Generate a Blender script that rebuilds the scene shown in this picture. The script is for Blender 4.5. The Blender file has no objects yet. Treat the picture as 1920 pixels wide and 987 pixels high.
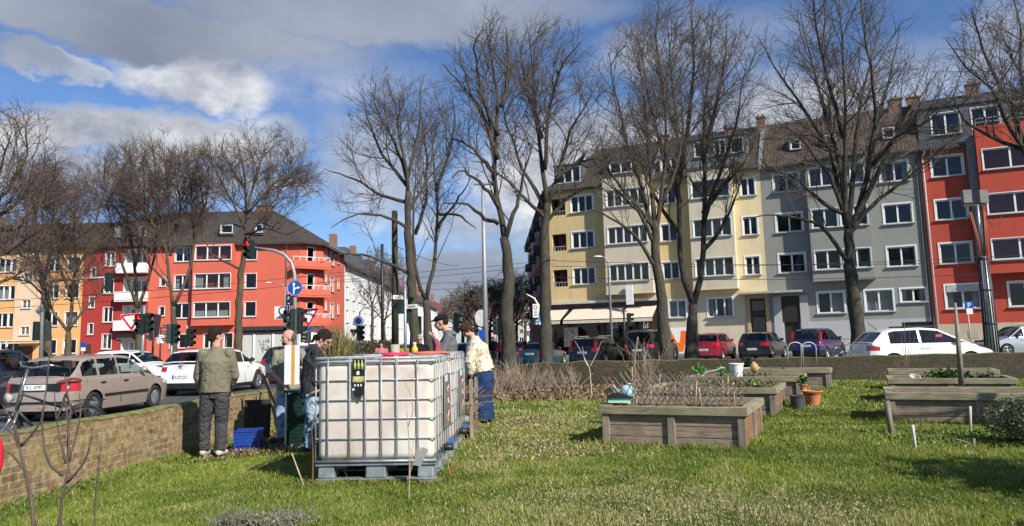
import bpy, bmesh, math, random
import numpy as np
from mathutils import Vector, Matrix, Euler
R = math.radians
PI = math.pi
scene = bpy.context.scene
COL = scene.collection
random.seed(7)

# ---------------------------------------------------------------- camera maths
FPX, PPX, PPY = 1400.0, 960.0, 463.0
PITCH, ROLL, CAMH = R(7.2), R(1.4), 1.5
_fw = Vector((0, math.cos(PITCH), math.sin(PITCH)))
_u0 = Vector((0, -math.sin(PITCH), math.cos(PITCH)))
_r0 = Vector((1, 0, 0))
_rt = _r0 * math.cos(ROLL) - _u0 * math.sin(ROLL)
_up = _r0 * math.sin(ROLL) + _u0 * math.cos(ROLL)
def P(px, py, Y):
    """world point at distance Y seen at photo pixel (1920 wide)"""
    d = _fw + _rt * ((px - PPX) / FPX) + _up * ((PPY - py) / FPX)
    return Vector((0, 0, CAMH)) + d * (Y / d.y)
def XY(px, Y, py=640):
    q = P(px, py, Y)
    return q.x, Y
def smooth(t):
    t = max(0.0, min(1.0, t)); return t * t * (3 - 2 * t)
def GZ(x, y):
    """ground height"""
    return 0.17 * smooth((x + 4.5) / (2.7 + max(0, y - 14) * 0.5))

# ---------------------------------------------------------------- materials
MATS = {}
def _new(name):
    m = bpy.data.materials.new(name); m.use_nodes = True
    nt = m.node_tree; b = nt.nodes['Principled BSDF']
    return m, nt, b
def N(nt, t, **kw):
    n = nt.nodes.new(t)
    for k, v in kw.items():
        if k in n.inputs.keys(): n.inputs[k].default_value = v
        else: setattr(n, k, v)
    return n
def L(nt, a, b): nt.links.new(a, b)
def ramp(nt, fac, stops):
    r = nt.nodes.new('ShaderNodeValToRGB')
    while len(r.color_ramp.elements) < len(stops): r.color_ramp.elements.new(0.5)
    for e, (p, c) in zip(r.color_ramp.elements, stops):
        e.position = p; e.color = tuple(c) + (1,) if len(c) == 3 else c
    L(nt, fac, r.inputs[0]); return r
def mixc(nt, fac, a, b, mode='MIX'):
    m = nt.nodes.new('ShaderNodeMix'); m.data_type = 'RGBA'; m.blend_type = mode
    for sock, v in ((m.inputs[0], fac), (m.inputs[6], a), (m.inputs[7], b)):
        if hasattr(v, 'links'): L(nt, v, sock)
        elif isinstance(v, (int, float)): sock.default_value = v
        else: sock.default_value = tuple(v) + (1,) if len(v) == 3 else v
    return m.outputs[2]
def math_(nt, op, a, b=None, c=None):
    m = nt.nodes.new('ShaderNodeMath'); m.operation = op
    for i, v in enumerate((a, b, c)):
        if v is None: continue
        if hasattr(v, 'links'): L(nt, v, m.inputs[i])
        else: m.inputs[i].default_value = v
    return m.outputs[0]
def coords(nt, kind='Object', scale=(1, 1, 1), rot=(0, 0, 0)):
    tc = nt.nodes.new('ShaderNodeTexCoord'); mp = nt.nodes.new('ShaderNodeMapping')
    mp.inputs['Scale'].default_value = scale; mp.inputs['Rotation'].default_value = rot
    L(nt, tc.outputs[kind], mp.inputs[0]); return mp.outputs[0]
def noise(nt, vec, scale, detail=4, rough=0.6, dist=0.0):
    n = N(nt, 'ShaderNodeTexNoise', Scale=scale, Detail=detail, Roughness=rough, Distortion=dist)
    L(nt, vec, n.inputs['Vector']); return n.outputs['Fac']
def bump(nt, b, h, strength=0.4, dist=0.02):
    bp = N(nt, 'ShaderNodeBump', Strength=strength, Distance=dist)
    L(nt, h, bp.inputs['Height']); L(nt, bp.outputs[0], b.inputs['Normal'])
def mat(name, col, rough=0.75, metal=0.0, var=0.18, scale=6.0, bmp=0.0, bscale=40.0, coat=0.0, emit=None, estr=1.0,
        col2=None, spec=None, stretch=(1, 1, 1), aniso=None):
    if name in MATS: return MATS[name]
    m, nt, b = _new(name)
    v = coords(nt, 'Object', stretch)
    n = noise(nt, v, scale)
    lo = [c * (1 - var) for c in col]; hi = [min(1, c * (1 + var)) for c in (col2 or col)]
    r = ramp(nt, n, [(0.32, lo), (0.68, hi)])
    L(nt, r.outputs[0], b.inputs['Base Color'])
    b.inputs['Roughness'].default_value = rough; b.inputs['Metallic'].default_value = metal
    if coat: b.inputs['Coat Weight'].default_value = coat; b.inputs['Coat Roughness'].default_value = 0.06
    if spec is not None: b.inputs['Specular IOR Level'].default_value = spec
    if bmp: bump(nt, b, noise(nt, v, bscale, 5), bmp, 0.02)
    if emit: b.inputs['Emission Color'].default_value = tuple(emit) + (1,); b.inputs['Emission Strength'].default_value = estr
    MATS[name] = m; return m

# ---------------------------------------------------------------- mesh builder
class MB:
    def __init__(s, M=None): s.v = []; s.f = []; s.mi = []; s.cur = 0; s.M = M or Matrix.Identity(4); s.sm = []; s.smooth = False
    def add(s, vs, fs):
        o = len(s.v); M = s.M
        s.v += [tuple(M @ Vector(p)) for p in vs]
        for f in fs: s.f.append(tuple(i + o for i in f)); s.mi.append(s.cur); s.sm.append(s.smooth)
    def quad(s, a, b, c, d): s.add([a, b, c, d], [(0, 1, 2, 3)])
    def box(s, cx, cy, cz, sx, sy, sz, rot=None, taper=1.0):
        x, y, z = sx / 2, sy / 2, sz / 2
        vs = [(-x, -y, -z), (x, -y, -z), (x, y, -z), (-x, y, -z),
              (-x * taper, -y * taper, z), (x * taper, -y * taper, z), (x * taper, y * taper, z), (-x * taper, y * taper, z)]
        if rot is not None:
            Rm = Euler(rot).to_matrix() if not isinstance(rot, Matrix) else rot
            vs = [Rm @ Vector(p) for p in vs]
        vs = [(p[0] + cx, p[1] + cy, p[2] + cz) for p in vs]
        s.add(vs, [(0, 3, 2, 1), (4, 5, 6, 7), (0, 1, 5, 4), (1, 2, 6, 5), (2, 3, 7, 6), (3, 0, 4, 7)])
    def b2(s, x0, x1, y0, y1, z0, z1): s.box((x0 + x1) / 2, (y0 + y1) / 2, (z0 + z1) / 2, abs(x1 - x0), abs(y1 - y0), abs(z1 - z0))
    def bar(s, p0, p1, w, h=None, upv=(0, 0, 1)):
        h = h or w; p0 = Vector(p0); p1 = Vector(p1); d = (p1 - p0).normalized()
        a = d.cross(Vector(upv))
        if a.length < 1e-4: a = d.cross(Vector((1, 0, 0)))
        a.normalize(); b = a.cross(d)
        vs = []
        for p in (p0, p1):
            for (i, j) in ((-1, -1), (1, -1), (1, 1), (-1, 1)): vs.append(p + a * (i * w / 2) + b * (j * h / 2))
        s.add(vs, [(0, 3, 2, 1), (4, 5, 6, 7), (0, 1, 5, 4), (1, 2, 6, 5), (2, 3, 7, 6), (3, 0, 4, 7)])
    def tube(s, pts, rad, n=6, cap=True):
        pts = [Vector(p) for p in pts]; k = len(pts)
        if not isinstance(rad, (list, tuple)): rad = [rad] * k
        vs = []; ref = None
        for i, p in enumerate(pts):
            d = (pts[min(i + 1, k - 1)] - pts[max(i - 1, 0)])
            if d.length < 1e-9: d = Vector((0, 0, 1))
            d.normalize()
            if ref is None:
                ref = Vector((1, 0, 0)) if abs(d.x) < 0.8 else Vector((0, 1, 0))
            a = ref - d * ref.dot(d)
            if a.length < 1e-4: a = Vector((0, 1, 0)) - d * d.y
            a.normalize(); ref = a; b = d.cross(a)
            for j in range(n):
                t = 2 * PI * j / n; vs.append(p + (a * math.cos(t) + b * math.sin(t)) * rad[i])
        fs = []
        for i in range(k - 1):
            for j in range(n):
                j2 = (j + 1) % n; fs.append((i * n + j, i * n + j2, (i + 1) * n + j2, (i + 1) * n + j))
        if cap: fs.append(tuple(range(n - 1, -1, -1))); fs.append(tuple(range((k - 1) * n, k * n)))
        sm = s.smooth; s.smooth = n > 4; s.add(vs, fs); s.smooth = sm
    def lathe(s, prof, c=(0, 0, 0), n=16, M=None):
        vs = []; k = len(prof)
        for (r, z) in prof:
            for j in range(n):
                t = 2 * PI * j / n; p = Vector((r * math.cos(t), r * math.sin(t), z))
                if M: p = M @ p
                vs.append((p[0] + c[0], p[1] + c[1], p[2] + c[2]))
        fs = []
        for i in range(k - 1):
            for j in range(n):
                j2 = (j + 1) % n; fs.append((i * n + j, i * n + j2, (i + 1) * n + j2, (i + 1) * n + j))
        sm = s.smooth; s.smooth = True; s.add(vs, fs); s.smooth = sm
    def disc(s, c, r, nrm=(0, -1, 0), th=0.0, n=20):
        c = Vector(c); d = Vector(nrm).normalized()
        s.tube([c, c + d * max(th, 0.001)], r, n)
    def prism(s, poly, y0, y1, axis='y'):
        def m(a, b, c):
            return {'y': (a, c, b), 'x': (c, a, b), 'z': (a, b, c)}[axis]
        k = len(poly); vs = [m(a, b, y0) for a, b in poly] + [m(a, b, y1) for a, b in poly]
        fs = [tuple(range(k)), tuple(range(2 * k - 1, k - 1, -1))] + [(i, (i + 1) % k, k + (i + 1) % k, k + i) for i in range(k)]
        s.add(vs, fs)
    def ball(s, c, r, n=10, sc=(1, 1, 1), M=None):
        vs = []; fs = []; m = max(4, n // 2 + 1)
        for i in range(m + 1):
            ph = PI * i / m
            for j in range(n):
                t = 2 * PI * j / n
                p = Vector((math.sin(ph) * math.cos(t) * r * sc[0], math.sin(ph) * math.sin(t) * r * sc[1], math.cos(ph) * r * sc[2]))
                if M: p = M @ p
                vs.append((p[0] + c[0], p[1] + c[1], p[2] + c[2]))
        for i in range(m):
            for j in range(n):
                j2 = (j + 1) % n; fs.append((i * n + j, (i + 1) * n + j, (i + 1) * n + j2, i * n + j2))
        sm = s.smooth; s.smooth = True; s.add(vs, fs); s.smooth = sm
    def mesh(s, name, mats):
        me = bpy.data.meshes.new(name); me.from_pydata(s.v, [], s.f)
        for m in (mats if isinstance(mats, (list, tuple)) else [mats]): me.materials.append(m)
        me.polygons.foreach_set('material_index', s.mi); me.polygons.foreach_set('use_smooth', s.sm)
        me.update(); return me
    def build(s, name, mats, parent=None, bevel=0, loc=None, rot=None):
        o = bpy.data.objects.new(name, s.mesh(name, mats)); COL.objects.link(o)
        if parent: o.parent = parent
        if loc is not None: o.location = loc
        if rot is not None: o.rotation_euler = rot
        if bevel:
            md = o.modifiers.new('b', 'BEVEL'); md.width = bevel; md.segments = 2; md.limit_method = 'ANGLE'
        return o
def numesh(name, V, F, mats, parent=None, smooth=False, mi=None):
    me = bpy.data.meshes.new(name); V = np.asarray(V, dtype=np.float32); F = np.asarray(F, dtype=np.int32)
    k = F.shape[1]
    me.vertices.add(len(V)); me.vertices.foreach_set('co', V.ravel())
    me.loops.add(F.size); me.loops.foreach_set('vertex_index', F.ravel())
    me.polygons.add(len(F)); me.polygons.foreach_set('loop_start', np.arange(0, F.size, k, dtype=np.int32))
    for m in (mats if isinstance(mats, (list, tuple)) else [mats]): me.materials.append(m)
    if mi is not None: me.polygons.foreach_set('material_index', np.asarray(mi, dtype=np.int32))
    if smooth: me.polygons.foreach_set('use_smooth', np.ones(len(F), dtype=bool))
    me.update(calc_edges=True)
    o = bpy.data.objects.new(name, me); COL.objects.link(o)
    if parent: o.parent = parent
    return o
def meshobj(name, me, parent=None, loc=(0, 0, 0), rot=(0, 0, 0)):
    o = bpy.data.objects.new(name, me); COL.objects.link(o); o.parent = parent; o.location = loc; o.rotation_euler = rot
    return o
def tag(o, label=None, cat=None, group=None, kind=None):
    if label: o['label'] = label
    if cat: o['category'] = cat
    if group: o['group'] = group
    if kind: o['kind'] = kind
    return o
def thing(name, label, cat, loc=(0, 0, 0), rz=0, group=None, rot=None):
    o = bpy.data.objects.new(name, None); COL.objects.link(o); o.empty_display_size = 0.2
    o.location = loc; o.rotation_euler = rot or (0, 0, rz)
    return tag(o, label, cat, group)
def textmesh(mb, s, x, z, h, y=-0.004, stretch=1.0, align='CENTER'):
    """lettering in the local xz plane at depth y, facing -y, added to a builder"""
    cu = bpy.data.curves.new('t', 'FONT'); cu.body = s; cu.size = h; cu.align_x = align; cu.align_y = 'CENTER'; cu.extrude = 0.0015
    ob = bpy.data.objects.new('t', cu); COL.objects.link(ob)
    dg = bpy.context.evaluated_depsgraph_get(); me = bpy.data.meshes.new_from_object(ob.evaluated_get(dg))
    mb.add([(x + v.co.x * stretch, y - v.co.z, z + v.co.y) for v in me.vertices], [tuple(p.vertices) for p in me.polygons])
    bpy.data.objects.remove(ob); bpy.data.meshes.remove(me)

# ---------------------------------------------------------------- camera, sun, sky
cam_d = bpy.data.cameras.new('camera'); cam = bpy.data.objects.new('camera', cam_d); COL.objects.link(cam)
cam_d.sensor_width = 36; cam_d.lens = 36 * FPX / 1920; cam_d.clip_end = 3000; cam_d.clip_start = 0.05
cam_d.shift_y = -(493.5 - PPY) / 1920
Mc = Matrix((_rt, _up, -_fw)).transposed().to_4x4(); Mc.translation = Vector((0, 0, CAMH))
cam.matrix_world = Mc; scene.camera = cam
SUN_H = Vector((0.66, -0.75)).normalized(); SUN_EL = R(37)
sun_dir = Vector((SUN_H.x * math.cos(SUN_EL), SUN_H.y * math.cos(SUN_EL), math.sin(SUN_EL)))
sl = bpy.data.lights.new('sun', 'SUN'); sl.energy = 4.9; sl.angle = R(0.53); sl.color = (1.0, 0.94, 0.85)
so = bpy.data.objects.new('sun', sl); COL.objects.link(so)
so.rotation_euler = sun_dir.to_track_quat('Z', 'Y').to_euler(); so.location = (20, -20, 30)
scene.view_settings.view_transform = 'Standard'; scene.view_settings.look = 'None'
scene.view_settings.exposure = 0.48; scene.view_settings.gamma = 1.0

def build_world():
    w = bpy.data.worlds.new('World'); scene.world = w; w.use_nodes = True; nt = w.node_tree
    bg = nt.nodes['Background']
    sky = nt.nodes.new('ShaderNodeTexSky'); sky.sky_type = 'NISHITA'; sky.sun_disc = False
    sky.sun_elevation = SUN_EL; sky.sun_rotation = math.atan2(SUN_H.x, SUN_H.y)
    sky.air_density = 1.0; sky.dust_density = 0.3; sky.ozone_density = 2.5
    tc = nt.nodes.new('ShaderNodeTexCoord'); sep = nt.nodes.new('ShaderNodeSeparateXYZ'); L(nt, tc.outputs['Generated'], sep.inputs[0])
    X, Y, Z = sep.outputs
    # azimuth / elevation coordinates in degrees
    az = math_(nt, 'MULTIPLY', math_(nt, 'ARCTAN2', X, Y), 180 / PI)
    el = math_(nt, 'MULTIPLY', math_(nt, 'ARCSINE', Z), 180 / PI)
    # warp with noise so that outlines break up
    vec = nt.nodes.new('ShaderNodeCombineXYZ'); L(nt, math_(nt, 'MULTIPLY', az, 0.095), vec.inputs[0]); L(nt, math_(nt, 'MULTIPLY', el, 0.15), vec.inputs[1])
    n1 = noise(nt, vec.outputs[0], 1.0, 9, 0.6, 0.0)
    v2 = nt.nodes.new('ShaderNodeVectorMath'); v2.operation = 'ADD'; L(nt, vec.outputs[0], v2.inputs[0]); v2.inputs[1].default_value = (7.3, 3.1, 1.7)
    n2 = noise(nt, v2.outputs[0], 1.9, 10, 0.62, 0.1)
    v3 = nt.nodes.new('ShaderNodeVectorMath'); v3.operation = 'ADD'; L(nt, vec.outputs[0], v3.inputs[0]); v3.inputs[1].default_value = (-4.3, 9.1, 2.7)
    n3 = noise(nt, v3.outputs[0], 0.7, 4, 0.5)
    wa = math_(nt, 'ADD', az, math_(nt, 'MULTIPLY', math_(nt, 'SUBTRACT', n1, 0.5), 10))
    we = math_(nt, 'ADD', el, math_(nt, 'MULTIPLY', math_(nt, 'SUBTRACT', n2, 0.5), 5))
    def blob(a, e, ra, re, k=1.0, hard=1.0):
        da = math_(nt, 'DIVIDE', math_(nt, 'SUBTRACT', wa, a), ra); de = math_(nt, 'DIVIDE', math_(nt, 'SUBTRACT', we, e), re)
        d = math_(nt, 'ADD', math_(nt, 'MULTIPLY', da, da), math_(nt, 'MULTIPLY', de, de))
        r = math_(nt, 'MULTIPLY', math_(nt, 'SUBTRACT', 1.0, d), hard * 2.2)
        c = nt.nodes.new('ShaderNodeClamp'); L(nt, r, c.inputs[0])
        return math_(nt, 'MULTIPLY', c.outputs[0], k)
    def union(*bs):
        o = bs[0]
        for b in bs[1:]: o = math_(nt, 'MAXIMUM', o, b)
        return o
    white = union(*[blob(*b) for b in CLOUD_WHITE])
    dark = union(*[blob(*b) for b in CLOUD_DARK])
    general = nt.nodes.new('ShaderNodeMapRange'); L(nt, n1, general.inputs[0])
    general.inputs[1].default_value = 0.5; general.inputs[2].default_value = 0.72
    fade = math_(nt, 'MULTIPLY', general.outputs[0], 0.55)
    # white cloud colour has its own relief
    r = ramp(nt, n2, [(0.33, (3.0, 3.3, 4.1)), (0.5, (5.0, 5.2, 5.8)), (0.66, (8.2, 8.3, 8.5))])
    rd = ramp(nt, n3, [(0.3, (2.2, 2.55, 3.4)), (0.55, (3.4, 3.8, 4.7)), (0.72, (5.0, 5.4, 6.2))])
    skyc = mixc(nt, 1.0, sky.outputs[0], (0.74, 0.90, 1.16), 'MULTIPLY')
    c1 = mixc(nt, fade, skyc, (3.7, 4.3, 5.6))
    c2 = mixc(nt, white, c1, r.outputs[0])
    c3 = mixc(nt, dark, c2, rd.outputs[0])
    L(nt, c3, bg.inputs[0]); bg.inputs[1].default_value = SKY_STR
# (azimuth, elevation, radius_az, radius_el, weight, edge)
def AE(px, py):
    d = P(px, py, 1.0) - Vector((0, 0, CAMH)); d.normalize(); return math.degrees(math.atan2(d.x, d.y)), math.degrees(math.asin(d.z))
def blobpx(px, py, rx, ry, k=1.0, hard=1.0):
    a, e = AE(px, py); a2, e2 = AE(px + rx, py - ry); a3, e3 = AE(px + rx, py)
    a4, e4 = AE(px, py - ry)
    return (a, e, abs(a3 - a), abs(e4 - e), k, hard)
SKY_STR = 0.079
CLOUD_WHITE = [blobpx(380, 155, 175, 62, .95, .7), blobpx(110, 125, 130, 34, .8), blobpx(300, 258, 300, 55, 1, .7), blobpx(60, 260, 130, 50, 1),
               blobpx(480, 260, 120, 60, .7), blobpx(700, 330, 130, 120, .8, .5), blobpx(1130, 330, 330, 150, 1, .6), blobpx(1480, 210, 260, 90, .9, .5),
               blobpx(1190, 110, 120, 60, .6, .5), blobpx(1700, 150, 200, 80, .45, .5), blobpx(900, 420, 180, 50, .8, .5), blobpx(1880, 80, 120, 100, .6, .5), blobpx(200, 330, 500, 45, .9, .5), blobpx(640, 150, 200, 50, .45, .4), blobpx(1350, 90, 200, 90, .4, .4)]
CLOUD_DARK = [blobpx(150, 35, 620, 70, 1, .9), blobpx(700, 25, 520, 75, .9, .7), blobpx(30, 110, 120, 28, .6), blobpx(880, 535, 260, 75, 1, .8), blobpx(1800, 260, 300, 60, .8, .6),
              blobpx(1050, 480, 300, 60, .5, .5), (30, 62, 60, 12, .6, .5), (-120, 40, 50, 20, .5, .6), (120, 35, 50, 14, .5, .6)]
build_world()
# ---------------------------------------------------------------- special materials
def m_brick(name, c1, c2, mortar, moss, mossamt=0.5, horizontal='xz', dark=1.0):
    m, nt, b = _new(name)
    tc = nt.nodes.new('ShaderNodeTexCoord'); br = nt.nodes.new('ShaderNodeTexBrick')
    wn = N(nt, 'ShaderNodeTexNoise', Scale=7.0, Detail=3.0); L(nt, tc.outputs['UV'], wn.inputs['Vector'])
    wv = nt.nodes.new('ShaderNodeVectorMath'); wv.operation = 'SCALE'; L(nt, wn.outputs['Color'], wv.inputs[0]); wv.inputs['Scale'].default_value = 0.035
    wa = nt.nodes.new('ShaderNodeVectorMath'); wa.operation = 'ADD'; L(nt, tc.outputs['UV'], wa.inputs[0]); L(nt, wv.outputs[0], wa.inputs[1]); L(nt, wa.outputs[0], br.inputs['Vector'])
    br.inputs['Scale'].default_value = 1.0; br.inputs['Brick Width'].default_value = 0.235; br.inputs['Row Height'].default_value = 0.078
    br.inputs['Mortar Size'].default_value = 0.010; br.inputs['Bias'].default_value = 0.0
    br.inputs['Color1'].default_value = tuple(c1) + (1,); br.inputs['Color2'].default_value = tuple(c2) + (1,); br.inputs['Mortar'].default_value = tuple(mortar) + (1,)
    v = coords(nt, 'Object'); n = noise(nt, v, 2.2, 8, 0.7); n2 = noise(nt, v, 13, 6, 0.7); n3 = noise(nt, v, 5.0, 3)
    c = mixc(nt, 0.95, br.outputs['Color'], ramp(nt, n2, [(0.3, (0.22, 0.21, 0.19)), (0.62, (1, 1, 1))]).outputs[0], 'MULTIPLY')
    r = ramp(nt, n3, [(0.62, (0, 0, 0)), (0.68, (1, 1, 1))])
    c = mixc(nt, math_(nt, 'MULTIPLY', r.outputs[0], 0.55), c, (0.20, 0.055, 0.03))
    mf = ramp(nt, n, [(0.40, (0, 0, 0)), (0.62, (1, 1, 1))])
    c = mixc(nt, math_(nt, 'MULTIPLY', mf.outputs[0], mossamt), c, ramp(nt, n2, [(0.3, [x * 0.6 for x in moss]), (0.7, moss)]).outputs[0])
    L(nt, c, b.inputs['Base Color']); b.inputs['Roughness'].default_value = 0.95
    h = math_(nt, 'ADD', math_(nt, 'MULTIPLY', br.outputs['Fac'], -0.8), math_(nt, 'MULTIPLY', n2, 1.1))
    bump(nt, b, h, 0.9, 0.015); MATS[name] = m; return m
def m_tiles(name, c1, c2, sx=0.24, sz=0.30):
    m, nt, b = _new(name)
    tc = nt.nodes.new('ShaderNodeTexCoord'); br = nt.nodes.new('ShaderNodeTexBrick'); L(nt, tc.outputs['UV'], br.inputs['Vector'])
    br.inputs['Scale'].default_value = 1.0; br.inputs['Brick Width'].default_value = sx; br.inputs['Row Height'].default_value = sz; br.offset = 0.0
    br.inputs['Mortar Size'].default_value = 0.03; br.inputs['Mortar Smooth'].default_value = 0.6
    br.inputs['Color1'].default_value = tuple(c1) + (1,); br.inputs['Color2'].default_value = tuple(c2) + (1,)
    br.inputs['Mortar'].default_value = tuple(x * 0.22 for x in c1) + (1,)
    n = noise(nt, coords(nt, 'Object'), 1.2, 6, 0.7)
    c = mixc(nt, 0.7, br.outputs['Color'], ramp(nt, n, [(0.3, (0.45, 0.45, 0.42)), (0.7, (1, 1, 1))]).outputs[0], 'MULTIPLY')
    L(nt, c, b.inputs['Base Color']); b.inputs['Roughness'].default_value = 0.8
    bump(nt, b, math_(nt, 'MULTIPLY', br.outputs['Fac'], -1.0), 0.8, 0.04); MATS[name] = m; return m
def m_plaster(name, col, dirt=0.25, stain=(0.30, 0.27, 0.2)):
    m, nt, b = _new(name); v = coords(nt, 'Object'); vs = coords(nt, 'Object', (1.2, 1.2, 0.22))
    n = noise(nt, v, 0.5, 6, 0.65); n2 = noise(nt, vs, 1.6, 7, 0.7); n3 = noise(nt, v, 30, 3)
    c = mixc(nt, ramp(nt, n, [(0.3, (0, 0, 0)), (0.75, (1, 1, 1))]).outputs[0], [x * 0.90 for x in col], [min(1, x * 1.06) for x in col])
    f = math_(nt, 'MULTIPLY', ramp(nt, n2, [(0.44, (0, 0, 0)), (0.74, (1, 1, 1))]).outputs[0], dirt)
    c = mixc(nt, f, c, stain)
    L(nt, c, b.inputs['Base Color']); b.inputs['Roughness'].default_value = 0.92; b.inputs['Specular IOR Level'].default_value = 0.25
    bump(nt, b, n3, 0.15, 0.01); MATS[name] = m; return m
def m_wood(name, c1, c2, grain=(1, 14, 14), moss=None, rough=0.85, plank=0.0):
    """grain runs along local x by default"""
    m, nt, b = _new(name); v = coords(nt, 'Object', grain)
    tcn = nt.nodes.new('ShaderNodeTexCoord'); oi = nt.nodes.new('ShaderNodeObjectInfo')
    n = noise(nt, v, 2.4, 9, 0.72, 1.2); n2 = noise(nt, coords(nt, 'Object'), 3.1, 5, 0.6)
    c = ramp(nt, n, [(0.28, [x * 0.38 for x in c1]), (0.45, c1), (0.72, c2)]).outputs[0]
    f = ramp(nt, n2, [(0.35, (0.62, 0.62, 0.62)), (0.7, (1.0, 1.0, 1.0))]).outputs[0]
    c = mixc(nt, 1.0, c, f, 'MULTIPLY')
    if moss:
        n3 = noise(nt, coords(nt, 'Object'), 5, 6, 0.7)
        c = mixc(nt, math_(nt, 'MULTIPLY', ramp(nt, n3, [(0.5, (0, 0, 0)), (0.65, (1, 1, 1))]).outputs[0], 0.4), c, moss)
    L(nt, c, b.inputs['Base Color']); b.inputs['Roughness'].default_value = rough
    bump(nt, b, n, 0.5, 0.006); MATS[name] = m; return m
def m_glass(name, tint=(0.75, 0.8, 0.85), boost=1.0, base=0.04, rough=0.015):
    """window glass: mirrors by angle, else lets you look in"""
    m = bpy.data.materials.new(name); m.use_nodes = True; nt = m.node_tree; nt.nodes.clear()
    out = nt.nodes.new('ShaderNodeOutputMaterial'); mx = nt.nodes.new('ShaderNodeMixShader')
    gl = N(nt, 'ShaderNodeBsdfGlossy', Roughness=rough); tr = nt.nodes.new('ShaderNodeBsdfTransparent')
    gl.inputs[0].default_value = (1, 1, 1, 1); tr.inputs[0].default_value = tuple(tint) + (1,)
    lw = nt.nodes.new('ShaderNodeLayerWeight'); lw.inputs[0].default_value = 0.5
    v = coords(nt, 'Object'); n = noise(nt, v, 1.1, 2); bp = N(nt, 'ShaderNodeBump', Strength=0.06, Distance=0.05); L(nt, n, bp.inputs['Height'])
    L(nt, bp.outputs[0], gl.inputs['Normal'])
    f = math_(nt, 'MINIMUM', math_(nt, 'ADD', math_(nt, 'MULTIPLY', math_(nt, 'POWER', lw.outputs['Facing'], 4.5), boost * 0.6), base), 1.0)
    L(nt, f, mx.inputs[0]); L(nt, tr.outputs[0], mx.inputs[1]); L(nt, gl.outputs[0], mx.inputs[2]); L(nt, mx.outputs[0], out.inputs[0])
    MATS[name] = m; return m
def m_ground():
    m, nt, b = _new('garden_soil_grass'); v = coords(nt, 'Object')
    n = noise(nt, v, 0.55, 7, 0.65); n2 = noise(nt, v, 9, 8, 0.75); n3 = noise(nt, v, 45, 5, 0.7)
    g = ramp(nt, n2, [(0.25, (0.022, 0.040, 0.008)), (0.5, (0.055, 0.095, 0.016)), (0.75, (0.11, 0.15, 0.03))]).outputs[0]
    e = ramp(nt, n3, [(0.3, (0.045, 0.03, 0.018)), (0.7, (0.19, 0.15, 0.085))]).outputs[0]
    c = mixc(nt, ramp(nt, n, [(0.56, (0, 0, 0)), (0.68, (1, 1, 1))]).outputs[0], g, e)
    L(nt, c, b.inputs['Base Color']); b.inputs['Roughness'].default_value = 1.0; b.inputs['Specular IOR Level'].default_value = 0.1
    bump(nt, b, n3, 0.8, 0.04); MATS['ground'] = m; return m
def m_attr(name, attr, rough=0.6, trans=0.0, spec=0.3, mul=(1, 1, 1)):
    m, nt, b = _new(name); a = nt.nodes.new('ShaderNodeAttribute'); a.attribute_name = attr
    c = mixc(nt, 1.0, a.outputs['Color'], mul, 'MULTIPLY')
    L(nt, c, b.inputs['Base Color']); b.inputs['Roughness'].default_value = rough; b.inputs['Specular IOR Level'].default_value = spec
    if trans:
        out = nt.nodes['Material Output']; t = nt.nodes.new('ShaderNodeBsdfTranslucent'); L(nt, c, t.inputs[0])
        mx = nt.nodes.new('ShaderNodeMixShader'); mx.inputs[0].default_value = trans
        L(nt, b.outputs[0], mx.inputs[1]); L(nt, t.outputs[0], mx.inputs[2]); L(nt, mx.outputs[0], out.inputs[0])
    MATS[name] = m; return m
def m_bark(name, c1, c2, moss=(0.10, 0.11, 0.035), mossamt=0.5):
    m, nt, b = _new(name); v = coords(nt, 'Object', (1, 1, 0.25)); n = noise(nt, v, 14, 8, 0.75, 0.6); n2 = noise(nt, coords(nt, 'Object'), 1.7, 5)
    c = ramp(nt, n, [(0.3, c1), (0.7, c2)]).outputs[0]
    c = mixc(nt, math_(nt, 'MULTIPLY', ramp(nt, n2, [(0.5, (0, 0, 0)), (0.68, (1, 1, 1))]).outputs[0], mossamt), c, moss)
    L(nt, c, b.inputs['Base Color']); b.inputs['Roughness'].default_value = 0.95; b.inputs['Specular IOR Level'].default_value = 0.15
    bump(nt, b, n, 1.0, 0.05); MATS[name] = m; return m
def m_fabric(name, c1, c2=None, scale=9, rough=0.95, fold=0.5, fscale=7, cols=None):
    m, nt, b = _new(name); v = coords(nt, 'Object'); n = noise(nt, v, scale, 5, 0.6, 0.4)
    if cols: c = ramp(nt, n, cols).outputs[0]
    else: c = ramp(nt, n, [(0.3, c1), (0.7, c2 or [x * 1.3 for x in c1])]).outputs[0]
    L(nt, c, b.inputs['Base Color']); b.inputs['Roughness'].default_value = rough; b.inputs['Specular IOR Level'].default_value = 0.2
    n2 = noise(nt, v, fscale, 3, 0.5, 1.5); bump(nt, b, n2, fold, 0.08); MATS[name] = m; return m
def m_paint(name, col, rough=0.35, coat=0.8, metal=0.0):
    m, nt, b = _new(name); n = noise(nt, coords(nt, 'Object'), 2.5, 6, 0.7)
    c = mixc(nt, ramp(nt, n, [(0.4, (0, 0, 0)), (0.8, (1, 1, 1))]).outputs[0], col, [min(1, x * 0.85 + 0.02) for x in col])
    L(nt, c, b.inputs['Base Color']); b.inputs['Roughness'].default_value = rough; b.inputs['Metallic'].default_value = metal
    b.inputs['Coat Weight'].default_value = coat; b.inputs['Coat Roughness'].default_value = 0.05
    MATS[name] = m; return m

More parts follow.
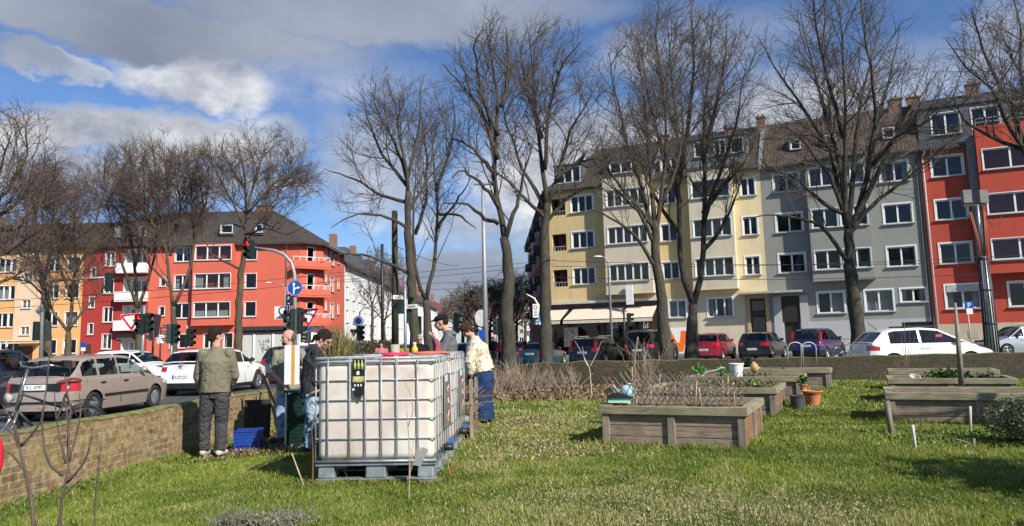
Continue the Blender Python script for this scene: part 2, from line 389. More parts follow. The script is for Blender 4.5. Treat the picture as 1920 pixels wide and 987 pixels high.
GLASS = m_glass('window_glass', (0.5, 0.53, 0.55), 1.3, 0.045)
CARGLASS = m_glass('car_glass', (0.22, 0.25, 0.26), 1.6, 0.06)
CARGLASS_CLEAR = m_glass('clear_car_glass', (0.6, 0.66, 0.64), 1.4, 0.05)
WHITE = mat('white_pvc', (0.80, 0.80, 0.78), 0.4, var=0.04)
DARK = mat('dark_interior', (0.016, 0.015, 0.015), 0.9)
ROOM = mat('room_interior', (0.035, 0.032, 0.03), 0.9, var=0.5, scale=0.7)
CURTAIN = mat('curtain', (0.62, 0.62, 0.58), 0.9, var=0.25, scale=1.0, stretch=(22, 22, 0.2))
ZINC = mat('galvanised_steel', (0.42, 0.45, 0.47), 0.42, 0.7, var=0.2, scale=12)
GREYPOLE = mat('grey_pole', (0.36, 0.37, 0.37), 0.55, 0.2, var=0.15, scale=3)
BLACK = mat('black_plastic', (0.014, 0.015, 0.016), 0.5, var=0.3)
DKGREEN = mat('signal_green', (0.010, 0.020, 0.017), 0.5, var=0.2)
RUBBER = mat('rubber', (0.018, 0.018, 0.018), 0.85, var=0.3)
ASPHALT = mat('asphalt', (0.058, 0.057, 0.056), 0.9, var=0.25, scale=1.5, bmp=0.4, bscale=120)
PAVING = mat('paving', (0.22, 0.21, 0.19), 0.9, var=0.2, scale=3, bmp=0.3, bscale=60)
KERB = mat('kerb', (0.33, 0.32, 0.30), 0.9, var=0.2, scale=5)
REDP = mat('red_plastic', (0.55, 0.02, 0.015), 0.35, coat=0.6)
TAIL = mat('tail_lamp', (0.42, 0.010, 0.014), 0.15, coat=1.0, var=0.25, scale=20)
LAMPW = mat('lamp_white', (0.75, 0.76, 0.76), 0.12, var=0.15, scale=30, coat=1.0)
ALU = mat('alloy', (0.58, 0.59, 0.60), 0.3, 0.8, var=0.1)
PLATE = mat('plate_white', (0.78, 0.78, 0.76), 0.4, var=0.03)
INK = mat('black_ink', (0.01, 0.01, 0.01), 0.6)
BLUEP = mat('blue_sign', (0.006, 0.07, 0.33), 0.35, var=0.06)
# ---------------------------------------------------------------- uv in metres along each face
def uvm(o):
    me = o.data; uv = me.uv_layers.new(name='UVMap')
    for p in me.polygons:
        n = p.normal
        if abs(n.z) > 0.995: t = Vector((1, 0, 0)); b = Vector((0, 1, 0))
        else:
            t = Vector((0, 0, 1)).cross(n).normalized(); b = n.cross(t)
        for li in p.loop_indices:
            co = me.vertices[me.loops[li].vertex_index].co
            uv.data[li].uv = (co.dot(t), co.dot(b))
    return o

# ---------------------------------------------------------------- ground and roads
m_ground()
def build_ground():
    xs = np.concatenate([np.linspace(-900, -60, 15), np.linspace(-50, -14, 13), np.linspace(-12, 18, 151), np.linspace(20, 60, 11), np.linspace(90, 900, 12)])
    ys = np.concatenate([np.linspace(-600, -20, 9), np.linspace(-10, 2, 13), np.linspace(2.2, 26, 120), np.linspace(28, 100, 25), np.linspace(130, 1500, 18)])
    rng = np.random.default_rng(3)
    V = []
    for y in ys:
        for x in xs:
            z = GZ(x, y)
            if -4.4 < x < 15 and 2 < y < 19: z += 0.004 * math.sin(x * 2.1 + 1.3 * math.sin(y)) + rng.normal() * 0.003
            V.append((x, y, z))
    nx = len(xs); F = []
    for j in range(len(ys) - 1):
        for i in range(nx - 1): F.append((j * nx + i, j * nx + i + 1, (j + 1) * nx + i + 1, (j + 1) * nx + i))
    o = numesh('ground', V, F, MATS['ground'], smooth=True); tag(o, kind='structure')
build_ground()
WALL_L = [(-5.75, -3.0), (-5.1, 7.5), (-4.55, 14.3)]
WALL_B = [(-4.55, 14.3), (-1.2, 22.4), (6.0, 21.3), (14.0, 20.3), (30.0, 18.4)]
def interp(pts, t, k=0):
    for a, b in zip(pts, pts[1:]):
        if a[k] <= t <= b[k] or b is pts[-1] or t < a[k]:
            f = (t - a[k]) / (b[k] - a[k]); return a[1 - k] + (b[1 - k] - a[1 - k]) * f
def strip(name, rows, m, dz, kind='structure'):
    V = []; nx = len(rows[0])
    for r in rows:
        for (x, y) in r: V.append((x, y, GZ(x, y) + dz))
    F = [(j * nx + i, j * nx + i + 1, (j + 1) * nx + i + 1, (j + 1) * nx + i) for j in range(len(rows) - 1) for i in range(nx - 1)]
    o = numesh(name, V, F, m); tag(o, kind=kind); return o
strip('road', [[(interp(WALL_L, y, 1) - 0.10 + (-70 + 5) * (i / 20) ** 1.6, y) for i in range(21)] for y in np.linspace(-3, 14.3, 20)], ASPHALT, 0.006)
strip('road', [[(x, (14.3 if x <= -4.65 else interp(WALL_B, max(x, -4.55)) + 0.1) + (j / 24) ** 1.8 * 260) for j in range(25)] for x in
               list(np.linspace(-75, -4.65, 24)) + list(np.linspace(-4.5, 30, 36)) + [40, 60]], ASPHALT, 0.006)
BR_A = R(-24.5); BR_O = (3.10, 61.33)
def BR(u, y):
    """right-hand terrace frame -> world"""
    return BR_O[0] + u * math.cos(BR_A) - y * math.sin(BR_A), BR_O[1] + u * math.sin(BR_A) + y * math.cos(BR_A)
def kerbed(name, corners, m, h=0.12):
    mb = MB(); k = len(corners)
    zs = [GZ(x, y) for x, y in corners]; z0 = max(zs)
    mb.add([(x, y, -0.2) for x, y in corners] + [(x, y, z0 + h) for x, y in corners], [tuple(range(k, 2 * k))] + [(i, (i + 1) % k, k + (i + 1) % k, k + i) for i in range(k)])
    tag(mb.build(name, m), kind='structure')
kerbed('pavement', [BR(-1, -5.0), BR(60, -5.0), BR(60, 0.5), BR(-1, 0.5)], PAVING)
kerbed('pavement', [(-110, 70.5), (-18.5, 70.5), (-17, 74), (-17, 260), (-20.5, 260), (-20.5, 76.5), (-110, 76.5)], PAVING)
kerbed('pavement', [(0.6, 60), (3.4, 60), (2.6, 240), (-0.6, 240)], PAVING)
# grass verge with the street trees behind the garden wall
VERGE = mat('verge', (0.10, 0.11, 0.05), 1.0, var=0.5, scale=3, bmp=0.6)
strip('verge', [[(x, interp(WALL_B, x) + 0.15 + j * 0.9) for j in range(12)] for x in np.linspace(1.5, 11.0, 14)], VERGE, 0.03)
strip('verge', [[(x, interp(WALL_B, x) + 5.6 + j * 1.1) for j in range(12)] for x in np.linspace(11.5, 30, 12)], VERGE, 0.03)
LINE = mat('road_paint', (0.72, 0.72, 0.70), 0.7, var=0.15, scale=5)
for i in range(9):
    x0 = -3.5; y0 = 34 + i * 9
    strip('lane_marking', [[(x0, y0 + t), (x0 + 0.14, y0 + t)] for t in (0, 1, 2, 3, 4)], LINE, 0.012)

# ---------------------------------------------------------------- garden walls
m_brick('old_brick', (0.46, 0.31, 0.155), (0.24, 0.135, 0.075), (0.38, 0.34, 0.25), (0.33, 0.27, 0.05), 0.38)
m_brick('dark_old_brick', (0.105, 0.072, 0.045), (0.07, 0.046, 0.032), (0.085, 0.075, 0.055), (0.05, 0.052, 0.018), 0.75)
COPE = mat('mossy_coping', (0.17, 0.155, 0.075), 1.0, var=0.45, scale=7, bmp=0.9, bscale=30, col2=(0.16, 0.17, 0.05))
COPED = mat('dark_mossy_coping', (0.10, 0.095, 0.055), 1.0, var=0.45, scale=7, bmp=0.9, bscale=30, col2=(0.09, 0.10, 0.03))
def garden_wall(name, pts, h, th, m, label, cap, capm, jitter=0.02):
    o = thing(name, label, 'wall', (pts[0][0], pts[0][1], 0)); ox, oy = pts[0]
    mb = MB(); cp = MB(); rnd = random.Random(5)
    P2 = []
    for a, b in zip(pts, pts[1:]):
        n = max(1, int(math.hypot(b[0] - a[0], b[1] - a[1]) / 0.5))
        for i in range(n): P2.append((a[0] + (b[0] - a[0]) * i / n, a[1] + (b[1] - a[1]) * i / n))
    P2.append(pts[-1]); k = len(P2); rows = []; crow = []
    for i, (x, y) in enumerate(P2):
        a = P2[max(0, i - 1)]; b = P2[min(k - 1, i + 1)]; d = Vector((b[0] - a[0], b[1] - a[1])).normalized(); nx, ny = -d.y, d.x
        z = GZ(x, y); hh = h + rnd.uniform(-jitter, jitter)
        rows.append([(x - ox, y - oy, -0.3), (x - ox, y - oy, z + hh), (x + nx * th - ox, y + ny * th - oy, z + hh), (x + nx * th - ox, y + ny * th - oy, -0.3)])
        e = 0.004; zz = z + hh
        crow.append([(x - nx * e - ox + rnd.uniform(-.008, .008), y - ny * e - oy, zz + .002), (x - nx * e - ox, y - ny * e - oy, zz + cap * 0.5), (x + nx * th * .4 - ox, y + ny * th * .4 - oy, zz + cap + rnd.uniform(-.012, .012)),
                     (x + nx * (th + e) - ox, y + ny * (th + e) - oy, zz + cap * .6), (x + nx * (th + e) - ox, y + ny * (th + e) - oy, zz + .002)])
    for M_, rw in ((mb, rows), (cp, crow)):
        w = len(rw[0]); vs = [p for r in rw for p in r]; fs = []
        for i in range(k - 1):
            for j in range(w - 1): fs.append((i * w + j, i * w + j + 1, (i + 1) * w + j + 1, (i + 1) * w + j))
        if M_ is cp:
            for i in range(k - 1): fs.append((i * w + w - 1, i * w, (i + 1) * w, (i + 1) * w + w - 1))
        fs.append(tuple(range(w))); fs.append(tuple((k - 1) * w + j for j in range(w))); M_.add(vs, fs)
    uvm(mb.build('brickwork', m, o)); cp.build('coping', capm, o); return o
garden_wall('garden_wall', WALL_L, 0.68, 0.26, MATS['old_brick'], 'low sunlit yellowish brick wall with moss running up the left edge of the garden', 0.035, COPE, 0.010)
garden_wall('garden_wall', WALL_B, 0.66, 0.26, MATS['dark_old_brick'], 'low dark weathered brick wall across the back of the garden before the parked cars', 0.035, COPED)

# ---------------------------------------------------------------- facades
WCACHE = {}
def window_mesh(w, h, panes, style):
    key = (round(w, 2), round(h, 2), panes, style)
    if key in WCACHE: return WCACHE[key]
    mb = MB(); t = 0.10 if style != 'plain' else 0.05; pr = 0.03
    if style != 'none':
        mb.b2(-t, w + t, -pr, 0.02, h, h + t); mb.b2(-t, 0, -pr, 0.02, 0, h); mb.b2(w, w + t, -pr, 0.02, 0, h)
    mb.cur = 1; mb.b2(-t - .05, w + t + .05, -0.13, 0.1, -0.07, 0.0); mb.cur = 0
    f = 0.07
    mb.b2(0.002, w - .002, 0.10, 0.17, h - f, h - .002); mb.b2(0.002, w - .002, 0.10, 0.17, 0.002, f)
    mb.b2(0.002, f, 0.10, 0.17, f, h - f); mb.b2(w - f, w - .002, 0.10, 0.17, f, h - f)
    for i in range(1, panes):
        x = w * i / panes; mb.b2(x - .055, x + .055, 0.095, 0.17, f, h - f)
    gl = MB(); gl.quad((f, 0.135, f), (w - f, 0.135, f), (w - f, 0.135, h - f), (f, 0.135, h - f))
    WCACHE[key] = (mb.mesh('window', [WHITE, SILL]), gl.mesh('pane', GLASS)); return WCACHE[key]
SILL = mat('stone_sill', (0.42, 0.42, 0.40), 0.8, var=0.1)
CC = {}
def curtain_mesh(w, h, kind):
    key = (round(w, 2), round(h, 2), kind)
    if key in CC: return CC[key]
    mb = MB(); y = 0.32
    def cloth(x0, x1, z0, z1):
        n = max(3, int((x1 - x0) / 0.09)); vs = []; fs = []
        for i in range(n + 1):
            x = x0 + (x1 - x0) * i / n; yy = y + 0.035 * (i % 2)
            vs += [(x, yy, z0), (x, yy, z1)]
        for i in range(n): fs.append((2 * i, 2 * i + 2, 2 * i + 3, 2 * i + 1))
        mb.add(vs, fs)
    if kind == 0: cloth(.08, w * .22, .07, h - .07); cloth(w * .78, w - .08, .07, h - .07)
    elif kind == 1: cloth(.08, w - .08, .07, h - .07)
    elif kind == 2: cloth(.08, w - .08, .07, h * .45)
    elif kind == 3: mb.b2(.07, w - .07, .14, .16, h * .55, h - .07)
    elif kind == 4: cloth(w * .5, w - .08, .07, h - .07)
    CC[key] = mb.mesh('curtain', CURTAIN); return CC[key]
wrnd = random.Random(11)
def wall_faces(mb, u0, u1, z0, z1, holes, rev=0.2):
    us = sorted(set([u0, u1] + [h[0] for h in holes] + [h[1] for h in holes])); zs = sorted(set([z0, z1] + [h[2] for h in holes] + [h[3] for h in holes]))
    us = [u for u in us if u0 <= u <= u1]; zs = [z for z in zs if z0 <= z <= z1]
    for a, b in zip(us, us[1:]):
        for c, d in zip(zs, zs[1:]):
            mu, mz = (a + b) / 2, (c + d) / 2
            if any(h[0] < mu < h[1] and h[2] < mz < h[3] for h in holes): continue
            mb.quad((a, 0, c), (b, 0, c), (b, 0, d), (a, 0, d))
    for h in holes:
        a, b, c, d = h[:4]
        mb.quad((a, 0, c), (a, 0, d), (a, rev, d), (a, rev, c)); mb.quad((b, 0, c), (b, rev, c), (b, rev, d), (b, 0, d))
        mb.quad((a, 0, d), (b, 0, d), (b, rev, d), (a, rev, d)); mb.quad((a, 0, c), (a, rev, c), (b, rev, c), (b, 0, c))
def place_window(parent, M, u, z, w, h, panes, style='trim', cur=0.45, name='window'):
    fm, gm = window_mesh(w, h, panes, style)
    loc = M @ Vector((u, 0, z)); rz = M.to_euler().z
    o = meshobj(name, fm, parent, loc, (0, 0, rz)); meshobj('pane', gm, o)
    if wrnd.random() < cur: meshobj('curtain', curtain_mesh(w, h, wrnd.choice([0, 0, 0, 1, 2, 3, 4])), o)
    return o
def facade(parent, name, m, M, u0, u1, z0, z1, wins=(), style='trim', holes=(), room=0.9, cur=0.45):
    mb = MB(M); allh = [(a, b, c, d) for (a, b, c, d, *_r) in wins] + list(holes)
    wall_faces(mb, u0, u1, z0, z1, allh)
    o = mb.build(name, m, parent)
    for (a, b, c, d, p, *r) in wins: place_window(parent, M, a, c, b - a, d - c, p, r[0] if r else style, cur)
    return o
def TM(x=0, y=0, z=0, rz=0): return Matrix.Translation((x, y, z)) @ Matrix.Rotation(rz, 4, 'Z')
def bay(parent, m, u0, u1, z0, z1, proj, wins, cur=0.5, sidewin=None):
    M = TM(0, -proj)
    mb = MB(M); wall_faces(mb, u0, u1, z0, z1, [w[:4] for w in wins])
    mb.M = Matrix.Identity(4)
    for u in (u0, u1): mb.quad((u, -proj, z0), (u, 0, z0), (u, 0, z1), (u, -proj, z1))
    mb.quad((u0, -proj, z0), (u1, -proj, z0), (u1, 0, z0), (u0, 0, z0)); mb.quad((u0, -proj, z1), (u1, -proj, z1), (u1, 0, z1), (u0, 0, z1))
    mb.b2(u0 - .04, u1 + .04, -proj - .04, 0.0, z0 - .06, z0 - .003)
    o = mb.build('bay', m, parent)
    for (a, b, c, d, p, *r) in wins: place_window(parent, M, a, c, b - a, d - c, p, r[0] if r else 'plain', cur)
    return o
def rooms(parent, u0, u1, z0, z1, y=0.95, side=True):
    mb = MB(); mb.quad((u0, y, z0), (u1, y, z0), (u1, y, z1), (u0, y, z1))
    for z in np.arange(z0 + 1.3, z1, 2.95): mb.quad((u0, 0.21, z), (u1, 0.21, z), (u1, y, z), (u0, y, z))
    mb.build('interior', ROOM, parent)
def roof(parent, polys, m, th=0.15, name='roof'):
    mb = MB()
    for p in polys:
        k = len(p); up = [Vector(q) for q in p]; dn = [q - Vector((0, 0, th)) for q in up]
        mb.add([tuple(q) for q in up + dn], [tuple(range(k)), tuple(range(2 * k - 1, k - 1, -1))] + [(i, k + i, k + (i + 1) % k, (i + 1) % k) for i in range(k)])
    bm = bmesh.new(); me = mb.mesh(name, m); bm.from_mesh(me); bmesh.ops.recalc_face_normals(bm, faces=bm.faces); bm.to_mesh(me); bm.free()
    o = bpy.data.objects.new(name, me); COL.objects.link(o); o.parent = parent; return uvm(o)
def dormer(parent, u0, u1, z0, z1, y0, y1, panes, wallm, over=0.12, wins=None):
    """flat roofed dormer box, front at y0"""
    M = TM(0, y0); wins = wins or [(u0 + .15, u1 - .15, z0 + .25, z1 - .15, panes, 'plain')]
    d = MB(M); wall_faces(d, u0, u1, z0, z1, [w[:4] for w in wins]); d.M = Matrix.Identity(4)
    for u in (u0, u1): d.quad((u, y0, z0), (u, y1, z0), (u, y1, z1), (u, y0, z1))
    d.b2(u0 - over, u1 + over, y0 - over, y1, z1, z1 + .1)
    d.quad((u0, y0 + .6, z0), (u1, y0 + .6, z0), (u1, y0 + .6, z1), (u0, y0 + .6, z1))
    o = d.build('dormer', wallm, parent)
    for (a, b, c, e, p, *r) in wins:
        fm, gm = window_mesh(b - a, e - c, p, r[0] if r else 'plain'); w = meshobj('dormer_window', fm, parent, (a, y0, c)); meshobj('pane', gm, w)
def chimney(rf, u, y, z0, z1, w=0.7, d=0.5):
    mb = MB(); z1 -= .45; mb.b2(u - w / 2, u + w / 2, y - d / 2, y + d / 2, z0, z1); mb.b2(u - w / 2 - .06, u + w / 2 + .06, y - d / 2 - .06, y + d / 2 + .06, z1 + .002, z1 + .1)
    for t in (-.2, .15): mb.tube([(u + t, y, z1 + .1), (u + t, y, z1 + .35)], .09, 8)
    mb.build('chimney', CHIM, rf)
def pipe(parent, u, y, z0, z1, r=0.06, m=None):
    mb = MB(); mb.tube([(u, y, z0), (u, y, z1 - .5), (u + .15, y - .15, z1 - .1), (u + .15, y - .3, z1)], r, 8)
    mb.build('downpipe', m or ZINC, parent)
CHIM = mat('chimney_brick', (0.22, 0.12, 0.085), 0.9, var=0.4, scale=9)
PY = m_plaster('yellow_plaster', (0.66, 0.50, 0.24), .4); PC = m_plaster('cream_plaster', (0.62, 0.55, 0.41), 0.4); PYL = m_plaster('pale_yellow_plaster', (0.72, 0.60, 0.36), 0.3)
PG = m_plaster('grey_plaster', (0.27, 0.275, 0.25), 0.35, (0.2, 0.2, 0.17)); PG2 = m_plaster('light_grey_plaster', (0.42, 0.43, 0.43), 0.2)
PR = m_plaster('red_plaster', (0.47, 0.078, 0.05), 0.35, (0.30, 0.06, 0.045)); PTAN = m_plaster('tan_plaster', (0.50, 0.42, 0.30), 0.3)
PRL = m_plaster('orange_red_plaster', (0.57, 0.125, 0.08), 0.3, (0.42, 0.12, 0.09)); PDR = m_plaster('dark_red_plaster', (0.34, 0.040, 0.034), 0.2, (0.25, 0.03, 0.03))
PO = m_plaster('orange_plaster', (0.68, 0.36, 0.15), 0.15, (0.6, 0.3, 0.13)); PPEACH = m_plaster('peach_plaster', (0.66, 0.48, 0.33), 0.15)
PW = m_plaster('white_plaster', (0.74, 0.74, 0.71), 0.15, (0.5, 0.5, 0.46))
RT1 = m_tiles('dark_roof_tiles', (0.060, 0.048, 0.040), (0.085, 0.065, 0.052)); RT2 = m_tiles('brown_roof_tiles', (0.13, 0.088, 0.062), (0.09, 0.06, 0.045)); RT3 = m_tiles('slate', (0.045, 0.047, 0.052), (0.065, 0.066, 0.07), 0.3, 0.2)
RT4 = m_tiles('red_roof_tiles', (0.26, 0.085, 0.05), (0.2, 0.07, 0.045))
SLATE = mat('slate_cladding', (0.085, 0.09, 0.095), 0.6, var=0.35, scale=14)
LEAD = mat('lead_sheet', (0.20, 0.21, 0.22), 0.5, var=0.25, scale=4)
DOORW = mat('oak_door', (0.06, 0.03, 0.018), 0.5, var=0.3, scale=8); DOORT = mat('travertine', (0.42, 0.30, 0.17), 0.7, var=0.2)
DKBRICK = mat('dark_brown_tiles', (0.055, 0.028, 0.026), 0.45, var=0.4, scale=12)
AWN = mat('awning_cloth', (0.60, 0.53, 0.42), 0.9, var=0.1)
ROWS = [(5.75, 7.08), (8.70, 10.03), (11.65, 13.0)]
def eave(parent, u0, u1, z, m=None):
    mb = MB(); mb.b2(u0, u1, -.42, -.28, z - .02, z + .1); mb.b2(u0, u1, -.28, 0.0, z - .05, z + .02); mb.build('gutter', m or LEAD, parent)

# ---- yellow corner house
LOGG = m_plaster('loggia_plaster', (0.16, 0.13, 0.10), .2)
def yellow_house():
    o = thing('apartment_building', 'pale yellow corner apartment house with cream bays and a shop under awnings', 'building', (*BR_O, 0.17), BR_A)
    I = TM()
    W = []
    for a, b in ROWS: W += [(2.0, 3.85, a, b, 3), (9.35, 10.6, a, b, 2)]
    Lg = [(0.25, 1.5, a - .1, b - .05) for a, b in ROWS]
    facade(o, 'wall', PY, I, 0.0, 11.7, 4.25, 13.6, W, holes=Lg)
    W2 = [(15.5, 16.5, a, b, 2) for a, b in ROWS]
    facade(o, 'wall', PYL, I, 11.7, 16.93, 4.25, 13.6, W2)
    facade(o, 'wall', PC, I, 9.0, 15.35, -.3, 4.25, [(9.7, 10.95, 2.8, 4.1, 2), (12.6, 14.4, 2.75, 4.15, 3)])
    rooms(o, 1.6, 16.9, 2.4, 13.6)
    # loggias
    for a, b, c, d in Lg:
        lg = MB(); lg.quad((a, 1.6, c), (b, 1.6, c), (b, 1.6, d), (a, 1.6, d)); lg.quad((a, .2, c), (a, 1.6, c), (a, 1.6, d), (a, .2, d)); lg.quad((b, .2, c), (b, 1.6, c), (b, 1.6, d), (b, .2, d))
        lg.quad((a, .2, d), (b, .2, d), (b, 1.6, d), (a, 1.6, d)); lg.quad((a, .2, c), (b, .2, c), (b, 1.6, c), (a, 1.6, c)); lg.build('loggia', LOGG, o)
    for a, b, c, d in Lg:
        rl = MB(); rl.bar((a, .05, c + .35), (b, .05, c + .35), .05)
        for i in range(6): rl.bar((a + (b - a) * i / 5, .05, c), (a + (b - a) * i / 5, .05, c + .35), .025)
        rl.build('railing', GREYPOLE, o)
        gd = MB(); gd.b2(a + .25, a + .95, 1.55, 1.58, c + .1, c + .95); gd.build('balcony_window', INK, o)
    # ends and back
    e = MB(); e.quad((0, 0, -.3), (0, 11, -.3), (0, 11, 13.6), (0, 0, 13.6)); e.quad((16.93, 0, -.3), (16.93, 11, -.3), (16.93, 11, 13.6), (16.93, 0, 13.6)); e.quad((0, 11, -.3), (16.93, 11, -.3), (16.93, 11, 13.6), (0, 11, 13.6))
    e.build('side_wall', PY, o)
    # bays
    bay(o, PC, 5.0, 8.75, 4.8, 13.95, 0.85, [(5.3, 8.45, a, b, 5) for a, b in ROWS[:2]] + [(5.3, 8.45, ROWS[2][0], ROWS[2][1], 5)], .5)
    bay(o, PC, 11.75, 14.95, 4.8, 13.7, 0.85, [(12.0, 14.75, a, b, 4) for a, b in ROWS[:2]] + [(12.0, 14.75, ROWS[2][0], ROWS[2][1], 3)], .3)
    sl = MB(); sl.b2(-.1, 9.0, -.35, 0.0, 4.18, 4.38); sl.build('cornice', mat('cornice', (0.5, 0.5, 0.47), .8), o)
    # shop front
    fr = MB(); fr.b2(0, 9.0, -.02, .1, 3.3, 4.18)
    for u in (0.1, 1.55, 4.3, 6.9, 8.75): fr.b2(u - .18 if u < 8 else u - .55, u + .18 if u < 8 else u + .25, -.02, .12, 0.0, 3.3)
    fr.b2(0, 9, -.02, .1, -.3, .45); fr.build('shopfront', DKBRICK, o)
    sg = MB(); sg.quad((.1, .15, .4), (8.8, .15, .4), (8.8, .15, 3.3), (.1, .15, 3.3)); sg.build('shop_window', GLASS, o)
    inn = MB(); inn.b2(.1, 8.9, 2.4, 2.5, 0, 3.3); inn.b2(.1, 8.9, .2, 2.4, 3.2, 3.3); inn.build('shop_interior', DARK, o)
    sh = MB()
    for i in range(9): sh.b2(.5 + i * .95, .9 + i * .95, .5, .9, .45, 1.1 + .5 * ((i * 37) % 5) / 5)
    sh.build('display', mat('display', (0.2, 0.13, 0.09), .8, var=.6, scale=3), o)
    pn = MB(); pn.b2(1.15, 2.35, -.35, -.28, .75, 2.3); pn.build('notice_board', mat('notice', (0.42, 0.36, 0.27), .6, var=.5, scale=5), o)
    for (a, b, pr) in ((1.95, 6.2, 1.9), (6.45, 8.75, 1.9), (-.25, 1.5, 2.2)):
        aw = MB(); y = -pr; z1, z0 = 3.75, 2.85
        aw.add([(a, -.02, z1), (b, -.02, z1), (b + .05, y, z0), (a - .25, y, z0), (a - .25, y, z0 - .28), (b + .05, y, z0 - .28)], [(0, 1, 2, 3), (3, 2, 5, 4)])
        ob = aw.build('awning', AWN, o); md = ob.modifiers.new('s', 'SOLIDIFY'); md.thickness = .03
        ar = MB(); ar.bar((a, -.05, z1 - .3), (a - .1, y + .1, z0 - .05), .05); ar.bar((b, -.05, z1 - .3), (b, y + .1, z0 - .05), .05); ar.bar((a - .25, y, z0 - .02), (b + .05, y, z0 - .02), .06); ar.build('awning_arm', BLACK, ob)
    si = MB(); si.b2(6.65, 7.2, -1.15, -1.0, 3.9, 5.4); si.bar((6.9, -1.05, 4.3), (6.9, 0, 4.3), .06); si.build('hanging_sign', mat('sign_white', (0.75, 0.75, 0.73), .4), o)
    for (u, z, s) in ((4.9, 2.15, 1), (7.6, 2.1, 1.2)):
        wl = MB()
        for i in range(5): wl.bar((u + i * .13 * s, .1, z), (u + i * .13 * s + .05, .1, z + (.25 if i % 2 else .4) * s), .03)
        wl.bar((u - .05, .1, z - .02), (u + .65 * s, .1, z + .03), .025); wl.build('window_lettering', WHITE, o)
    # graffiti wall panel under first window
    gr = MB(); gr.prism([(9.35, 1.3), (9.9, .5), (10.2, .2), (10.6, .25), (10.75, .8), (11.3, .9), (11.35, 1.75), (10.5, 1.8), (10.35, .9), (10.15, .95), (9.75, 1.75), (9.45, 1.8)], -.012, -.004); gr.build('graffiti', mat('orange_spray', (0.85, 0.16, 0.01), .7), o)
    gp = MB(); gp.b2(9.05, 11.5, -.004, .0, .1, 2.05); gp.build('plinth_panel', WHITE, o)
    # door recess shared
    dr = MB(); dr.b2(15.38, 15.62, -.1, .25, -.3, 4.0); dr.b2(16.7, 16.95, -.1, .25, -.3, 4.0); dr.b2(15.38, 16.95, -.1, .25, 4.0, 4.25); dr.build('door_surround', DOORT, o)
    dd = MB(); dd.b2(15.62, 16.7, .2, .3, 0.0, 4.0); dd.b2(16.1, 16.2, .12, .2, 0, 2.9); dd.b2(15.62, 16.7, .12, .2, 2.75, 2.95); dd.build('door', DOORW, o)
    dg = MB(); dg.b2(15.75, 16.6, .19, .197, 3.1, 3.8); dg.b2(15.75, 16.6, .10, .115, 1.4, 2.6); dg.build('door_pane', CARGLASS, o)
    cn = MB(); cn.b2(14.95, 19.3, -1.2, 0, 4.28, 4.42); cn.build('canopy', mat('canopy', (0.38, 0.37, 0.33), .8), o)
    fe = MB(); fe.b2(11.7, 15.3, -1.3, -1.15, -.1, 1.15); fe.build('garden_parapet', PC, o)
    # roofs
    e0, e1, zr, yr = -.45, 13.62, 17.9, 4.6
    r1 = roof(o, [[(-.4, e0, e1), (8.9, e0, e1), (8.9, yr, zr), (3.2, yr, zr)], [(-.4, e0, e1), (3.2, yr, zr), (-.4, 9, e1)], [(3.2, yr, zr), (8.9, yr, zr), (8.9, 11, e1), (-.4, 11, e1)]], RT1)
    r2 = roof(o, [[(9.0, e0, e1), (16.93, e0, e1), (16.93, yr, zr + .15), (9.0, yr, zr + .15)], [(9.0, yr, zr + .15), (16.93, yr, zr + .15), (16.93, 11, e1), (9.0, 11, e1)]], RT1)
    for a_, b_ in ((8.82, 9.02), (16.85, 17.1)): pw = MB(); pw.prism([(e0, e1 + .1), (yr, zr + .45), (yr + .3, zr + .45), (yr + .3, zr), (e0, e1 - .2)], a_, b_, 'x'); pw.build('party_wall', LEAD, o)
    chimney(r1, 9.0, 4.3, 17.5, 18.6, .9); chimney(r2, 16.9, 3.9, 16.9, 18.9, .6); chimney(r2, 14.4, 4.0, 16.9, 18.4)
    eave(o, -.4, 16.9, 13.55)
    dormer(o, .5, 2.9, 14.05, 15.75, .35, 2.9, 3, SLATE); dormer(o, 5.1, 7.2, 14.4, 15.75, .6, 2.7, 2, SLATE)
    dormer(o, 9.4, 11.2, 14.0, 15.5, .25, 2.2, 2, LEAD)
    dormer(o, 11.5, 16.1, 14.0, 16.45, .3, 3.2, 2, LEAD, wins=[(12.2, 13.1, 15.1, 16.2, 1, 'plain'), (13.7, 14.5, 15.1, 16.2, 2, 'plain'), (14.9, 15.8, 15.1, 16.2, 1, 'plain')])
    pipe(o, 4.93, -.08, 4.4, 13.5)
yellow_house()

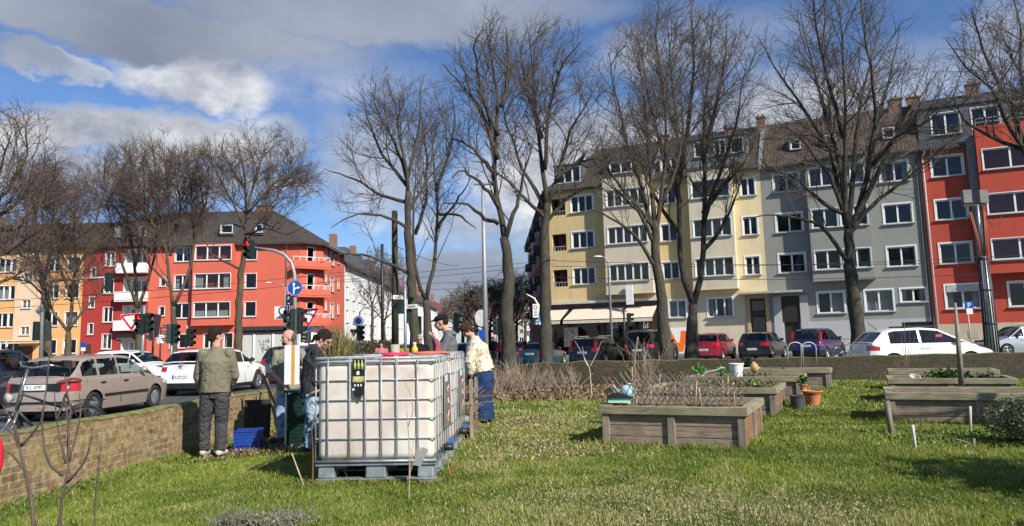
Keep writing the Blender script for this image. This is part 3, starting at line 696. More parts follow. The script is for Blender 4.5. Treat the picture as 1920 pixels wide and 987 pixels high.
# ---- grey house
def grey_house():
    x, y = BR(16.95, 0)
    o = thing('apartment_building', 'grey plastered apartment house with brown tiled roof between the yellow and the red one', 'building', (x, y, 0.17), BR_A)
    I = TM(); w = 10.4; s = -16.95
    W = []
    for a, b in ROWS: W += [(17.85 + s, 19.6 + s, a, b, 2), (24.9 + s, 26.6 + s, a, b, 2)]
    facade(o, 'wall', PG, I, 0, w, 2.2, 13.6, W + [(20.25 + s, 21.95 + s, 2.75, 4.2, 2), (23.3 + s, 25.0 + s, 2.75, 4.2, 2), (25.5 + s, 27.0 + s, 3.3, 4.2, 2)], cur=.6)
    facade(o, 'wall', PG2, I, 0, w, -.3, 2.2, holes=[(17.9 + s, 18.95 + s, -.3, 2.2), (25.4 + s, 27.2 + s, -.3, 1.95)])
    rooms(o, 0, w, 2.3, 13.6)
    g = MB(); g.b2(25.4 + s, 27.2 + s, .15, .2, -.3, 1.95); g.build('garage_door', mat('garage', (0.05, .05, .05), .6), o)
    d = MB(); d.b2(17.9 + s, 18.95 + s, .15, .22, -.3, 2.2); d.b2(17.8 + s, 19.05 + s, -.02, -.004, 2.2, 4.05); d.build('door', mat('black_door', (0.02, 0.018, 0.016), .5), o)
    t = MB(); t.b2(17.25 + s, 17.8 + s, -.12, -.003, -.3, 4.05); t.b2(19.05 + s, 19.6 + s, -.12, -.003, -.3, 4.05); t.build('door_surround', PG2, o)
    bay(o, PG, 20.1 + s, 24.0 + s, 5.0, 13.6, 0.85, [(20.3 + s, 21.95 + s, a, b, 2) for a, b in ROWS] + [(22.15 + s, 23.85 + s, a, b, 2) for a, b in ROWS], .4)
    e0, e1, zr, yr = -.45, 13.62, 18.1, 4.8
    r1 = roof(o, [[(0.12, e0, e1), (w, e0, e1), (w, yr, zr), (0.12, yr, zr)], [(0.12, yr, zr), (w, yr, zr), (w, 11, e1), (0.12, 11, e1)]], RT2)
    e = MB(); e.quad((w, 0, -.3), (w, 11, -.3), (w, 11, 13.6), (w, 0, 13.6)); e.quad((0, 11, -.3), (w, 11, -.3), (w, 11, 13.6), (0, 11, 13.6)); e.build('side_wall', PG, o)
    roof(o, [[(20.0 + s, -1.25, e1 - .02), (24.1 + s, -1.25, e1 - .02), (24.1 + s, -.2, e1 + .3), (20.0 + s, -.2, e1 + .3)]], RT2, .1, 'bay_roof')
    chimney(r1, 9.5, 4.4, 17.4, 19.0, .9)
    eave(o, 0.1, w, 13.55)
    for u in (19.0, 21.4, 25.2):
        dormer(o, u + s, u + s + .95, 14.7, 15.8, .9, 2.4, 1, mat('dormer_tile', (0.1, 0.07, 0.055), .8), .06)
    pipe(o, w - .15, -.1, 0, 13.5, .06, BLACK)
grey_house()

# ---- red house right
def red_house():
    x, y = BR(27.37, 0); s = -27.37
    o = thing('apartment_building', 'bright red apartment house with wide bays at the right end of the terrace', 'building', (x, y, 0.17), BR_A)
    I = TM(); w = 15.5
    W = [(28.05 + s, 29.85 + s, a, b, 2) for a, b in ROWS]
    facade(o, 'wall', PR, I, 0, w, 1.75, 13.6, W + [(28.15 + s, 30.1 + s, 2.75, 4.3, 2), (31.7 + s, 34.4 + s, 2.75, 4.3, 3), (36.5 + s, 38.5 + s, 2.75, 4.3, 2)])
    facade(o, 'base_wall', PTAN, TM(0, -.03), 0, w, -.3, 1.75)
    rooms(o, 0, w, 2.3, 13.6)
    st = MB(); st.b2(30.1 + s, 30.58 + s, -.55, -.002, 4.95, 13.9); st.build('service_shaft', mat('grey_shaft', (0.17, .17, .165), .7, var=.3), o)
    bay(o, PR, 30.6 + s, 41.5 + s, 4.95, 14.6, 0.85, [(30.9 + s, 33.95 + s, a, b, 2) for a, b in ROWS] + [(34.7 + s, 37.7 + s, a, b, 2) for a, b in ROWS], .3)
    rb = MB(); rb.b2(28.2 + s, 30.05 + s, -.04, .1, 3.85, 4.3); rb.build('roller_blind', mat('blind', (0.4, .4, .38), .7), o)
    e0, e1, zr, yr = -.45, 13.62, 18.3, 4.6
    r1 = roof(o, [[(0, e0, e1), (w, e0, e1), (w, 1.0, e1 + .55), (0, 1.0, e1 + .55)], [(0, 1.2, 16.75), (w, 1.2, 16.75), (w, yr, zr), (0, yr, zr)], [(0, yr, zr), (w, yr, zr), (w, 11, e1), (0, 11, e1)]], RT3)
    e = MB(); e.quad((w, 0, -.3), (w, 11, -.3), (w, 11, 13.6), (w, 0, 13.6)); e.quad((0, 11, -.3), (w, 11, -.3), (w, 11, 13.6), (0, 11, 13.6)); e.build('side_wall', PR, o)
    dormer(o, 0.15, 15.3, 14.1, 16.7, 1.0, 4.4, 2, SLATE, wins=[(1.0, 2.7, 14.75, 16.25, 2, 'plain'), (3.4, 5.0, 14.5, 16.3, 2, 'plain'), (5.8, 8.8, 14.5, 16.3, 3, 'plain')])
    rl = MB()
    for z in (14.85, 15.1): rl.bar((30.7 + s, -.8, z), (41.4 + s, -.8, z), .04)
    for i in range(8): rl.bar((30.7 + s + i * 1.5, -.8, 14.6), (30.7 + s + i * 1.5, -.8, 15.1), .035)
    rl.build('railing', GREYPOLE, o)
    chimney(r1, 4.0, 3.6, 17.3, 19.1, .8); chimney(r1, .3, 4.2, 17.3, 18.9, .9)
    eave(o, 0, w, 13.55); pipe(o, .15, -.1, 0, 13.5, .06, WHITE)
    vt = MB()
    for u in (29.2, 32.0): vt.b2(u + s, u + s + .55, -.05, -.034, .8, 1.3)
    vt.build('vent_grille', mat('vent', (0.38, .34, .27), .7, stretch=(1, 1, 30)), o)
red_house()

# ---- side street, right hand: dark brown house seen edge-on
def side_house():
    a = math.atan2(34, -.9)
    o = thing('apartment_building', 'dark reddish brown house seen edge-on down the side street right of the street lamp', 'building', (3.0, 61.5, 0.1), a)
    F = m_plaster('brown_plaster', (0.13, 0.035, 0.035), .2, (.1, .04, .04))
    # local x runs down the street; facade looks towards -x world = local +y
    M = Matrix.Rotation(PI, 4, 'Z') @ TM(-36, 0)
    W = [(u, u + 1.4, z, z + 1.4, 2) for u in (2, 6, 10, 14, 18, 22, 26, 30, 34) for z in (3.2, 6, 8.9, 11.6)]
    facade(o, 'wall', F, M, 0, 36, -.3, 13.5, W)
    b = MB(); b.b2(0, 36, -8, -.9, -.3, 13.4); b.build('building_core', F, o)
    for z in (4.9, 7.7, 10.6, 13.0):
        for u in (9, 17, 26): m2 = MB(); m2.b2(u, u + 2.6, 0, .75, z - .95, z - .25); m2.build('balcony', mat('dark_balcony', (0.03, .032, .036), .6), o)
    roof(o, [[(-.1, .5, 13.5), (36, .5, 13.5), (36, -3.5, 17.2), (-.1, -3.5, 17.2)]], RT1)
    aw = MB(); aw.add([(3, 0, 3.3), (8, 0, 3.3), (8, 1.6, 2.5), (3, 1.6, 2.5)], [(0, 1, 2, 3)]); ob = aw.build('awning', mat('dark_awning', (.06, .055, .05), .9), o); ob.modifiers.new('s', 'SOLIDIFY').thickness = .04
side_house()

# ---------------------------------------------------------------- left block, facade at Y = 76
LY = 76.0
def LXp(px, py=560): return P(px, py, LY).x
LR = [(4.62, 6.12), (7.5, 9.0), (10.4, 11.85)]
def orange_house():
    x0, x1 = -72.0, LXp(154); o = thing('apartment_building', 'orange plastered apartment house with peach strips at the far left', 'building', (x0, LY, 0)); I = TM()
    W = []
    stairs = [LXp(52) - x0, LXp(52) - x0 - 13]
    for c in (LXp(5), LXp(29), LXp(98), LXp(135), LXp(-60), LXp(-95)):
        c -= x0
        for z in (1.35, 4.15, 6.95, 9.75): W.append((c - .65, c + .65, z, z + 1.4, 2))
    facade(o, 'wall', PO, I, 0, x1 - x0, .6, 12.2, W, 'plain'); facade(o, 'base_wall', m_plaster('base_orange', (.42, .12, .06), .2), TM(0, -.02), 0, x1 - x0, -.3, .6)
    rooms(o, 0, x1 - x0, .9, 12.2)
    for s in stairs:
        bay(o, PPEACH, s - 1.25, s + 1.25, 2.75, 12.1, .18, [(s - .45, s + .45, z, z + .85, 2) for z in (3.3, 6.0, 8.7)], 0)
        d = MB(); d.b2(s - .6, s + .8, -.05, .1, 0, 2.2); d.build('door', DOORW, o)
        c = MB(); c.b2(s - 1.5, s + 1.6, -1.2, 0, 2.45, 2.6); c.build('canopy', PPEACH, o)
    r = roof(o, [[(0, -.6, 12.2), (x1 - x0, -.6, 12.2), (x1 - x0, 5.5, 15.6), (0, 5.5, 15.6)], [(0, 5.5, 15.6), (x1 - x0, 5.5, 15.6), (x1 - x0, 11, 12.2), (0, 11, 12.2)]], RT1)
    for u in (8, 16, 24): chimney(r, u, 4.8, 15, 16.6)
    e = MB(); e.b2(0, x1 - x0, 1.2, 10.8, 0, 12.1); e.build('building_core', PO, o)
    eave(o, 0, x1 - x0, 12.15); pipe(o, LXp(84) - x0, -.05, 0, 12)
def dark_red_house():
    x0, x1 = LXp(154) + .02, LXp(277); o = thing('apartment_building', 'dark red apartment house with white balconies between the orange one and the corner house', 'building', (x0, LY, 0)); I = TM()
    def u(px): return LXp(px) - x0
    W = []
    for z in (1.7, 4.4, 7.3, 10.1): W.append((u(195), u(212), z, z + 1.5, 2))
    for z in (3.2, 5.9, 8.9): W.append((u(168), u(177), z, z + 1.1, 1))
    H = [(u(228), u(272), z, z + 2.3) for z in (3.75, 6.65, 9.55)] + [(u(228), u(272), -.3, 2.6)]
    facade(o, 'wall', PDR, I, 0, x1 - x0, -.3, 12.2, W, 'plain', holes=H)
    rooms(o, 0, u(222), .9, 12.2)
    for a, b, c, d in H:
        m = MB(); m.quad((a, 1.4, c), (b, 1.4, c), (b, 1.4, d), (a, 1.4, d)); m.quad((a, .2, c), (a, 1.4, c), (a, 1.4, d), (a, .2, d)); m.quad((b, .2, c), (b, 1.4, c), (b, 1.4, d), (b, .2, d)); m.quad((a, .2, d), (b, .2, d), (b, 1.4, d), (a, 1.4, d)); m.quad((a, .2, c), (b, .2, c), (b, 1.4, c), (a, 1.4, c))
        m.build('loggia', PW, o)
        wn = place_window(o, TM(0, 1.15), a + .35, c + .25, b - a - .9, d - c - .5, 3, 'plain', .6)
        if c > 3: bl = MB(); bl.b2(a - .3, b + .3, -.9, 0, c - .25, c + .75); bl.build('balcony', PW, o)
    sg = MB(); sg.b2(u(222), u(252), -.15, -.02, 2.62, 3.2); sg.build('shop_sign', mat('shopsign', (.09, .1, .09), .5), o)
    dr = MB(); dr.b2(u(158), u(175), -.03, .05, 0, 2.2); dr.build('door', DOORW, o)
    r = roof(o, [[(0, -.6, 12.2), (x1 - x0, -.6, 12.2), (x1 - x0, 6, 16.6), (0, 6, 15.6)], [(0, 6, 15.6), (x1 - x0, 6, 16.6), (x1 - x0, 11, 12.2), (0, 11, 12.2)]], RT1)
    dormer(o, u(205), u(219), 12.9, 14.3, .3, 3, 2, SLATE); dormer(o, u(252), u(268), 13.0, 14.3, .3, 3, 1, SLATE)
    e = MB(); e.b2(0, x1 - x0, 1.5, 10.8, 0, 12.1); e.build('building_core', PDR, o); eave(o, 0, x1 - x0, 12.15)
def corner_house():
    x0 = LXp(277) + .02; xe = -21.7; o = thing('apartment_building', 'orange-red corner apartment house with long white window bands and corner balconies', 'building', (x0, LY, 0)); I = TM()
    def u(px): return LXp(px) - x0
    ue = xe - x0; W = []
    for a, b in LR: W += [(u(326), u(355), a, b, 2), (u(459), u(480), a, b, 1)]
    for z in (4.9, 7.9): W.append((u(299), u(309), z, z + .95, 1))
    W += [(u(321), u(331), 1.6, 3.0, 1), (u(337), u(355), 1.6, 3.0, 1), (u(384), u(404), 1.5, 3.0, 2), (u(421), u(438), 1.5, 3.0, 1)]
    facade(o, 'wall', PRL, I, 0, u(444), -.3, 3.6, [w for w in W if w[2] < 3.2], 'plain')
    facade(o, 'wall', PRL, I, 0, ue, 3.6, 12.1, [w for w in W if w[2] > 3.2], 'plain')
    rooms(o, 0, ue, 1.2, 12.1)
    bay(o, PRL, u(366), u(441), 3.85, 12.05, .85, [(u(370), u(440) - .15, a, b, 3) for a, b in LR], .6)
    # shop
    fr = MB(); fr.b2(u(444), ue, -.25, 0, 3.2, 3.6); fr.b2(u(446), ue, -.02, .1, 2.8, 3.2); fr.build('fascia', mat('dark_fascia', (.03, .028, .026), .5), o)
    sw = MB()
    for a, b in ((447, 474), (479, 510), (516, 536), (540, 560)): sw.b2(u(a), u(b) if b < 560 else ue, .0, .05, -.2, 2.75)
    sw.build('shutter', mat('shutter', (.45, .46, .44), .6, var=.15), o)
    fm = MB()
    for p in (445, 476, 512, 538): fm.b2(u(p), u(p) + .2, -.06, .1, -.2, 2.8)
    fm.build('shop_frame', WHITE, o)
    gf = MB(); rnd = random.Random(3)
    for i in range(26):
        a = u(488) + rnd.random() * 1.0; z = 1.2 + rnd.random() * .9; gf.bar((a, -.012, z), (a + rnd.uniform(-.25, .25), -.012, z + rnd.uniform(-.3, .3)), .04)
    gf.build('graffiti', INK, o)
    # chamfered corner with balconies
    ax, ay, bx, by = ue, 0, -19.95 - x0, 2.2; ang = math.atan2(by - ay, bx - ax); ln = math.hypot(bx - ax, by - ay)
    M = TM(ax, ay, 0, ang)
    facade(o, 'wall', PRL, M, 0, ln, 3.6, 12.1, [(ln * .3, ln * .3 + .9, z, z + 1.9, 1) for z in (4.1, 7.0, 9.8)], 'plain')
    facade(o, 'base_wall', WHITE, M, 0, ln, -.3, 3.6)
    for z in (3.75, 6.65, 9.55):
        b = MB(); b.add([(ax - .4, ay - 1.1, z - .2), (bx + 1.0, by - .6, z - .2), (bx, by, z - .2), (ax, ay, z - .2)] + [(ax - .4, ay - 1.1, z), (bx + 1.0, by - .6, z), (bx, by, z), (ax, ay, z)], [(0, 1, 2, 3), (4, 5, 6, 7), (0, 1, 5, 4), (1, 2, 6, 5), (3, 0, 4, 7)])
        for p, q in (((ax - .4, ay - 1.1), (bx + 1.0, by - .6)), ((bx + 1.0, by - .6), (bx, by)), ((ax - .4, ay - 1.1), (ax, ay))): b.bar((*p, z + .3), (*q, z + .3), .08, .6)
        ob = b.build('balcony', PRL, o)
        r = MB()
        for p, q in (((ax - .4, ay - 1.1), (bx + 1.0, by - .6)), ((bx + 1.0, by - .6), (bx, by))):
            r.bar((*p, z + 1.0), (*q, z + 1.0), .05)
            for i in range(7): f = i / 6; r.bar((p[0] + (q[0] - p[0]) * f, p[1] + (q[1] - p[1]) * f, z + .6), (p[0] + (q[0] - p[0]) * f, p[1] + (q[1] - p[1]) * f, z + 1.0), .04)
        r.build('railing', WHITE, ob)
    M2 = TM(bx, by, 0, PI / 2)
    W = []
    for a, b in LR: W += [(1.0, 1.6, a + .6, b, 1), (3.2, 4.8, a - .1, b, 2), (6.6, 7.3, a + .4, b, 1)]
    facade(o, 'wall', PRL, M2, 0, 10, 3.6, 12.1, W, 'plain'); facade(o, 'base_wall', PRL, M2, 0, 10, -.3, 3.6, [(1, 4.5, .5, 2.8, 2), (5.5, 9, .5, 2.8, 2)], 'plain')
    core = MB(); core.add([(0.05, 1.2, 0), (ue - .8, 1.2, 0), (bx - 1.2, by + .6, 0), (bx - 1.2, 12, 0), (0.05, 12, 0)] + [(0.05, 1.2, 12), (ue - .8, 1.2, 12), (bx - 1.2, by + .6, 12), (bx - 1.2, 12, 12), (0.05, 12, 12)],
        [(0, 1, 6, 5), (1, 2, 7, 6), (2, 3, 8, 7), (3, 4, 9, 8), (4, 0, 5, 9), (5, 6, 7, 8, 9)]); core.build('building_core', ROOM, o)
    A = (ue + .5, -.6, 12.05); B = (bx + .7, by - .2, 12.05); Rr = (-26.5 - x0, 6, 16.6)
    r = roof(o, [[(0, -.6, 12.05), A, Rr, (0, 6, 16.6)], [A, B, Rr], [B, (bx + .7, 12.2, 12.05), (-26.5 - x0, 12.2, 16.6), Rr], [(0, 6, 16.6), Rr, (-26.5 - x0, 12.2, 16.6), (0, 12.2, 12)]], RT1)
    chimney(r, -27.5 - x0, 6.2, 16, 17.5, 1.8, .8); chimney(r, 3, 6, 16, 17.4)
    dormer(o, u(404), u(431), 13.1, 14.3, .6, 3, 1, SLATE); dormer(o, u(470), u(488), 13.1, 14.3, .6, 3, 1, SLATE)
    eave(o, 0, ue, 12.0); pipe(o, u(536), -.05, 3.6, 12)
    rl = MB(); rl.bar((bx + .75, by - .2, 12), (bx + .75, 12.2, 12), .16); rl.build('gutter', LEAD, o)
orange_house(); dark_red_house(); corner_house()
# white row down the side street
spans = [(88.3, 112, 11.0, 'white rendered town house with dark mansard next to the corner house', PW, RT1, 3.6),
         (112.1, 140, 10.4, 'second white town house down the side street, behind the tall tarred pole', PW, RT2, 3.4),
         (140.1, 185, 9.8, 'long white gabled house further down the left side of the street', PW, RT2, 3.8),
         (185.1, 240, 9.0, 'pale house with red roof at the far end of the left side street', m_plaster('pale_green', (.6, .66, .6)), RT4, 4.5)]
for (ya, yb, h, lab, pm, rm, rh) in spans:
    o = thing('town_house', lab, 'building', (-20.0 + (ya - 88) * .012, ya, 0)); M = TM(0, 0, 0, PI / 2)
    n = int((yb - ya) / 3.6); W = [(1 + i * 3.6, 2.3 + i * 3.6, z, z + 1.5, 2) for i in range(n) for z in np.arange(1.4, h - 1.6, 2.8)]
    facade(o, 'wall', pm, M, 0, yb - ya, -.3, h, W, 'plain', cur=.3)
    c = MB(); c.b2(-9, -1, .02, yb - ya, 0, h - .02); c.build('building_core', pm, o)
    e = MB(); e.quad((-9, .0, -.3), (0, .0, -.3), (0, .0, h), (-9, .0, h)); e.build('side_wall', pm, o)
    L_ = yb - ya
    rf = roof(o, [[(.5, 0, h), (.5, L_, h), (-4, L_, h + rh), (-4, 0, h + rh)], [(-4, 0, h + rh), (-4, L_, h + rh), (-9, L_, h), (-9, 0, h)]], rm)
    for y in (L_ * .3, L_ * .8):
        c = MB(); c.b2(-3.6, -2.8, y, y + 1.2, h + rh - 1.2, h + rh + 1.2); c.build('chimney', CHIM, rf)
    if ya < 120:
        for i in range(3):
            d = MB(); d.b2(-2.2, -.3, 2 + i * 7, 5 + i * 7, h + .3, h + 2.4); d.build('dormer', SLATE, o)
# far houses closing the street
for (x, y, w, h, lab, m, rm) in ((2.4, 168, 14, 9.6, 'white apartment block with balconies far down the street beside the dark brown house', PW, RT4),
                                 (-17, 262, 22, 9.5, 'pale house closing the far end of the street behind the bare trees', m_plaster('far_beige', (.5, .46, .38)), RT4)):
    o = thing('apartment_building', lab, 'building', (x, y, 0)); n = int(w / 3)
    facade(o, 'wall', m, TM(), 0, w, -.3, h, [(.8 + i * 3, 2.2 + i * 3, z, z + 1.4, 2) for i in range(n) for z in np.arange(1.3, h - 1, 2.8)], 'plain')
    c = MB(); c.b2(0, w, 1, 9, 0, h - .1); c.build('building_core', ROOM, o)
    if y < 200:
        for z in (3.7, 6.5):
            b = MB(); b.b2(.3, 3.2, -1.1, 0, z, z + .9); b.build('balcony', PW, o)
    roof(o, [[(-.3, -.5, h), (w + .3, -.5, h), (w + .3, 4.5, h + 3.6), (-.3, 4.5, h + 3.6)], [(-.3, 4.5, h + 3.6), (w + .3, 4.5, h + 3.6), (w + .3, 9.5, h), (-.3, 9.5, h)]], rm)
# ---------------------------------------------------------------- vehicles
def weld(o, ang=32, d=0.0015):
    bm = bmesh.new(); bm.from_mesh(o.data); bmesh.ops.remove_doubles(bm, verts=bm.verts, dist=d); bmesh.ops.dissolve_degenerate(bm, edges=bm.edges, dist=1e-4)
    bmesh.ops.recalc_face_normals(bm, faces=bm.faces); bm.to_mesh(o.data); bm.free()
    o.data.polygons.foreach_set('use_smooth', [True] * len(o.data.polygons)); o.data.set_sharp_from_angle(angle=R(ang)); o.data.update(); return o
def lerp_list(pts, x):
    if x <= pts[0][0]: return pts[0][1]
    for a, b in zip(pts, pts[1:]):
        if x <= b[0]: return a[1] + (b[1] - a[1]) * (x - a[0]) / max(1e-6, b[0] - a[0])
    return pts[-1][1]
def wheel(parent, x, y, r, w, rimm, spokes=5, cap=False):
    s = 1 if y > 0 else -1
    M = Matrix.Rotation(-s * PI / 2, 4, 'X')
    t = MB(); t.lathe([(r * .66, -w / 2), (r * .9, -w / 2), (r * .985, -w * .38), (r, -w * .2), (r, w * .2), (r * .985, w * .38), (r * .9, w / 2), (r * .66, w / 2), (r * .66, -w / 2)], (x, y, r), 22, M)
    o = t.build('wheel', RUBBER, parent)
    m = MB(); m.lathe([(r * .665, -w / 2), (r * .665, w * .46), (r * .62, w * .46), (r * .6, w * .2), (r * .0, w * .2)], (x, y, r), 22, M)
    m.cur = 1
    if cap: m.lathe([(r * .63, w * .40), (r * .60, w * .47), (r * .35, w * .50), (0, w * .52)], (x, y, r), 18, M); m.cur = 0
    else:
        for i in range(spokes):
            a = 2 * PI * i / spokes + .3; dx, dz = math.cos(a), math.sin(a)
            m.bar((x + dx * r * .06, y + s * w * .42, r + dz * r * .06), (x + dx * r * .62, y + s * w * .42, r + dz * r * .62), r * .17 if spokes < 8 else r * .1, w * .12, upv=(0, 1, 0))
        m.tube([(x, y + s * w * .2, r), (x, y + s * w * .50, r)], r * .16, 10)
        m.tube([(x, y + s * w * .40, r), (x, y + s * w * .46, r)], r * .0001, 4)
        m.lathe([(r * .665, w * .38), (r * .665, w * .485), (r * .60, w * .485), (r * .58, w * .38)], (x, y, r), 22, M); m.cur = 0
    m.build('rim', [BLACK, rimm], o)
def make_car(label, paint, x, y, heading, L_=4.1, W=1.72, H=1.43, wb=2.5, fo=.80, rw=.30, belt=.92, hood=.86, tail=.98, roofpts=None, sidewin=None,
             bumper=None, rows=(.46, .66, .86), lampw=.70, plate=None, rim=ALU, spokes=5, cap=False, glass=None, rearlean=.22, lampmat=TAIL, extras=None, z=None, group='parked cars',
             plate_z=.72, name='parked_car', frontlamp=(.62, .78), rail=False, roofmat=None, tall_lamp=False, sunroof=False, plate_off=0.0):
    """heading: direction the front points, angle from +Y towards +X"""
    z = GZ(x, y) + .006 if z is None else z
    o = thing(name, label, 'car', (x, y, z), PI / 2 - heading, group)
    h = L_ / 2; xf = h - fo; xr = xf - wb; ra = rw * 1.17
    rp = roofpts or [(-h + .14, belt), (-h + .55, H - .06), (-h + .9, H - .01), (0, H), (.35, H - .03), (1.12, hood + .06)]
    xb0, xb1 = rp[-1][0], rp[-2][0]; xa0, xa1 = rp[0][0], rp[1][0]
    deck = [(-h, tail), (xa0, tail if tail < belt else belt), (xa0 + .2, belt), (xb0 - .2, belt - .01), (xb0 + .1, hood + .04), (h - .5, hood - .06), (h - .12, hood - .16), (h, hood - .26)]
    sw = sidewin or [(xa0 + .30, -.62), (-.54, .30), (.36, xb0 - .12)]
    st = set([-h, -h + .05, -h + .16, -h + .32, h, h - .04, h - .14, h - .3, h - .5, xa0, xb0])
    for c in (xr, xf):
        for i in range(13):
            a = PI * i / 12; st.add(round(c + ra * math.cos(a), 4))
        st.add(c + ra + .01); st.add(c - ra - .01)
    for v in np.linspace(-h, h, 20): st.add(round(float(v), 3))
    st = sorted(v for v in st if -h <= v <= h)
    def planw(x):
        t = abs(x) / h; f = 1 - .035 * t ** 2 - .13 * max(0, (t - .80) / .2) ** 2.2
        return W / 2 * f
    def wz(zz):
        if zz < .5: return .925 + .075 * (zz - .15) / .35
        return 1 - .055 * ((zz - .5) / .5) ** 1.5
    parts = {k: MB() for k in ('body', 'bumper', 'tail_lamp', 'tail_lamp2', 'head_lamp', 'head_lamp2', 'glassr', 'glassf', 'sl', 'sr', 'roof')}
    for p in parts.values(): p.smooth = True
    sill = .19
    def sect(x, k):
        zd = lerp_list(deck, x); zl = sill + (.05 if abs(x) > h - .2 else 0)
        for c in (xr, xf):
            d = abs(x - c)
            if d < ra: zl = max(zl, rw + math.sqrt(max(0, ra * ra - d * d)))
        zs = [zl] + [min(max(v, zl + .004 * (i + 1)), zd - .03 + .002 * i) for i, v in enumerate((.30,) + tuple(rows))] + [zd - .05, zd - .012, zd]
        w = planw(x); out = []
        for i, zz in enumerate(zs):
            yy = w * wz(zz)
            if i == len(zs) - 2: yy = w * wz(zz) - .03
            if i == len(zs) - 1: yy = w * .80 if not (xa0 < x < xb0) else w * .9
            xx = x
            if x < -h + .25: xx = x + rearlean * max(0, zz - .62) * (1 - (x + h) / .25) + (.03 * (zz > rows[0] + .05)) * (1 - (x + h) / .25)
            if x > h - .25: xx = x - .35 * max(0, zz - .55) * (1 - (h - x) / .25)
            out.append((xx, yy, zz))
        return out
    S = [sect(x, i) for i, x in enumerate(st)]; nr = len(S[0])
    lo, hi = rows[1], rows[2]
    for i in range(len(st) - 1):
        xm = (st[i] + st[i + 1]) / 2
        for j in range(nr - 1):
            for s in (1, -1):
                q = [(p[0], p[1] * s, p[2]) for p in (S[i][j], S[i + 1][j], S[i + 1][j + 1], S[i][j + 1])]
                key = 'body'
                if bumper and j == 0: key = 'bumper'
                if bumper == 'full' and j <= 1 and (xm < xr - ra or xm > xf + ra): key = 'bumper'
                if xm < -h + .32 and j in ((3,) if not tall_lamp else (3, 4)): key = 'tail_lamp' if s > 0 else 'tail_lamp2'
                if xm > h - .42 and j == 3: key = 'head_lamp' if s > 0 else 'head_lamp2'
                parts[key].quad(*q)
        a, b = S[i][-1], S[i + 1][-1]; cr = .025
        if not (xa0 - .01 < xm < xb0 + .01):
            for s in (1, -1):
                parts['body'].quad((a[0], a[1] * s, a[2]), (b[0], b[1] * s, b[2]), (b[0], b[1] * .5 * s, b[2] + cr), (a[0], a[1] * .5 * s, a[2] + cr))
            parts['body'].quad((a[0], a[1] * .5, a[2] + cr), (b[0], b[1] * .5, b[2] + cr), (b[0], -b[1] * .5, b[2] + cr), (a[0], -a[1] * .5, a[2] + cr))
    # ends
    for e, (sec, sg) in enumerate(((S[0], -1), (S[-1], 1))):
        cols = [-1, -lampw, -.3, .3, lampw, 1]; bulge = [0, .035, .06, .06, .035, 0]
        for j in range(nr - 1):
            for c in range(5):
                def pt(jj, cc): p = sec[jj]; return (p[0] + sg * bulge[cc], p[1] * cols[cc], p[2])
                key = 'body'
                if bumper and j <= 0: key = 'bumper'
                if bumper == 'full' and j <= 1: key = 'bumper'
                if c in (0, 4) and j in ((3,) if not (tall_lamp and e == 0) else (3, 4)): key = ('tail_lamp' if e == 0 else 'head_lamp') + ('' if c == 4 else '2')
                parts[key].quad(pt(j, c), pt(j, c + 1), pt(j + 1, c + 1), pt(j + 1, c))
        p = sec[-1]; parts['body'].quad((p[0], p[1], p[2]), (p[0], p[1] * .5, p[2] + .025), (p[0], -p[1] * .5, p[2] + .025), (p[0], -p[1], p[2]))
    # greenhouse
    gx = set([q[0] for q in rp]) | set(v for ab in sw for v in ab)
    for a, b in ((xa0, xa1), (xb1, xb0)):
        for t in (.08, .25, .5, .75, .92): gx.add(a + (b - a) * t)
    for v in np.linspace(xa1, xb1, 7): gx.add(float(v))
    gx = sorted(gx)
    def gsec(x):
        zb = lerp_list(deck, x) - .005; zr_ = max(lerp_list(rp, x), zb + .012); yb = planw(x) * .915; lean = .30
        zt = zr_ - min(.075, (zr_ - zb) * .5); za = zb + min(.035, (zr_ - zb) * .2)
        yt = yb - (zt - zb) * lean
        return [(x, yb, zb), (x, yb - (za - zb) * lean, za), (x, yt, zt), (x, yt - .05, zr_ - .012), (x, yt * .5, zr_ + .012), (x, 0, zr_ + .018)]
    G = [gsec(x) for x in gx]
    bs = 'roof' if roofmat else 'body'
    for i in range(len(gx) - 1):
        xm = (gx[i] + gx[i + 1]) / 2
        iswin = any(a - 1e-6 <= xm <= b + 1e-6 for a, b in sw)
        fr_ = (xm - xb1) / (xb0 - xb1); rr = (xm - xa0) / (xa1 - xa0)
        for j in range(5):
            for s in (1, -1):
                q = [(p[0], p[1] * s, p[2]) for p in (G[i][j], G[i + 1][j], G[i + 1][j + 1], G[i][j + 1])]
                key = bs
                if j == 1 and iswin: key = 'sl' if s > 0 else 'sr'
                if j >= 3 and .06 < fr_ < .95: key = 'glassf'
                if j >= 3 and .06 < rr < .93: key = 'glassr'
                parts[key].quad(*q)
    weld(parts['body'].build('body', paint, o))
    if roofmat: weld(parts['roof'].build('soft_top', roofmat, o))
    gm = glass or CARGLASS
    weld(parts['glassr'].build('rear_window', gm, o), 80); weld(parts['glassf'].build('windscreen', gm, o), 80)
    weld(parts['sl'].build('side_window', gm, o)); weld(parts['sr'].build('side_window', gm, o))
    if parts['bumper'].v: parts['bumper'].build('bumper', BLACK, o)
    for k in ('tail_lamp', 'tail_lamp2'): weld(parts[k].build('tail_lamp', lampmat, o))
    for k in ('head_lamp', 'head_lamp2'): weld(parts[k].build('head_lamp', LAMPW, o))
    ub = MB(); ub.b2(-h + .15, h - .2, -W / 2 + .22, W / 2 - .22, .16, .80); ub.b2(-h + .2, h - .3, -W / 2 + .1, W / 2 - .1, .64, .70)
    ub.build('underbody', BLACK, o)
    for c in (xr, xf):
        for s in (1, -1): wheel(o, c, s * (W / 2 - .105), rw, .19, rim, spokes, cap)
    # cabin
    cb = MB()
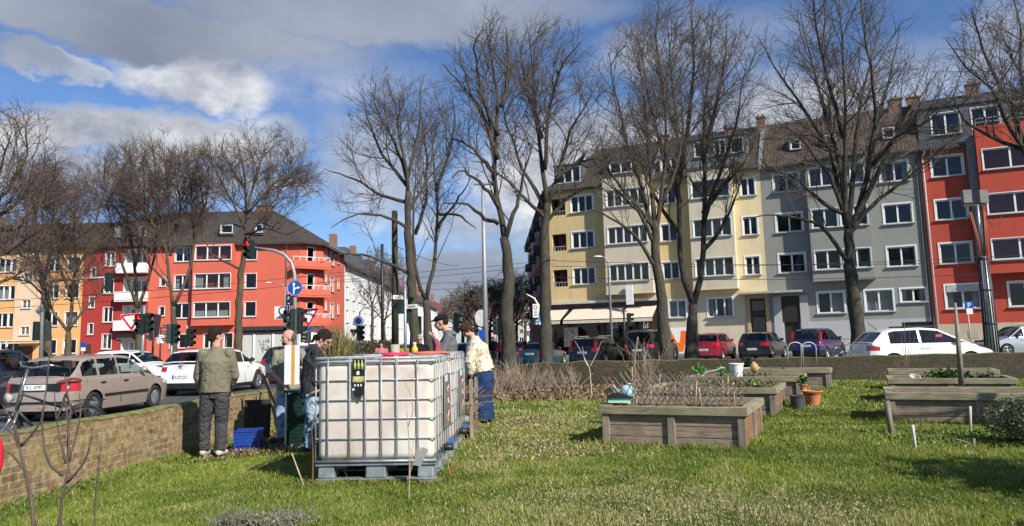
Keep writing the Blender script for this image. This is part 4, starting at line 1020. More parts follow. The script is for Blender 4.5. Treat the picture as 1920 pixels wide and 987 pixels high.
    for xx in (-.25, .62 if xb1 > .2 else .4):
        for s in (1, -1): cb.box(xx - .55, s * .36, belt - .12, .18, .44, .62, rot=(0, -.2, 0)); cb.box(xx - .63, s * .36, belt + .26, .1, .22, .18)
    cb.build('seat', mat('seat_cloth', (.10, .10, .10), .9), o)
    for s in (1, -1):
        m = MB(); m.ball((xb0 - .48, s * (W / 2 + .03), belt + .10), .1, 10, (.7, 1.0, .72)); m.bar((xb0 - .46, s * (W / 2 - .1), belt + .03), (xb0 - .46, s * W / 2, belt + .07), .05)
        m.build('wing_mirror', paint if bumper != 'full' else BLACK, o)
    if plate is not None:
        p = MB(); xx = -h - .075 - plate_off + rearlean * max(0, plate_z - .62) + (.03 if plate_z > rows[0] + .05 else 0)
        p.box(xx, 0, plate_z, .02, .52, .115); pl = p.build('number_plate', PLATE, o)
        if plate:
            t = MB(Matrix.Translation((xx - .012, 0, plate_z)) @ Matrix.Rotation(-PI / 2, 4, 'Z')); textmesh(t, plate, .02, 0, .10, 0, 1.0); t.build('plate_lettering', INK, pl)
            b = MB(); b.box(xx - .011, .24, plate_z, .004, .04, .11); b.build('plate_band', BLUEP, pl)
    # door seams and handles on both sides
    sm = MB(); hd = []
    for xs in [sw[0][0] + .12 if len(sw) > 1 else -.6, sw[-1][0] - .03, xb0 + .03]:
        for s in (1, -1): sm.bar((xs, s * (planw(xs) * wz(.5) + .0005), .30), (xs, s * (planw(xs) * wz(belt - .05) + .001), belt - .03), .008, .006)
    sm.build('door_seam', INK, o)
    for xs in (sw[-1][0] + .16, sw[0][1] + .12 if len(sw) > 1 else 9):
        if xs > 5: continue
        for s in (1, -1):
            hb = MB(); hb.box(xs, s * (planw(xs) * wz(belt - .13) + .012), belt - .13, .17, .03, .03); hb.build('door_handle', (paint if not cap else BLACK), o)
    if rail:
        for s in (1, -1):
            r = MB(); r.tube([(-h + .7, s * W * .36, H - .02), (-h + .8, s * W * .36, H + .05), (.2, s * W * .36, H + .06), (.4, s * W * .36, H - .02)], .02, 6); r.build('roof_rail', GREYPOLE, o)
    if extras: extras(o, dict(h=h, W=W, H=H, belt=belt, planw=planw, wz=wz, xr=xr, xf=xf, ra=ra))
    return o
BEIGE = m_paint('champagne_paint', (0.42, 0.335, 0.275), .32, .7, .35); CWHITE = m_paint('white_paint', (0.78, 0.78, 0.77)); CBLACK = m_paint('black_paint', (0.008, 0.009, 0.010), .25)
CRED = m_paint('red_paint', (0.33, 0.006, 0.018), .25, 1, .2); CTEAL = m_paint('teal_paint', (0.008, 0.075, 0.095), .3, .9, .35); CBLUE = m_paint('blue_paint', (0.012, 0.028, 0.13), .3, .9, .3)
CSILVER = m_paint('silver_paint', (0.42, 0.46, 0.52), .3, .8, .4); CGREY = m_paint('grey_paint', (0.10, 0.105, 0.11), .3, .8, .4); CDKBLUE = m_paint('dark_blue_grey_paint', (0.02, 0.026, 0.04), .3, .9, .3)
def beige_extras(o, d):
    s = MB()
    for sg in (1, -1):
        for a, b in ((d['xr'] + d['ra'] + .02, d['xf'] - d['ra'] - .02),): s.bar((a, sg * (d['W'] / 2 + .004), .50), (b, sg * (d['W'] / 2 + .004), .50), .02, .05)
    s.build('rubbing_strip', BLACK, o)
    r = MB(); r.b2(-d['h'] - .085, -d['h'] - .0, -.8, .8, .40, .44); r.b2(-d['h'] - .035, -d['h'] + .06, -.56, .56, .665, .82); r.build('rear_trim', BLACK, o)
    w = MB(); w.bar((-d['h'] + .18, .1, .98), (-d['h'] + .28, -.5, 1.06), .02); w.build('rear_wiper', BLACK, o)
def renault_extras(o, d):
    x = -d['h'] - .01; lo = MB()
    pts = [(0, .09), (.06, 0), (0, -.09), (-.06, 0)]
    for a, b in zip(pts, pts[1:] + pts[:1]): lo.bar((x, a[0], 1.0 + a[1]), (x, b[0], 1.0 + b[1]), .022)
    lo.build('diamond_emblem', ALU, o)
    t = MB(Matrix.Translation((x - .015, 0, .88)) @ Matrix.Rotation(-PI / 2, 4, 'Z')); textmesh(t, 'M E G A N E', 0, 0, .055, 0); t.build('model_lettering', ALU, o)
    b = MB(); b.box(-d['h'] + .36, 0, d['H'] + .03, .22, .6, .035); b.build('brake_lamp', TAIL, o)
# left side, parked along the wall street
make_car('champagne beige hatchback parked behind the sunlit wall and the bicycle', BEIGE, -10.25, 18.45, R(4), 4.10, 1.70, 1.41, 2.52, .80, .295, .92, .84, .94,
         roofpts=[(-1.95, .93), (-1.50, 1.33), (-1.25, 1.39), (-.2, 1.41), (.28, 1.37), (1.08, .90)], sidewin=[(-1.62, -1.08), (-1.0, -.30), (-.24, 1.0)], rows=(.44, .64, .84), lampw=.66,
         plate='K·L 4797', plate_z=.745, plate_off=.03, cap=True, glass=CARGLASS_CLEAR, extras=beige_extras, rearlean=.12, group='cars parked along the left street')
make_car('white rounded hatchback with diamond emblem parked ahead of the beige car', CWHITE, -10.38, 26.3, R(8), 4.3, 1.81, 1.47, 2.64, .86, .33, .98, .92, .98,
         roofpts=[(-2.0, 1.06), (-1.55, 1.40), (-1.2, 1.45), (-.2, 1.47), (.3, 1.42), (1.2, .97)], bumper='full', rows=(.42, .78, .98), plate='K·UM 415', plate_z=.62, extras=renault_extras, lampw=.72, spokes=10, group='cars parked along the left street')
make_car('dark grey hatchback beyond the white one, just left of the bald man', CGREY, -9.4, 33.0, R(9), 4.3, 1.80, 1.52, 2.6, .86, .32, 1.0, .93, 1.0, bumper='full', rows=(.45, .80, 1.0), plate='', group='cars parked along the left street')
make_car('dark blue-grey estate car at the left edge beyond the beige car', CDKBLUE, -14.6, 20.9, R(4), 4.7, 1.84, 1.60, 2.7, .9, .33, 1.0, .93, 1.0, rows=(.45, .75, .95), plate='', group='cars on the left street')
make_car('white hatchback standing crosswise in the road behind the beige car', CWHITE, -17.3, 34.2, R(100), 4.1, 1.74, 1.45, 2.5, group='cars on the left street')
make_car('small white car half hidden behind the other white hatchback in the road', CWHITE, -19.6, 38.5, R(95), 3.9, 1.7, 1.5, 2.45, group='cars on the left street')
# right side, the row behind the garden wall
def C(px, Y): return P(px, 655, Y).x, Y
cx, cy = C(1017, 43.5)
make_car('teal green convertible with closed black soft top behind the back wall', CTEAL, cx, cy, R(22), 4.25, 1.71, 1.36, 2.57, .75, .31, .88, .84, .92,
         roofpts=[(-1.45, .92), (-1.0, 1.28), (-.6, 1.34), (-.1, 1.35), (.2, 1.30), (.95, .90)], sidewin=[(-.35, .85)], roofmat=mat('soft_top', (.03, .033, .032), .95), plate='', rows=(.48, .66, .84), glass=None, group='cars parked behind the back wall')
def volvo(o, d):
    for s in (1, -1):
        b = MB(); b.box(-d['h'] + .17, s * .66, 1.12, .10, .10, .48, rot=(0, .28, 0)); b.build('upper_tail_lamp', TAIL, o)
cx, cy = C(1122, 40.5)
make_car('black estate car with tall red tail lamps behind the back wall', CBLACK, cx, cy, R(27), 4.7, 1.80, 1.49, 2.75, .9, .33, .98, .9, .98,
         roofpts=[(-2.2, .99), (-1.95, 1.40), (-1.6, 1.47), (-.2, 1.49), (.25, 1.44), (1.2, .96)], sidewin=[(-1.95, -1.15), (-1.07, -.3), (-.22, 1.1)], plate='', rail=True, extras=volvo, group='cars parked behind the back wall', rows=(.45, .78, .96), spokes=6)
cx, cy = C(1222, 41.5)
make_car('tall black van-like car behind the leaning tree trunk', CBLACK, cx, cy, R(30), 4.5, 1.84, 1.78, 2.7, .9, .34, 1.08, 1.0, 1.05,
         roofpts=[(-2.1, 1.1), (-1.95, 1.66), (-1.7, 1.75), (-.2, 1.78), (.4, 1.70), (1.3, 1.04)], plate='', group='cars parked behind the back wall', rows=(.5, .85, 1.05))
cx, cy = C(1338, 42.5)
make_car('bright red hatchback with a black rear window in the row behind the back wall', CRED, cx, cy, R(30), 4.07, 1.76, 1.49, 2.58, .84, .32, 1.0, .93, 1.0, plate='K·AR 26', plate_z=.60, bumper=True, group='cars parked behind the back wall', rows=(.45, .84, 1.0), lampw=.62)
cx, cy = C(1431, 42.5)
make_car('black hatchback between the red and the blue car', CBLACK, cx, cy, R(34), 4.2, 1.78, 1.48, 2.58, .88, .32, .98, .92, .98, plate='', plate_z=.58, group='cars parked behind the back wall', rows=(.45, .76, .94), lampw=.66)
cx, cy = C(1536, 40.0)
def mpv(o, d):
    for s in (1, -1):
        b = MB(); b.box(-d['h'] + .20, s * .68, 1.18, .10, .12, .52, rot=(0, .2, 0)); b.build('upper_tail_lamp', TAIL, o)
make_car('dark blue tall hatchback with high red tail lamps, left of the white side-on car', CBLUE, cx, cy, R(40), 4.1, 1.69, 1.60, 2.6, .78, .31, 1.0, .95, 1.0,
         roofpts=[(-1.95, 1.02), (-1.75, 1.50), (-1.45, 1.58), (-.1, 1.60), (.4, 1.53), (1.25, .99)], plate='', bumper='full', extras=mpv, group='cars parked behind the back wall', rows=(.5, .72, .8))
def seat_x(o, d):
    b = MB(); b.box(-.15, 0, d['H'] + .03, 1.1, .9, .05); b.build('roof_hatch', BLACK, o)
    a = MB(); a.tube([(-1.35, 0, 1.40), (-1.62, 0, 1.62)], .012, 5); a.build('aerial', BLACK, o)
    s = MB(); s.box(.26, -d['W'] / 2 + .145, 1.13, .22, .012, .16, rot=(.28, 0, 0)); s.box(.24, -d['W'] / 2 + .15, 1.06, .30, .012, .06, rot=(.28, 0, 0)); s.build('window_sticker', mat('sticker', (.55, .12, .14), .6, var=.6, scale=40), o)
make_car('white sporty hatchback seen side-on just behind the back wall', CWHITE, P(1722, 640, 24.6).x, 24.6, R(88), 4.06, 1.69, 1.44, 2.47, .86, .31, .92, .86, .95,
         roofpts=[(-1.90, .98), (-1.50, 1.34), (-1.15, 1.42), (-.25, 1.445), (.25, 1.40), (1.25, .93)], sidewin=[(-1.35, -.42), (-.34, 1.1)], rows=(.45, .74, .92), plate='', extras=seat_x, group='cars parked behind the back wall')
make_car('silver blue hatchback at the right edge, beyond the striped mast', CSILVER, P(1913, 630, 37.5).x, 37.5, R(-91), 4.2, 1.76, 1.48, 2.58, group='cars parked behind the back wall', z=.17)
# distant street traffic
for (px, Y, hd, pm, lab) in ((972, 62, 12, CBLACK, 'black car far down the street left of the teal convertible'), (950, 84, 5, CWHITE, 'white car far away down the street'),
                             (878, 44, -5, CDKBLUE, 'dark blue car in the road behind the woman in the patterned jacket'), (752, 54, 12, CGREY, 'grey car beyond the tarred pole, right of the hedge'),
                             (845, 58, 90, CBLACK, 'black car crossing behind the boy in the flat cap'), (1003, 74, 185, CGREY, 'dark car driving this way under the brown house')):
    xx, yy = C(px, Y)
    make_car(lab, pm, xx, yy, R(hd), 4.2, 1.76, 1.46, 2.5, group='cars in the street behind', name='car')
# ---------------------------------------------------------------- bare trees
trng = np.random.default_rng(21)
BARK = m_bark('bark', (0.028, 0.024, 0.020), (0.11, 0.098, 0.080), (0.11, 0.112, 0.055), .35)
BARK_L = m_bark('bark_brown', (0.045, 0.034, 0.026), (0.14, 0.11, 0.08), (0.16, 0.16, 0.05), .5)
TWIG = mat('twig', (0.095, 0.078, 0.064), .9, var=.25, scale=3); TWIGR = mat('reddish_twig', (0.10, 0.07, 0.054), .9, var=.3, scale=2)
TWIGD = mat('dark_twig', (0.06, 0.045, 0.036), .9, var=.3, scale=2)
def unit(v): return v / (np.linalg.norm(v, axis=-1, keepdims=True) + 1e-9)
def poly_tubes(P3, Rr, n):
    """P3 (m,k,3) polylines, Rr (m,k) radii -> verts, quads"""
    m, k, _ = P3.shape; d = unit(P3[:, -1] - P3[:, 0]); ref = np.where(np.abs(d[:, 2:3]) < .8, np.array([[0, 0, 1.0]]), np.array([[1.0, 0, 0]]))
    a = unit(np.cross(d, ref)); b = np.cross(d, a); t = np.arange(n) * 2 * PI / n
    ring = a[:, None, None, :] * np.cos(t)[None, None, :, None] + b[:, None, None, :] * np.sin(t)[None, None, :, None]
    V = P3[:, :, None, :] + ring * Rr[:, :, None, None]; V = V.reshape(-1, 3)
    i = np.arange(k - 1)[:, None]; j = np.arange(n)[None, :]; j2 = (j + 1) % n
    q = np.stack([i * n + j, i * n + j2, (i + 1) * n + j2, (i + 1) * n + j], -1).reshape(-1, 4)
    F = (q[None] + (np.arange(m) * k * n)[:, None, None]).reshape(-1, 4); return V, F
def sprout(base, bdir, length, k, wig, up):
    """grow m polylines of k points from base along bdir"""
    m = len(base); pts = np.zeros((m, k, 3)); pts[:, 0] = base; d = bdir.copy(); step = (length / (k - 1))[:, None]
    for i in range(1, k):
        d = unit(d + trng.normal(size=(m, 3)) * wig + np.array([0, 0, up])); pts[:, i] = pts[:, i - 1] + d * step
    return pts
def children(pts, length, spacing, tmin, lfun, ang, maxn=99, flat=1.0):
    """place children on polylines; returns base, dir, length"""
    m, k, _ = pts.shape; n = np.clip((length * (1 - tmin) / spacing).astype(int) + 1, 1, maxn); idx = np.repeat(np.arange(m), n)
    t = tmin + (1 - tmin) * trng.random(len(idx)) ** .85; f = t * (k - 1); i0 = np.minimum(f.astype(int), k - 2); fr = (f - i0)[:, None]
    base = pts[idx, i0] * (1 - fr) + pts[idx, i0 + 1] * fr; d = unit(pts[idx, i0 + 1] - pts[idx, i0])
    r = trng.normal(size=(len(idx), 3)); r[:, 2] *= .8; r = unit(r - d * (r * d).sum(1, keepdims=True))
    a = ang * (.7 + .6 * trng.random(len(idx)))[:, None]; nd = unit(d * np.cos(a) + r * np.sin(a))
    return base, nd, lfun(length[idx], t), idx
def resample(P_, k):
    P_ = np.asarray(P_, float); s = np.concatenate([[0], np.cumsum(np.linalg.norm(np.diff(P_, axis=0), axis=1))]); t = np.linspace(0, s[-1], k)
    out = np.stack([np.interp(t, s, P_[:, c]) for c in range(P_.shape[1])], 1)
    return out, s[-1]
def tree(label, Y, trunk, limbs, env, dens=1.0, twig=TWIG, bark=BARK, r0=.28, spread=1.0, group='bare street trees', tr=.0052, fine=True, ang=R(42), b1=2.9):
    """trunk: pixel path bottom->top; limbs: pixel paths (first point on the trunk or another limb); env: crown ellipse in pixels"""
    T = [P(x, y, Y) for x, y in trunk]; gx, gy = T[0].x, Y; gz = GZ(gx, gy); T[0].z = gz - .05
    o = thing('tree', label, 'tree', (gx, gy, gz), 0, group); off = np.array([gx, gy, gz])
    tp, tl = resample([tuple(q) for q in T], max(8, int(len(T) * 4))); tp += trng.normal(size=tp.shape) * .02; tp[0] = [gx, gy, gz - .05]
    k = len(tp); s = np.linspace(0, 1, k); rad = r0 * (1 - .48 * s); rad[0] *= 1.35; rad[1] *= 1.1; rad = rad * (1 + .06 * trng.normal(size=k))
    mb = MB(); mb.tube([tuple(q - off) for q in tp], [float(v) for v in rad], 12); mb.build('trunk', bark, o)
    c = P(env[0], env[1], Y); ex = env[2] * Y / FPX; ez = env[3] * Y / FPX; C0 = np.array([c.x, Y, c.z]); E0 = np.array([ex * 1.05, ex * .9 + 1.0, ez * 1.05])
    limbP = []; limbL = []; limbR = []
    paths = [(None, l) for l in limbs]
    V1 = []; F1 = []; nv = 0
    lr = r0 * .46
    for q, l in enumerate(limbs):
        dY = trng.uniform(-1, 1) * spread * ex * .8; n = len(l)
        pp = [P(x, y, Y + dY * (i / (n - 1)) ** 1.2 if n > 1 else Y) for i, (x, y) in enumerate(l)]
        pts, ll = resample([tuple(p_) for p_ in pp], 12); pts[1:] += np.cumsum(trng.normal(size=(11, 3)) * .05, axis=0) * .6
        r_s = min(lr * (.55 + .09 * ll / max(1, r0 * 10)), r0 * .62); rr = np.linspace(r_s, .014, 12) ** 1.0
        m2 = MB(); m2.tube([tuple(p_ - off) for p_ in pts], [float(v) for v in rr], 8); m2.build('limb', bark, o)
        limbP.append(pts); limbL.append(ll)
    A = np.array(limbP); LA = np.array(limbL)
    # extra procedural limbs off the upper trunk
    inside = lambda p: (((p - C0) / E0) ** 2).sum(-1)
    b, d, l, _ = children(A, LA, .22 / dens, .16, lambda L_, t: b1 * (1.05 - .55 * t) * trng.uniform(.55, 1.15, len(t)), ang)
    l *= np.clip(Y / 30, .7, 1.5) ** .3
    Bp = sprout(b, d, l, 5, .16, .07); keep = inside(Bp[:, -1]) < 1.15; Bp = Bp[keep]; l = l[keep]
    rB = np.linspace(1, .25, 5)[None] * (.008 + .008 * l)[:, None]
    Bp = Bp.copy(); V, F = poly_tubes(Bp, rB, 4); Vs = [V]; Fs = [F]; n0 = len(V)
    # ends of limbs carry on as branches too
    b, d, l2, _ = children(Bp, l, .22 / dens, .15, lambda L_, t: np.clip(L_ * .55 * (1.1 - .5 * t), .35, 1.6) * trng.uniform(.6, 1.2, len(t)), R(40))
    Cp = sprout(b, d, l2, 4, .2, .06); keep = inside(Cp[:, -1]) < 1.22; Cp = Cp[keep]; l2 = l2[keep]
    V, F = poly_tubes(Cp, np.linspace(1, .4, 4)[None] * (tr * 1.5 + .003 * l2)[:, None], 3); Vs.append(V); Fs.append(F + n0); n0 += len(V)
    if fine:
        b, d, l3, _ = children(Cp, l2, .15 / dens, .15, lambda L_, t: np.clip(L_ * .6, .18, .75) * trng.uniform(.6, 1.3, len(t)), R(42))
        Dp = sprout(b, d, l3, 3, .25, .08)
        V, F = poly_tubes(Dp, np.linspace(1, .55, 3)[None] * np.full((len(Dp), 1), tr), 3); Vs.append(V); Fs.append(F + n0); n0 += len(V)
    V = np.concatenate(Vs) - off; F = np.concatenate(Fs)
    numesh('crown', V, F, twig, o); return o

tree('tall bare tree with slanting knobbly trunk in front of the shop, beside the cars', 28.5, [(1252, 672), (1243, 600), (1240, 560), (1229, 478), (1227, 414)],
     [[(1228, 440), (1199, 341), (1175, 250), (1155, 150), (1150, 95)], [(1227, 420), (1222, 330), (1210, 220), (1200, 80)], [(1229, 450), (1240, 380), (1254, 291), (1250, 200), (1240, 110)],
      [(1231, 505), (1199, 451), (1163, 419), (1117, 387), (1085, 395)], [(1229, 430), (1185, 370), (1140, 310), (1125, 230)], [(1240, 385), (1265, 320), (1280, 250), (1278, 160)], [(1228, 460), (1205, 400), (1160, 360), (1110, 330)]],
     (1185, 235, 100, 200), r0=.27)
tree('big bare tree whose thick trunk splits in two, left of the red car', 31, [(1296, 655), (1297, 610), (1300, 570)],
     [[(1300, 572), (1277, 506), (1277, 433), (1272, 341), (1267, 214), (1258, 128), (1250, 30)], [(1300, 572), (1318, 505), (1318, 387), (1320, 214), (1331, 150), (1340, 40)],
      [(1272, 345), (1290, 240), (1301, 120), (1295, 0)], [(1275, 380), (1240, 290), (1215, 190), (1200, 90)], [(1318, 420), (1350, 330), (1378, 240), (1390, 130)], [(1319, 300), (1345, 200), (1365, 110), (1372, 20)],
      [(1277, 440), (1245, 400), (1210, 330), (1190, 250)], [(1318, 400), (1355, 350), (1400, 300), (1420, 240)], [(1270, 250), (1240, 160), (1225, 60), (1235, -20)], [(1318, 470), (1345, 440), (1370, 380), (1390, 330)]],
     (1298, 150, 125, 235), r0=.34)
tree('wide spreading bare tree in front of the grey house, behind the white car', 27, [(1610, 668), (1606, 600), (1596, 510), (1590, 430)],
     [[(1594, 500), (1553, 433), (1526, 412), (1463, 401), (1405, 412)], [(1590, 432), (1579, 391), (1563, 285), (1510, 200), (1465, 130), (1430, 60)], [(1590, 430), (1582, 340), (1582, 233), (1575, 120), (1565, -10)],
      [(1592, 430), (1611, 400), (1632, 312), (1655, 200), (1690, 60)], [(1592, 440), (1627, 390), (1680, 345), (1716, 317), (1769, 270)], [(1590, 420), (1600, 300), (1620, 170), (1655, 30)],
      [(1588, 410), (1555, 330), (1500, 260), (1450, 230)], [(1588, 400), (1570, 280), (1530, 150), (1500, 30)], [(1596, 425), (1650, 300), (1700, 200), (1750, 130)], [(1580, 400), (1540, 380), (1490, 330), (1440, 320)],
      [(1632, 312), (1680, 260), (1740, 230), (1790, 190)], [(1582, 260), (1560, 160), (1540, 60), (1530, -40)], [(1625, 340), (1640, 220), (1630, 90), (1620, -20)]],
     (1592, 180, 195, 250), r0=.30, b1=3.0, dens=.85)
tree('bare tree leaning into the picture at the right edge before the red house', 23, [(2010, 690), (1995, 550), (1975, 430), (1955, 350)],
     [[(1955, 352), (1920, 282), (1890, 239), (1852, 162), (1805, 128), (1775, 80)], [(1955, 350), (1930, 240), (1907, 141), (1899, 51), (1880, -20)], [(1935, 300), (1900, 200), (1850, 90), (1830, 10)],
      [(1960, 360), (1980, 250), (1990, 120), (1980, 0)], [(1920, 282), (1870, 260), (1820, 230), (1790, 180)], [(1960, 380), (2040, 300), (2090, 200)]],
     (1930, 130, 165, 190), r0=.26)
tree('slim bare tree with a kinked trunk standing just before the back wall', 20.8, [(957, 705), (953, 640), (950, 587), (954, 510), (946, 445)],
     [[(946, 447), (938, 406), (932, 319), (934, 255), (940, 191), (930, 128), (915, 45)], [(947, 450), (964, 400), (980, 330), (1000, 260)], [(932, 330), (889, 277), (860, 255), (835, 250)], [(933, 300), (905, 200), (870, 150), (850, 120)],
      [(940, 200), (955, 140), (951, 55)], [(935, 420), (909, 409), (880, 383), (845, 380)], [(934, 255), (900, 170), (880, 90), (890, 60)], [(936, 390), (900, 340), (865, 320), (845, 330)]],
     (915, 215, 85, 185), r0=.25, tr=.005)
tree('tall bare tree before the left corner of the yellow house', 29, [(1024, 680), (1023, 600), (1023, 506), (1019, 451), (1026, 383)],
     [[(1025, 385), (1021, 319), (1011, 213), (1008, 128), (1002, 45)], [(1024, 395), (1008, 362), (974, 306), (949, 238), (940, 170)], [(1024, 390), (1043, 332), (1072, 238), (1106, 187), (1125, 150)], [(1021, 319), (1030, 213), (1051, 128), (1085, 77)],
      [(1022, 410), (962, 353), (906, 306), (880, 300)], [(1015, 260), (990, 170), (975, 90), (985, 50)], [(1040, 340), (1085, 300), (1120, 290), (1150, 300)], [(1022, 420), (1060, 370), (1100, 340), (1140, 350)]],
     (1020, 205, 115, 175), r0=.28)
tree('bare tree with long arching lower branches just right of the tall tarred pole', 30, [(779, 680), (778, 640), (773, 561), (770, 493), (765, 438), (764, 360)],
     [[(764, 362), (764, 315), (749, 255), (740, 183), (730, 140)], [(765, 330), (774, 298), (789, 238), (789, 170), (795, 140)], [(764, 380), (706, 362), (668, 332), (613, 315)], [(770, 516), (737, 500), (689, 484), (640, 485), (600, 500)],
      [(766, 430), (720, 400), (670, 395), (625, 420)], [(764, 350), (720, 290), (690, 220), (680, 180)], [(765, 400), (800, 340), (830, 300), (850, 250)], [(764, 340), (735, 250), (705, 190), (710, 150)]],
     (728, 290, 125, 150), r0=.24)
tree('forked bare tree behind the boy in the flat cap', 31.5, [(803, 680), (802, 630), (799, 561)],
     [[(799, 563), (789, 542), (779, 500), (778, 445), (775, 380), (780, 300)], [(799, 563), (815, 493), (820, 428), (821, 380), (817, 332), (810, 250)], [(820, 428), (850, 380), (880, 330)], [(818, 360), (840, 290), (850, 220), (845, 160)],
      [(778, 440), (800, 370), (800, 290), (790, 210)], [(821, 400), (860, 400), (890, 430)]],
     (825, 290, 65, 130), r0=.25)
# left side of the crossing
LG = 'bare trees along the left street'
tree('bare tree before the long window band of the corner house', 44, [(445, 668), (448, 600), (449, 542), (452, 511), (458, 469)],
     [[(458, 471), (460, 411), (458, 334), (443, 257)], [(458, 470), (474, 426), (516, 373), (547, 307)], [(450, 505), (420, 490), (393, 476), (370, 430)], [(459, 400), (481, 315), (497, 262)], [(460, 440), (500, 430), (540, 442), (585, 420)],
      [(459, 430), (430, 370), (400, 310), (395, 290)], [(462, 400), (520, 340), (560, 330), (590, 370)], [(458, 350), (420, 290), (430, 250)]],
     (478, 335, 118, 98), r0=.27, twig=TWIGR, bark=BARK_L, group=LG, b1=3.1, tr=.0065, dens=1.12)
tree('bare tree with a V shaped fork behind the traffic signals', 44, [(327, 668), (326, 620), (324, 575)],
     [[(324, 577), (320, 520), (318, 470), (293, 426), (270, 372), (250, 285)], [(324, 577), (344, 536), (360, 493), (366, 445), (360, 350), (350, 270)], [(322, 540), (300, 515), (285, 500), (260, 450)], [(320, 480), (315, 400), (310, 320), (300, 258)],
      [(365, 440), (385, 380), (390, 310)], [(300, 430), (250, 400), (225, 340)], [(320, 470), (340, 400), (330, 300)]],
     (310, 345, 95, 98), r0=.27, twig=TWIGR, bark=BARK_L, group=LG, b1=3.1, tr=.0065, dens=1.12)
tree('bare tree with close parallel stems in front of the white balconies', 46, [(262, 668), (260, 620), (257, 580)],
     [[(257, 582), (253, 500), (240, 430), (230, 340), (235, 270)], [(258, 582), (275, 530), (290, 480), (295, 400), (300, 320)], [(258, 580), (240, 520), (225, 470), (205, 400), (195, 320)], [(253, 500), (270, 420), (265, 330), (262, 270)], [(240, 430), (210, 380), (185, 340)]],
     (240, 355, 85, 95), r0=.27, twig=TWIGR, bark=BARK_L, group=LG, b1=3.1, tr=.0065, dens=1.12)
tree('bare tree with greenish upper stem between the orange and the dark red house', 40, [(128, 680), (128, 650), (128, 622)],
     [[(128, 622), (97, 587), (81, 549), (60, 480), (50, 420)], [(128, 622), (133, 575), (139, 510), (135, 440), (137, 380), (150, 310)], [(128, 622), (156, 581), (181, 555), (198, 529), (215, 480)], [(135, 560), (110, 500), (95, 430), (90, 370)],
      [(138, 520), (165, 460), (185, 390), (200, 340)], [(137, 450), (100, 400), (75, 350)]],
     (130, 430, 95, 125), r0=.25, twig=TWIGR, bark=BARK_L, group=LG, b1=3.1, tr=.0065, dens=1.12)
tree('dark thin bare tree just behind the far left pair of signals', 42, [(91, 680), (89, 620), (87, 560), (75, 500)],
     [[(76, 505), (55, 430), (40, 360), (30, 300)], [(82, 530), (95, 460), (100, 390), (110, 320)], [(76, 505), (40, 480), (10, 460), (-20, 440)], [(87, 560), (50, 530), (15, 520)], [(60, 450), (70, 370), (75, 300)]],
     (50, 410, 95, 120), r0=.24, twig=TWIGR, bark=BARK_L, group=LG, b1=3.1, tr=.0065, dens=1.12)
tree('large bare tree whose crown fills the far left edge', 25, [(-75, 740), (-70, 600), (-60, 480)],
     [[(-60, 482), (-40, 400), (0, 320), (25, 240)], [(-60, 482), (-20, 430), (40, 380), (80, 300)], [(-62, 500), (-10, 480), (50, 450), (100, 420)], [(-60, 482), (-80, 380), (-60, 270), (-20, 200)], [(-65, 540), (-20, 540), (20, 530), (70, 500)], [(-40, 400), (20, 360), (50, 300), (50, 240)],
      [(-20, 430), (30, 430), (80, 390), (110, 350)]],
     (10, 380, 120, 180), r0=.3, twig=TWIGR, bark=BARK_L, group=LG, tr=.006)
# slim street trees beyond the pole and the far avenue
tree('slim young bare tree before the white town house', 58, [(698, 662), (698, 620), (698, 570)], [[(698, 572), (690, 520), (680, 480)], [(698, 572), (712, 530), (725, 500)], [(698, 560), (670, 530), (655, 520)], [(698, 600), (720, 580), (735, 560)]], (695, 530, 48, 60), r0=.16, dens=.7, group='bare trees down the street', tr=.009)
tree('bare tree with pinkish twigs behind the tall tarred pole', 66, [(722, 660), (720, 610)], [[(720, 612), (705, 550), (700, 470)], [(720, 612), (735, 550), (745, 480)], [(718, 600), (690, 570), (670, 550)], [(720, 600), (745, 580), (760, 570)]], (715, 530, 55, 70), r0=.2, dens=.8, twig=TWIGR, group='bare trees down the street', tr=.010)
far = [(868, 85, 560, .25), (893, 72, 535, .28), (918, 95, 545, .3), (935, 70, 530, .28), (968, 90, 520, .3), (985, 110, 535, .3), (850, 105, 575, .25), (905, 120, 550, .3), (878, 63, 556, .2), (960, 130, 545, .3)]
fl = ['first', 'second', 'third', 'fourth', 'fifth', 'sixth', 'seventh', 'eighth', 'ninth', 'tenth']
for i, (px, Y, top, r) in enumerate(far):
    w = 26 + 10 * (i % 3); mid = (top + 640) / 2 - 12
    tree('dark bare avenue tree in the dense far group at the end of the street', Y, [(px, 650), (px, 625), (px + 1, 606)],
         [[(px, 608), (px - w * .5, mid), (px - w * .7, top + 22)], [(px, 608), (px + w * .5, mid), (px + w * .6, top + 20)], [(px, 606), (px + 2, mid), (px, top)], [(px, 615), (px - w * .8, mid + 15), (px - w, mid - 10)], [(px, 612), (px + w * .8, mid + 15), (px + w, mid)]],
         (px, mid - 5, w + 8, (640 - top) / 2), r0=r, dens=.75, twig=TWIGD if i % 2 else TWIGR, group='avenue trees in the far group', tr=.016, b1=3.6)
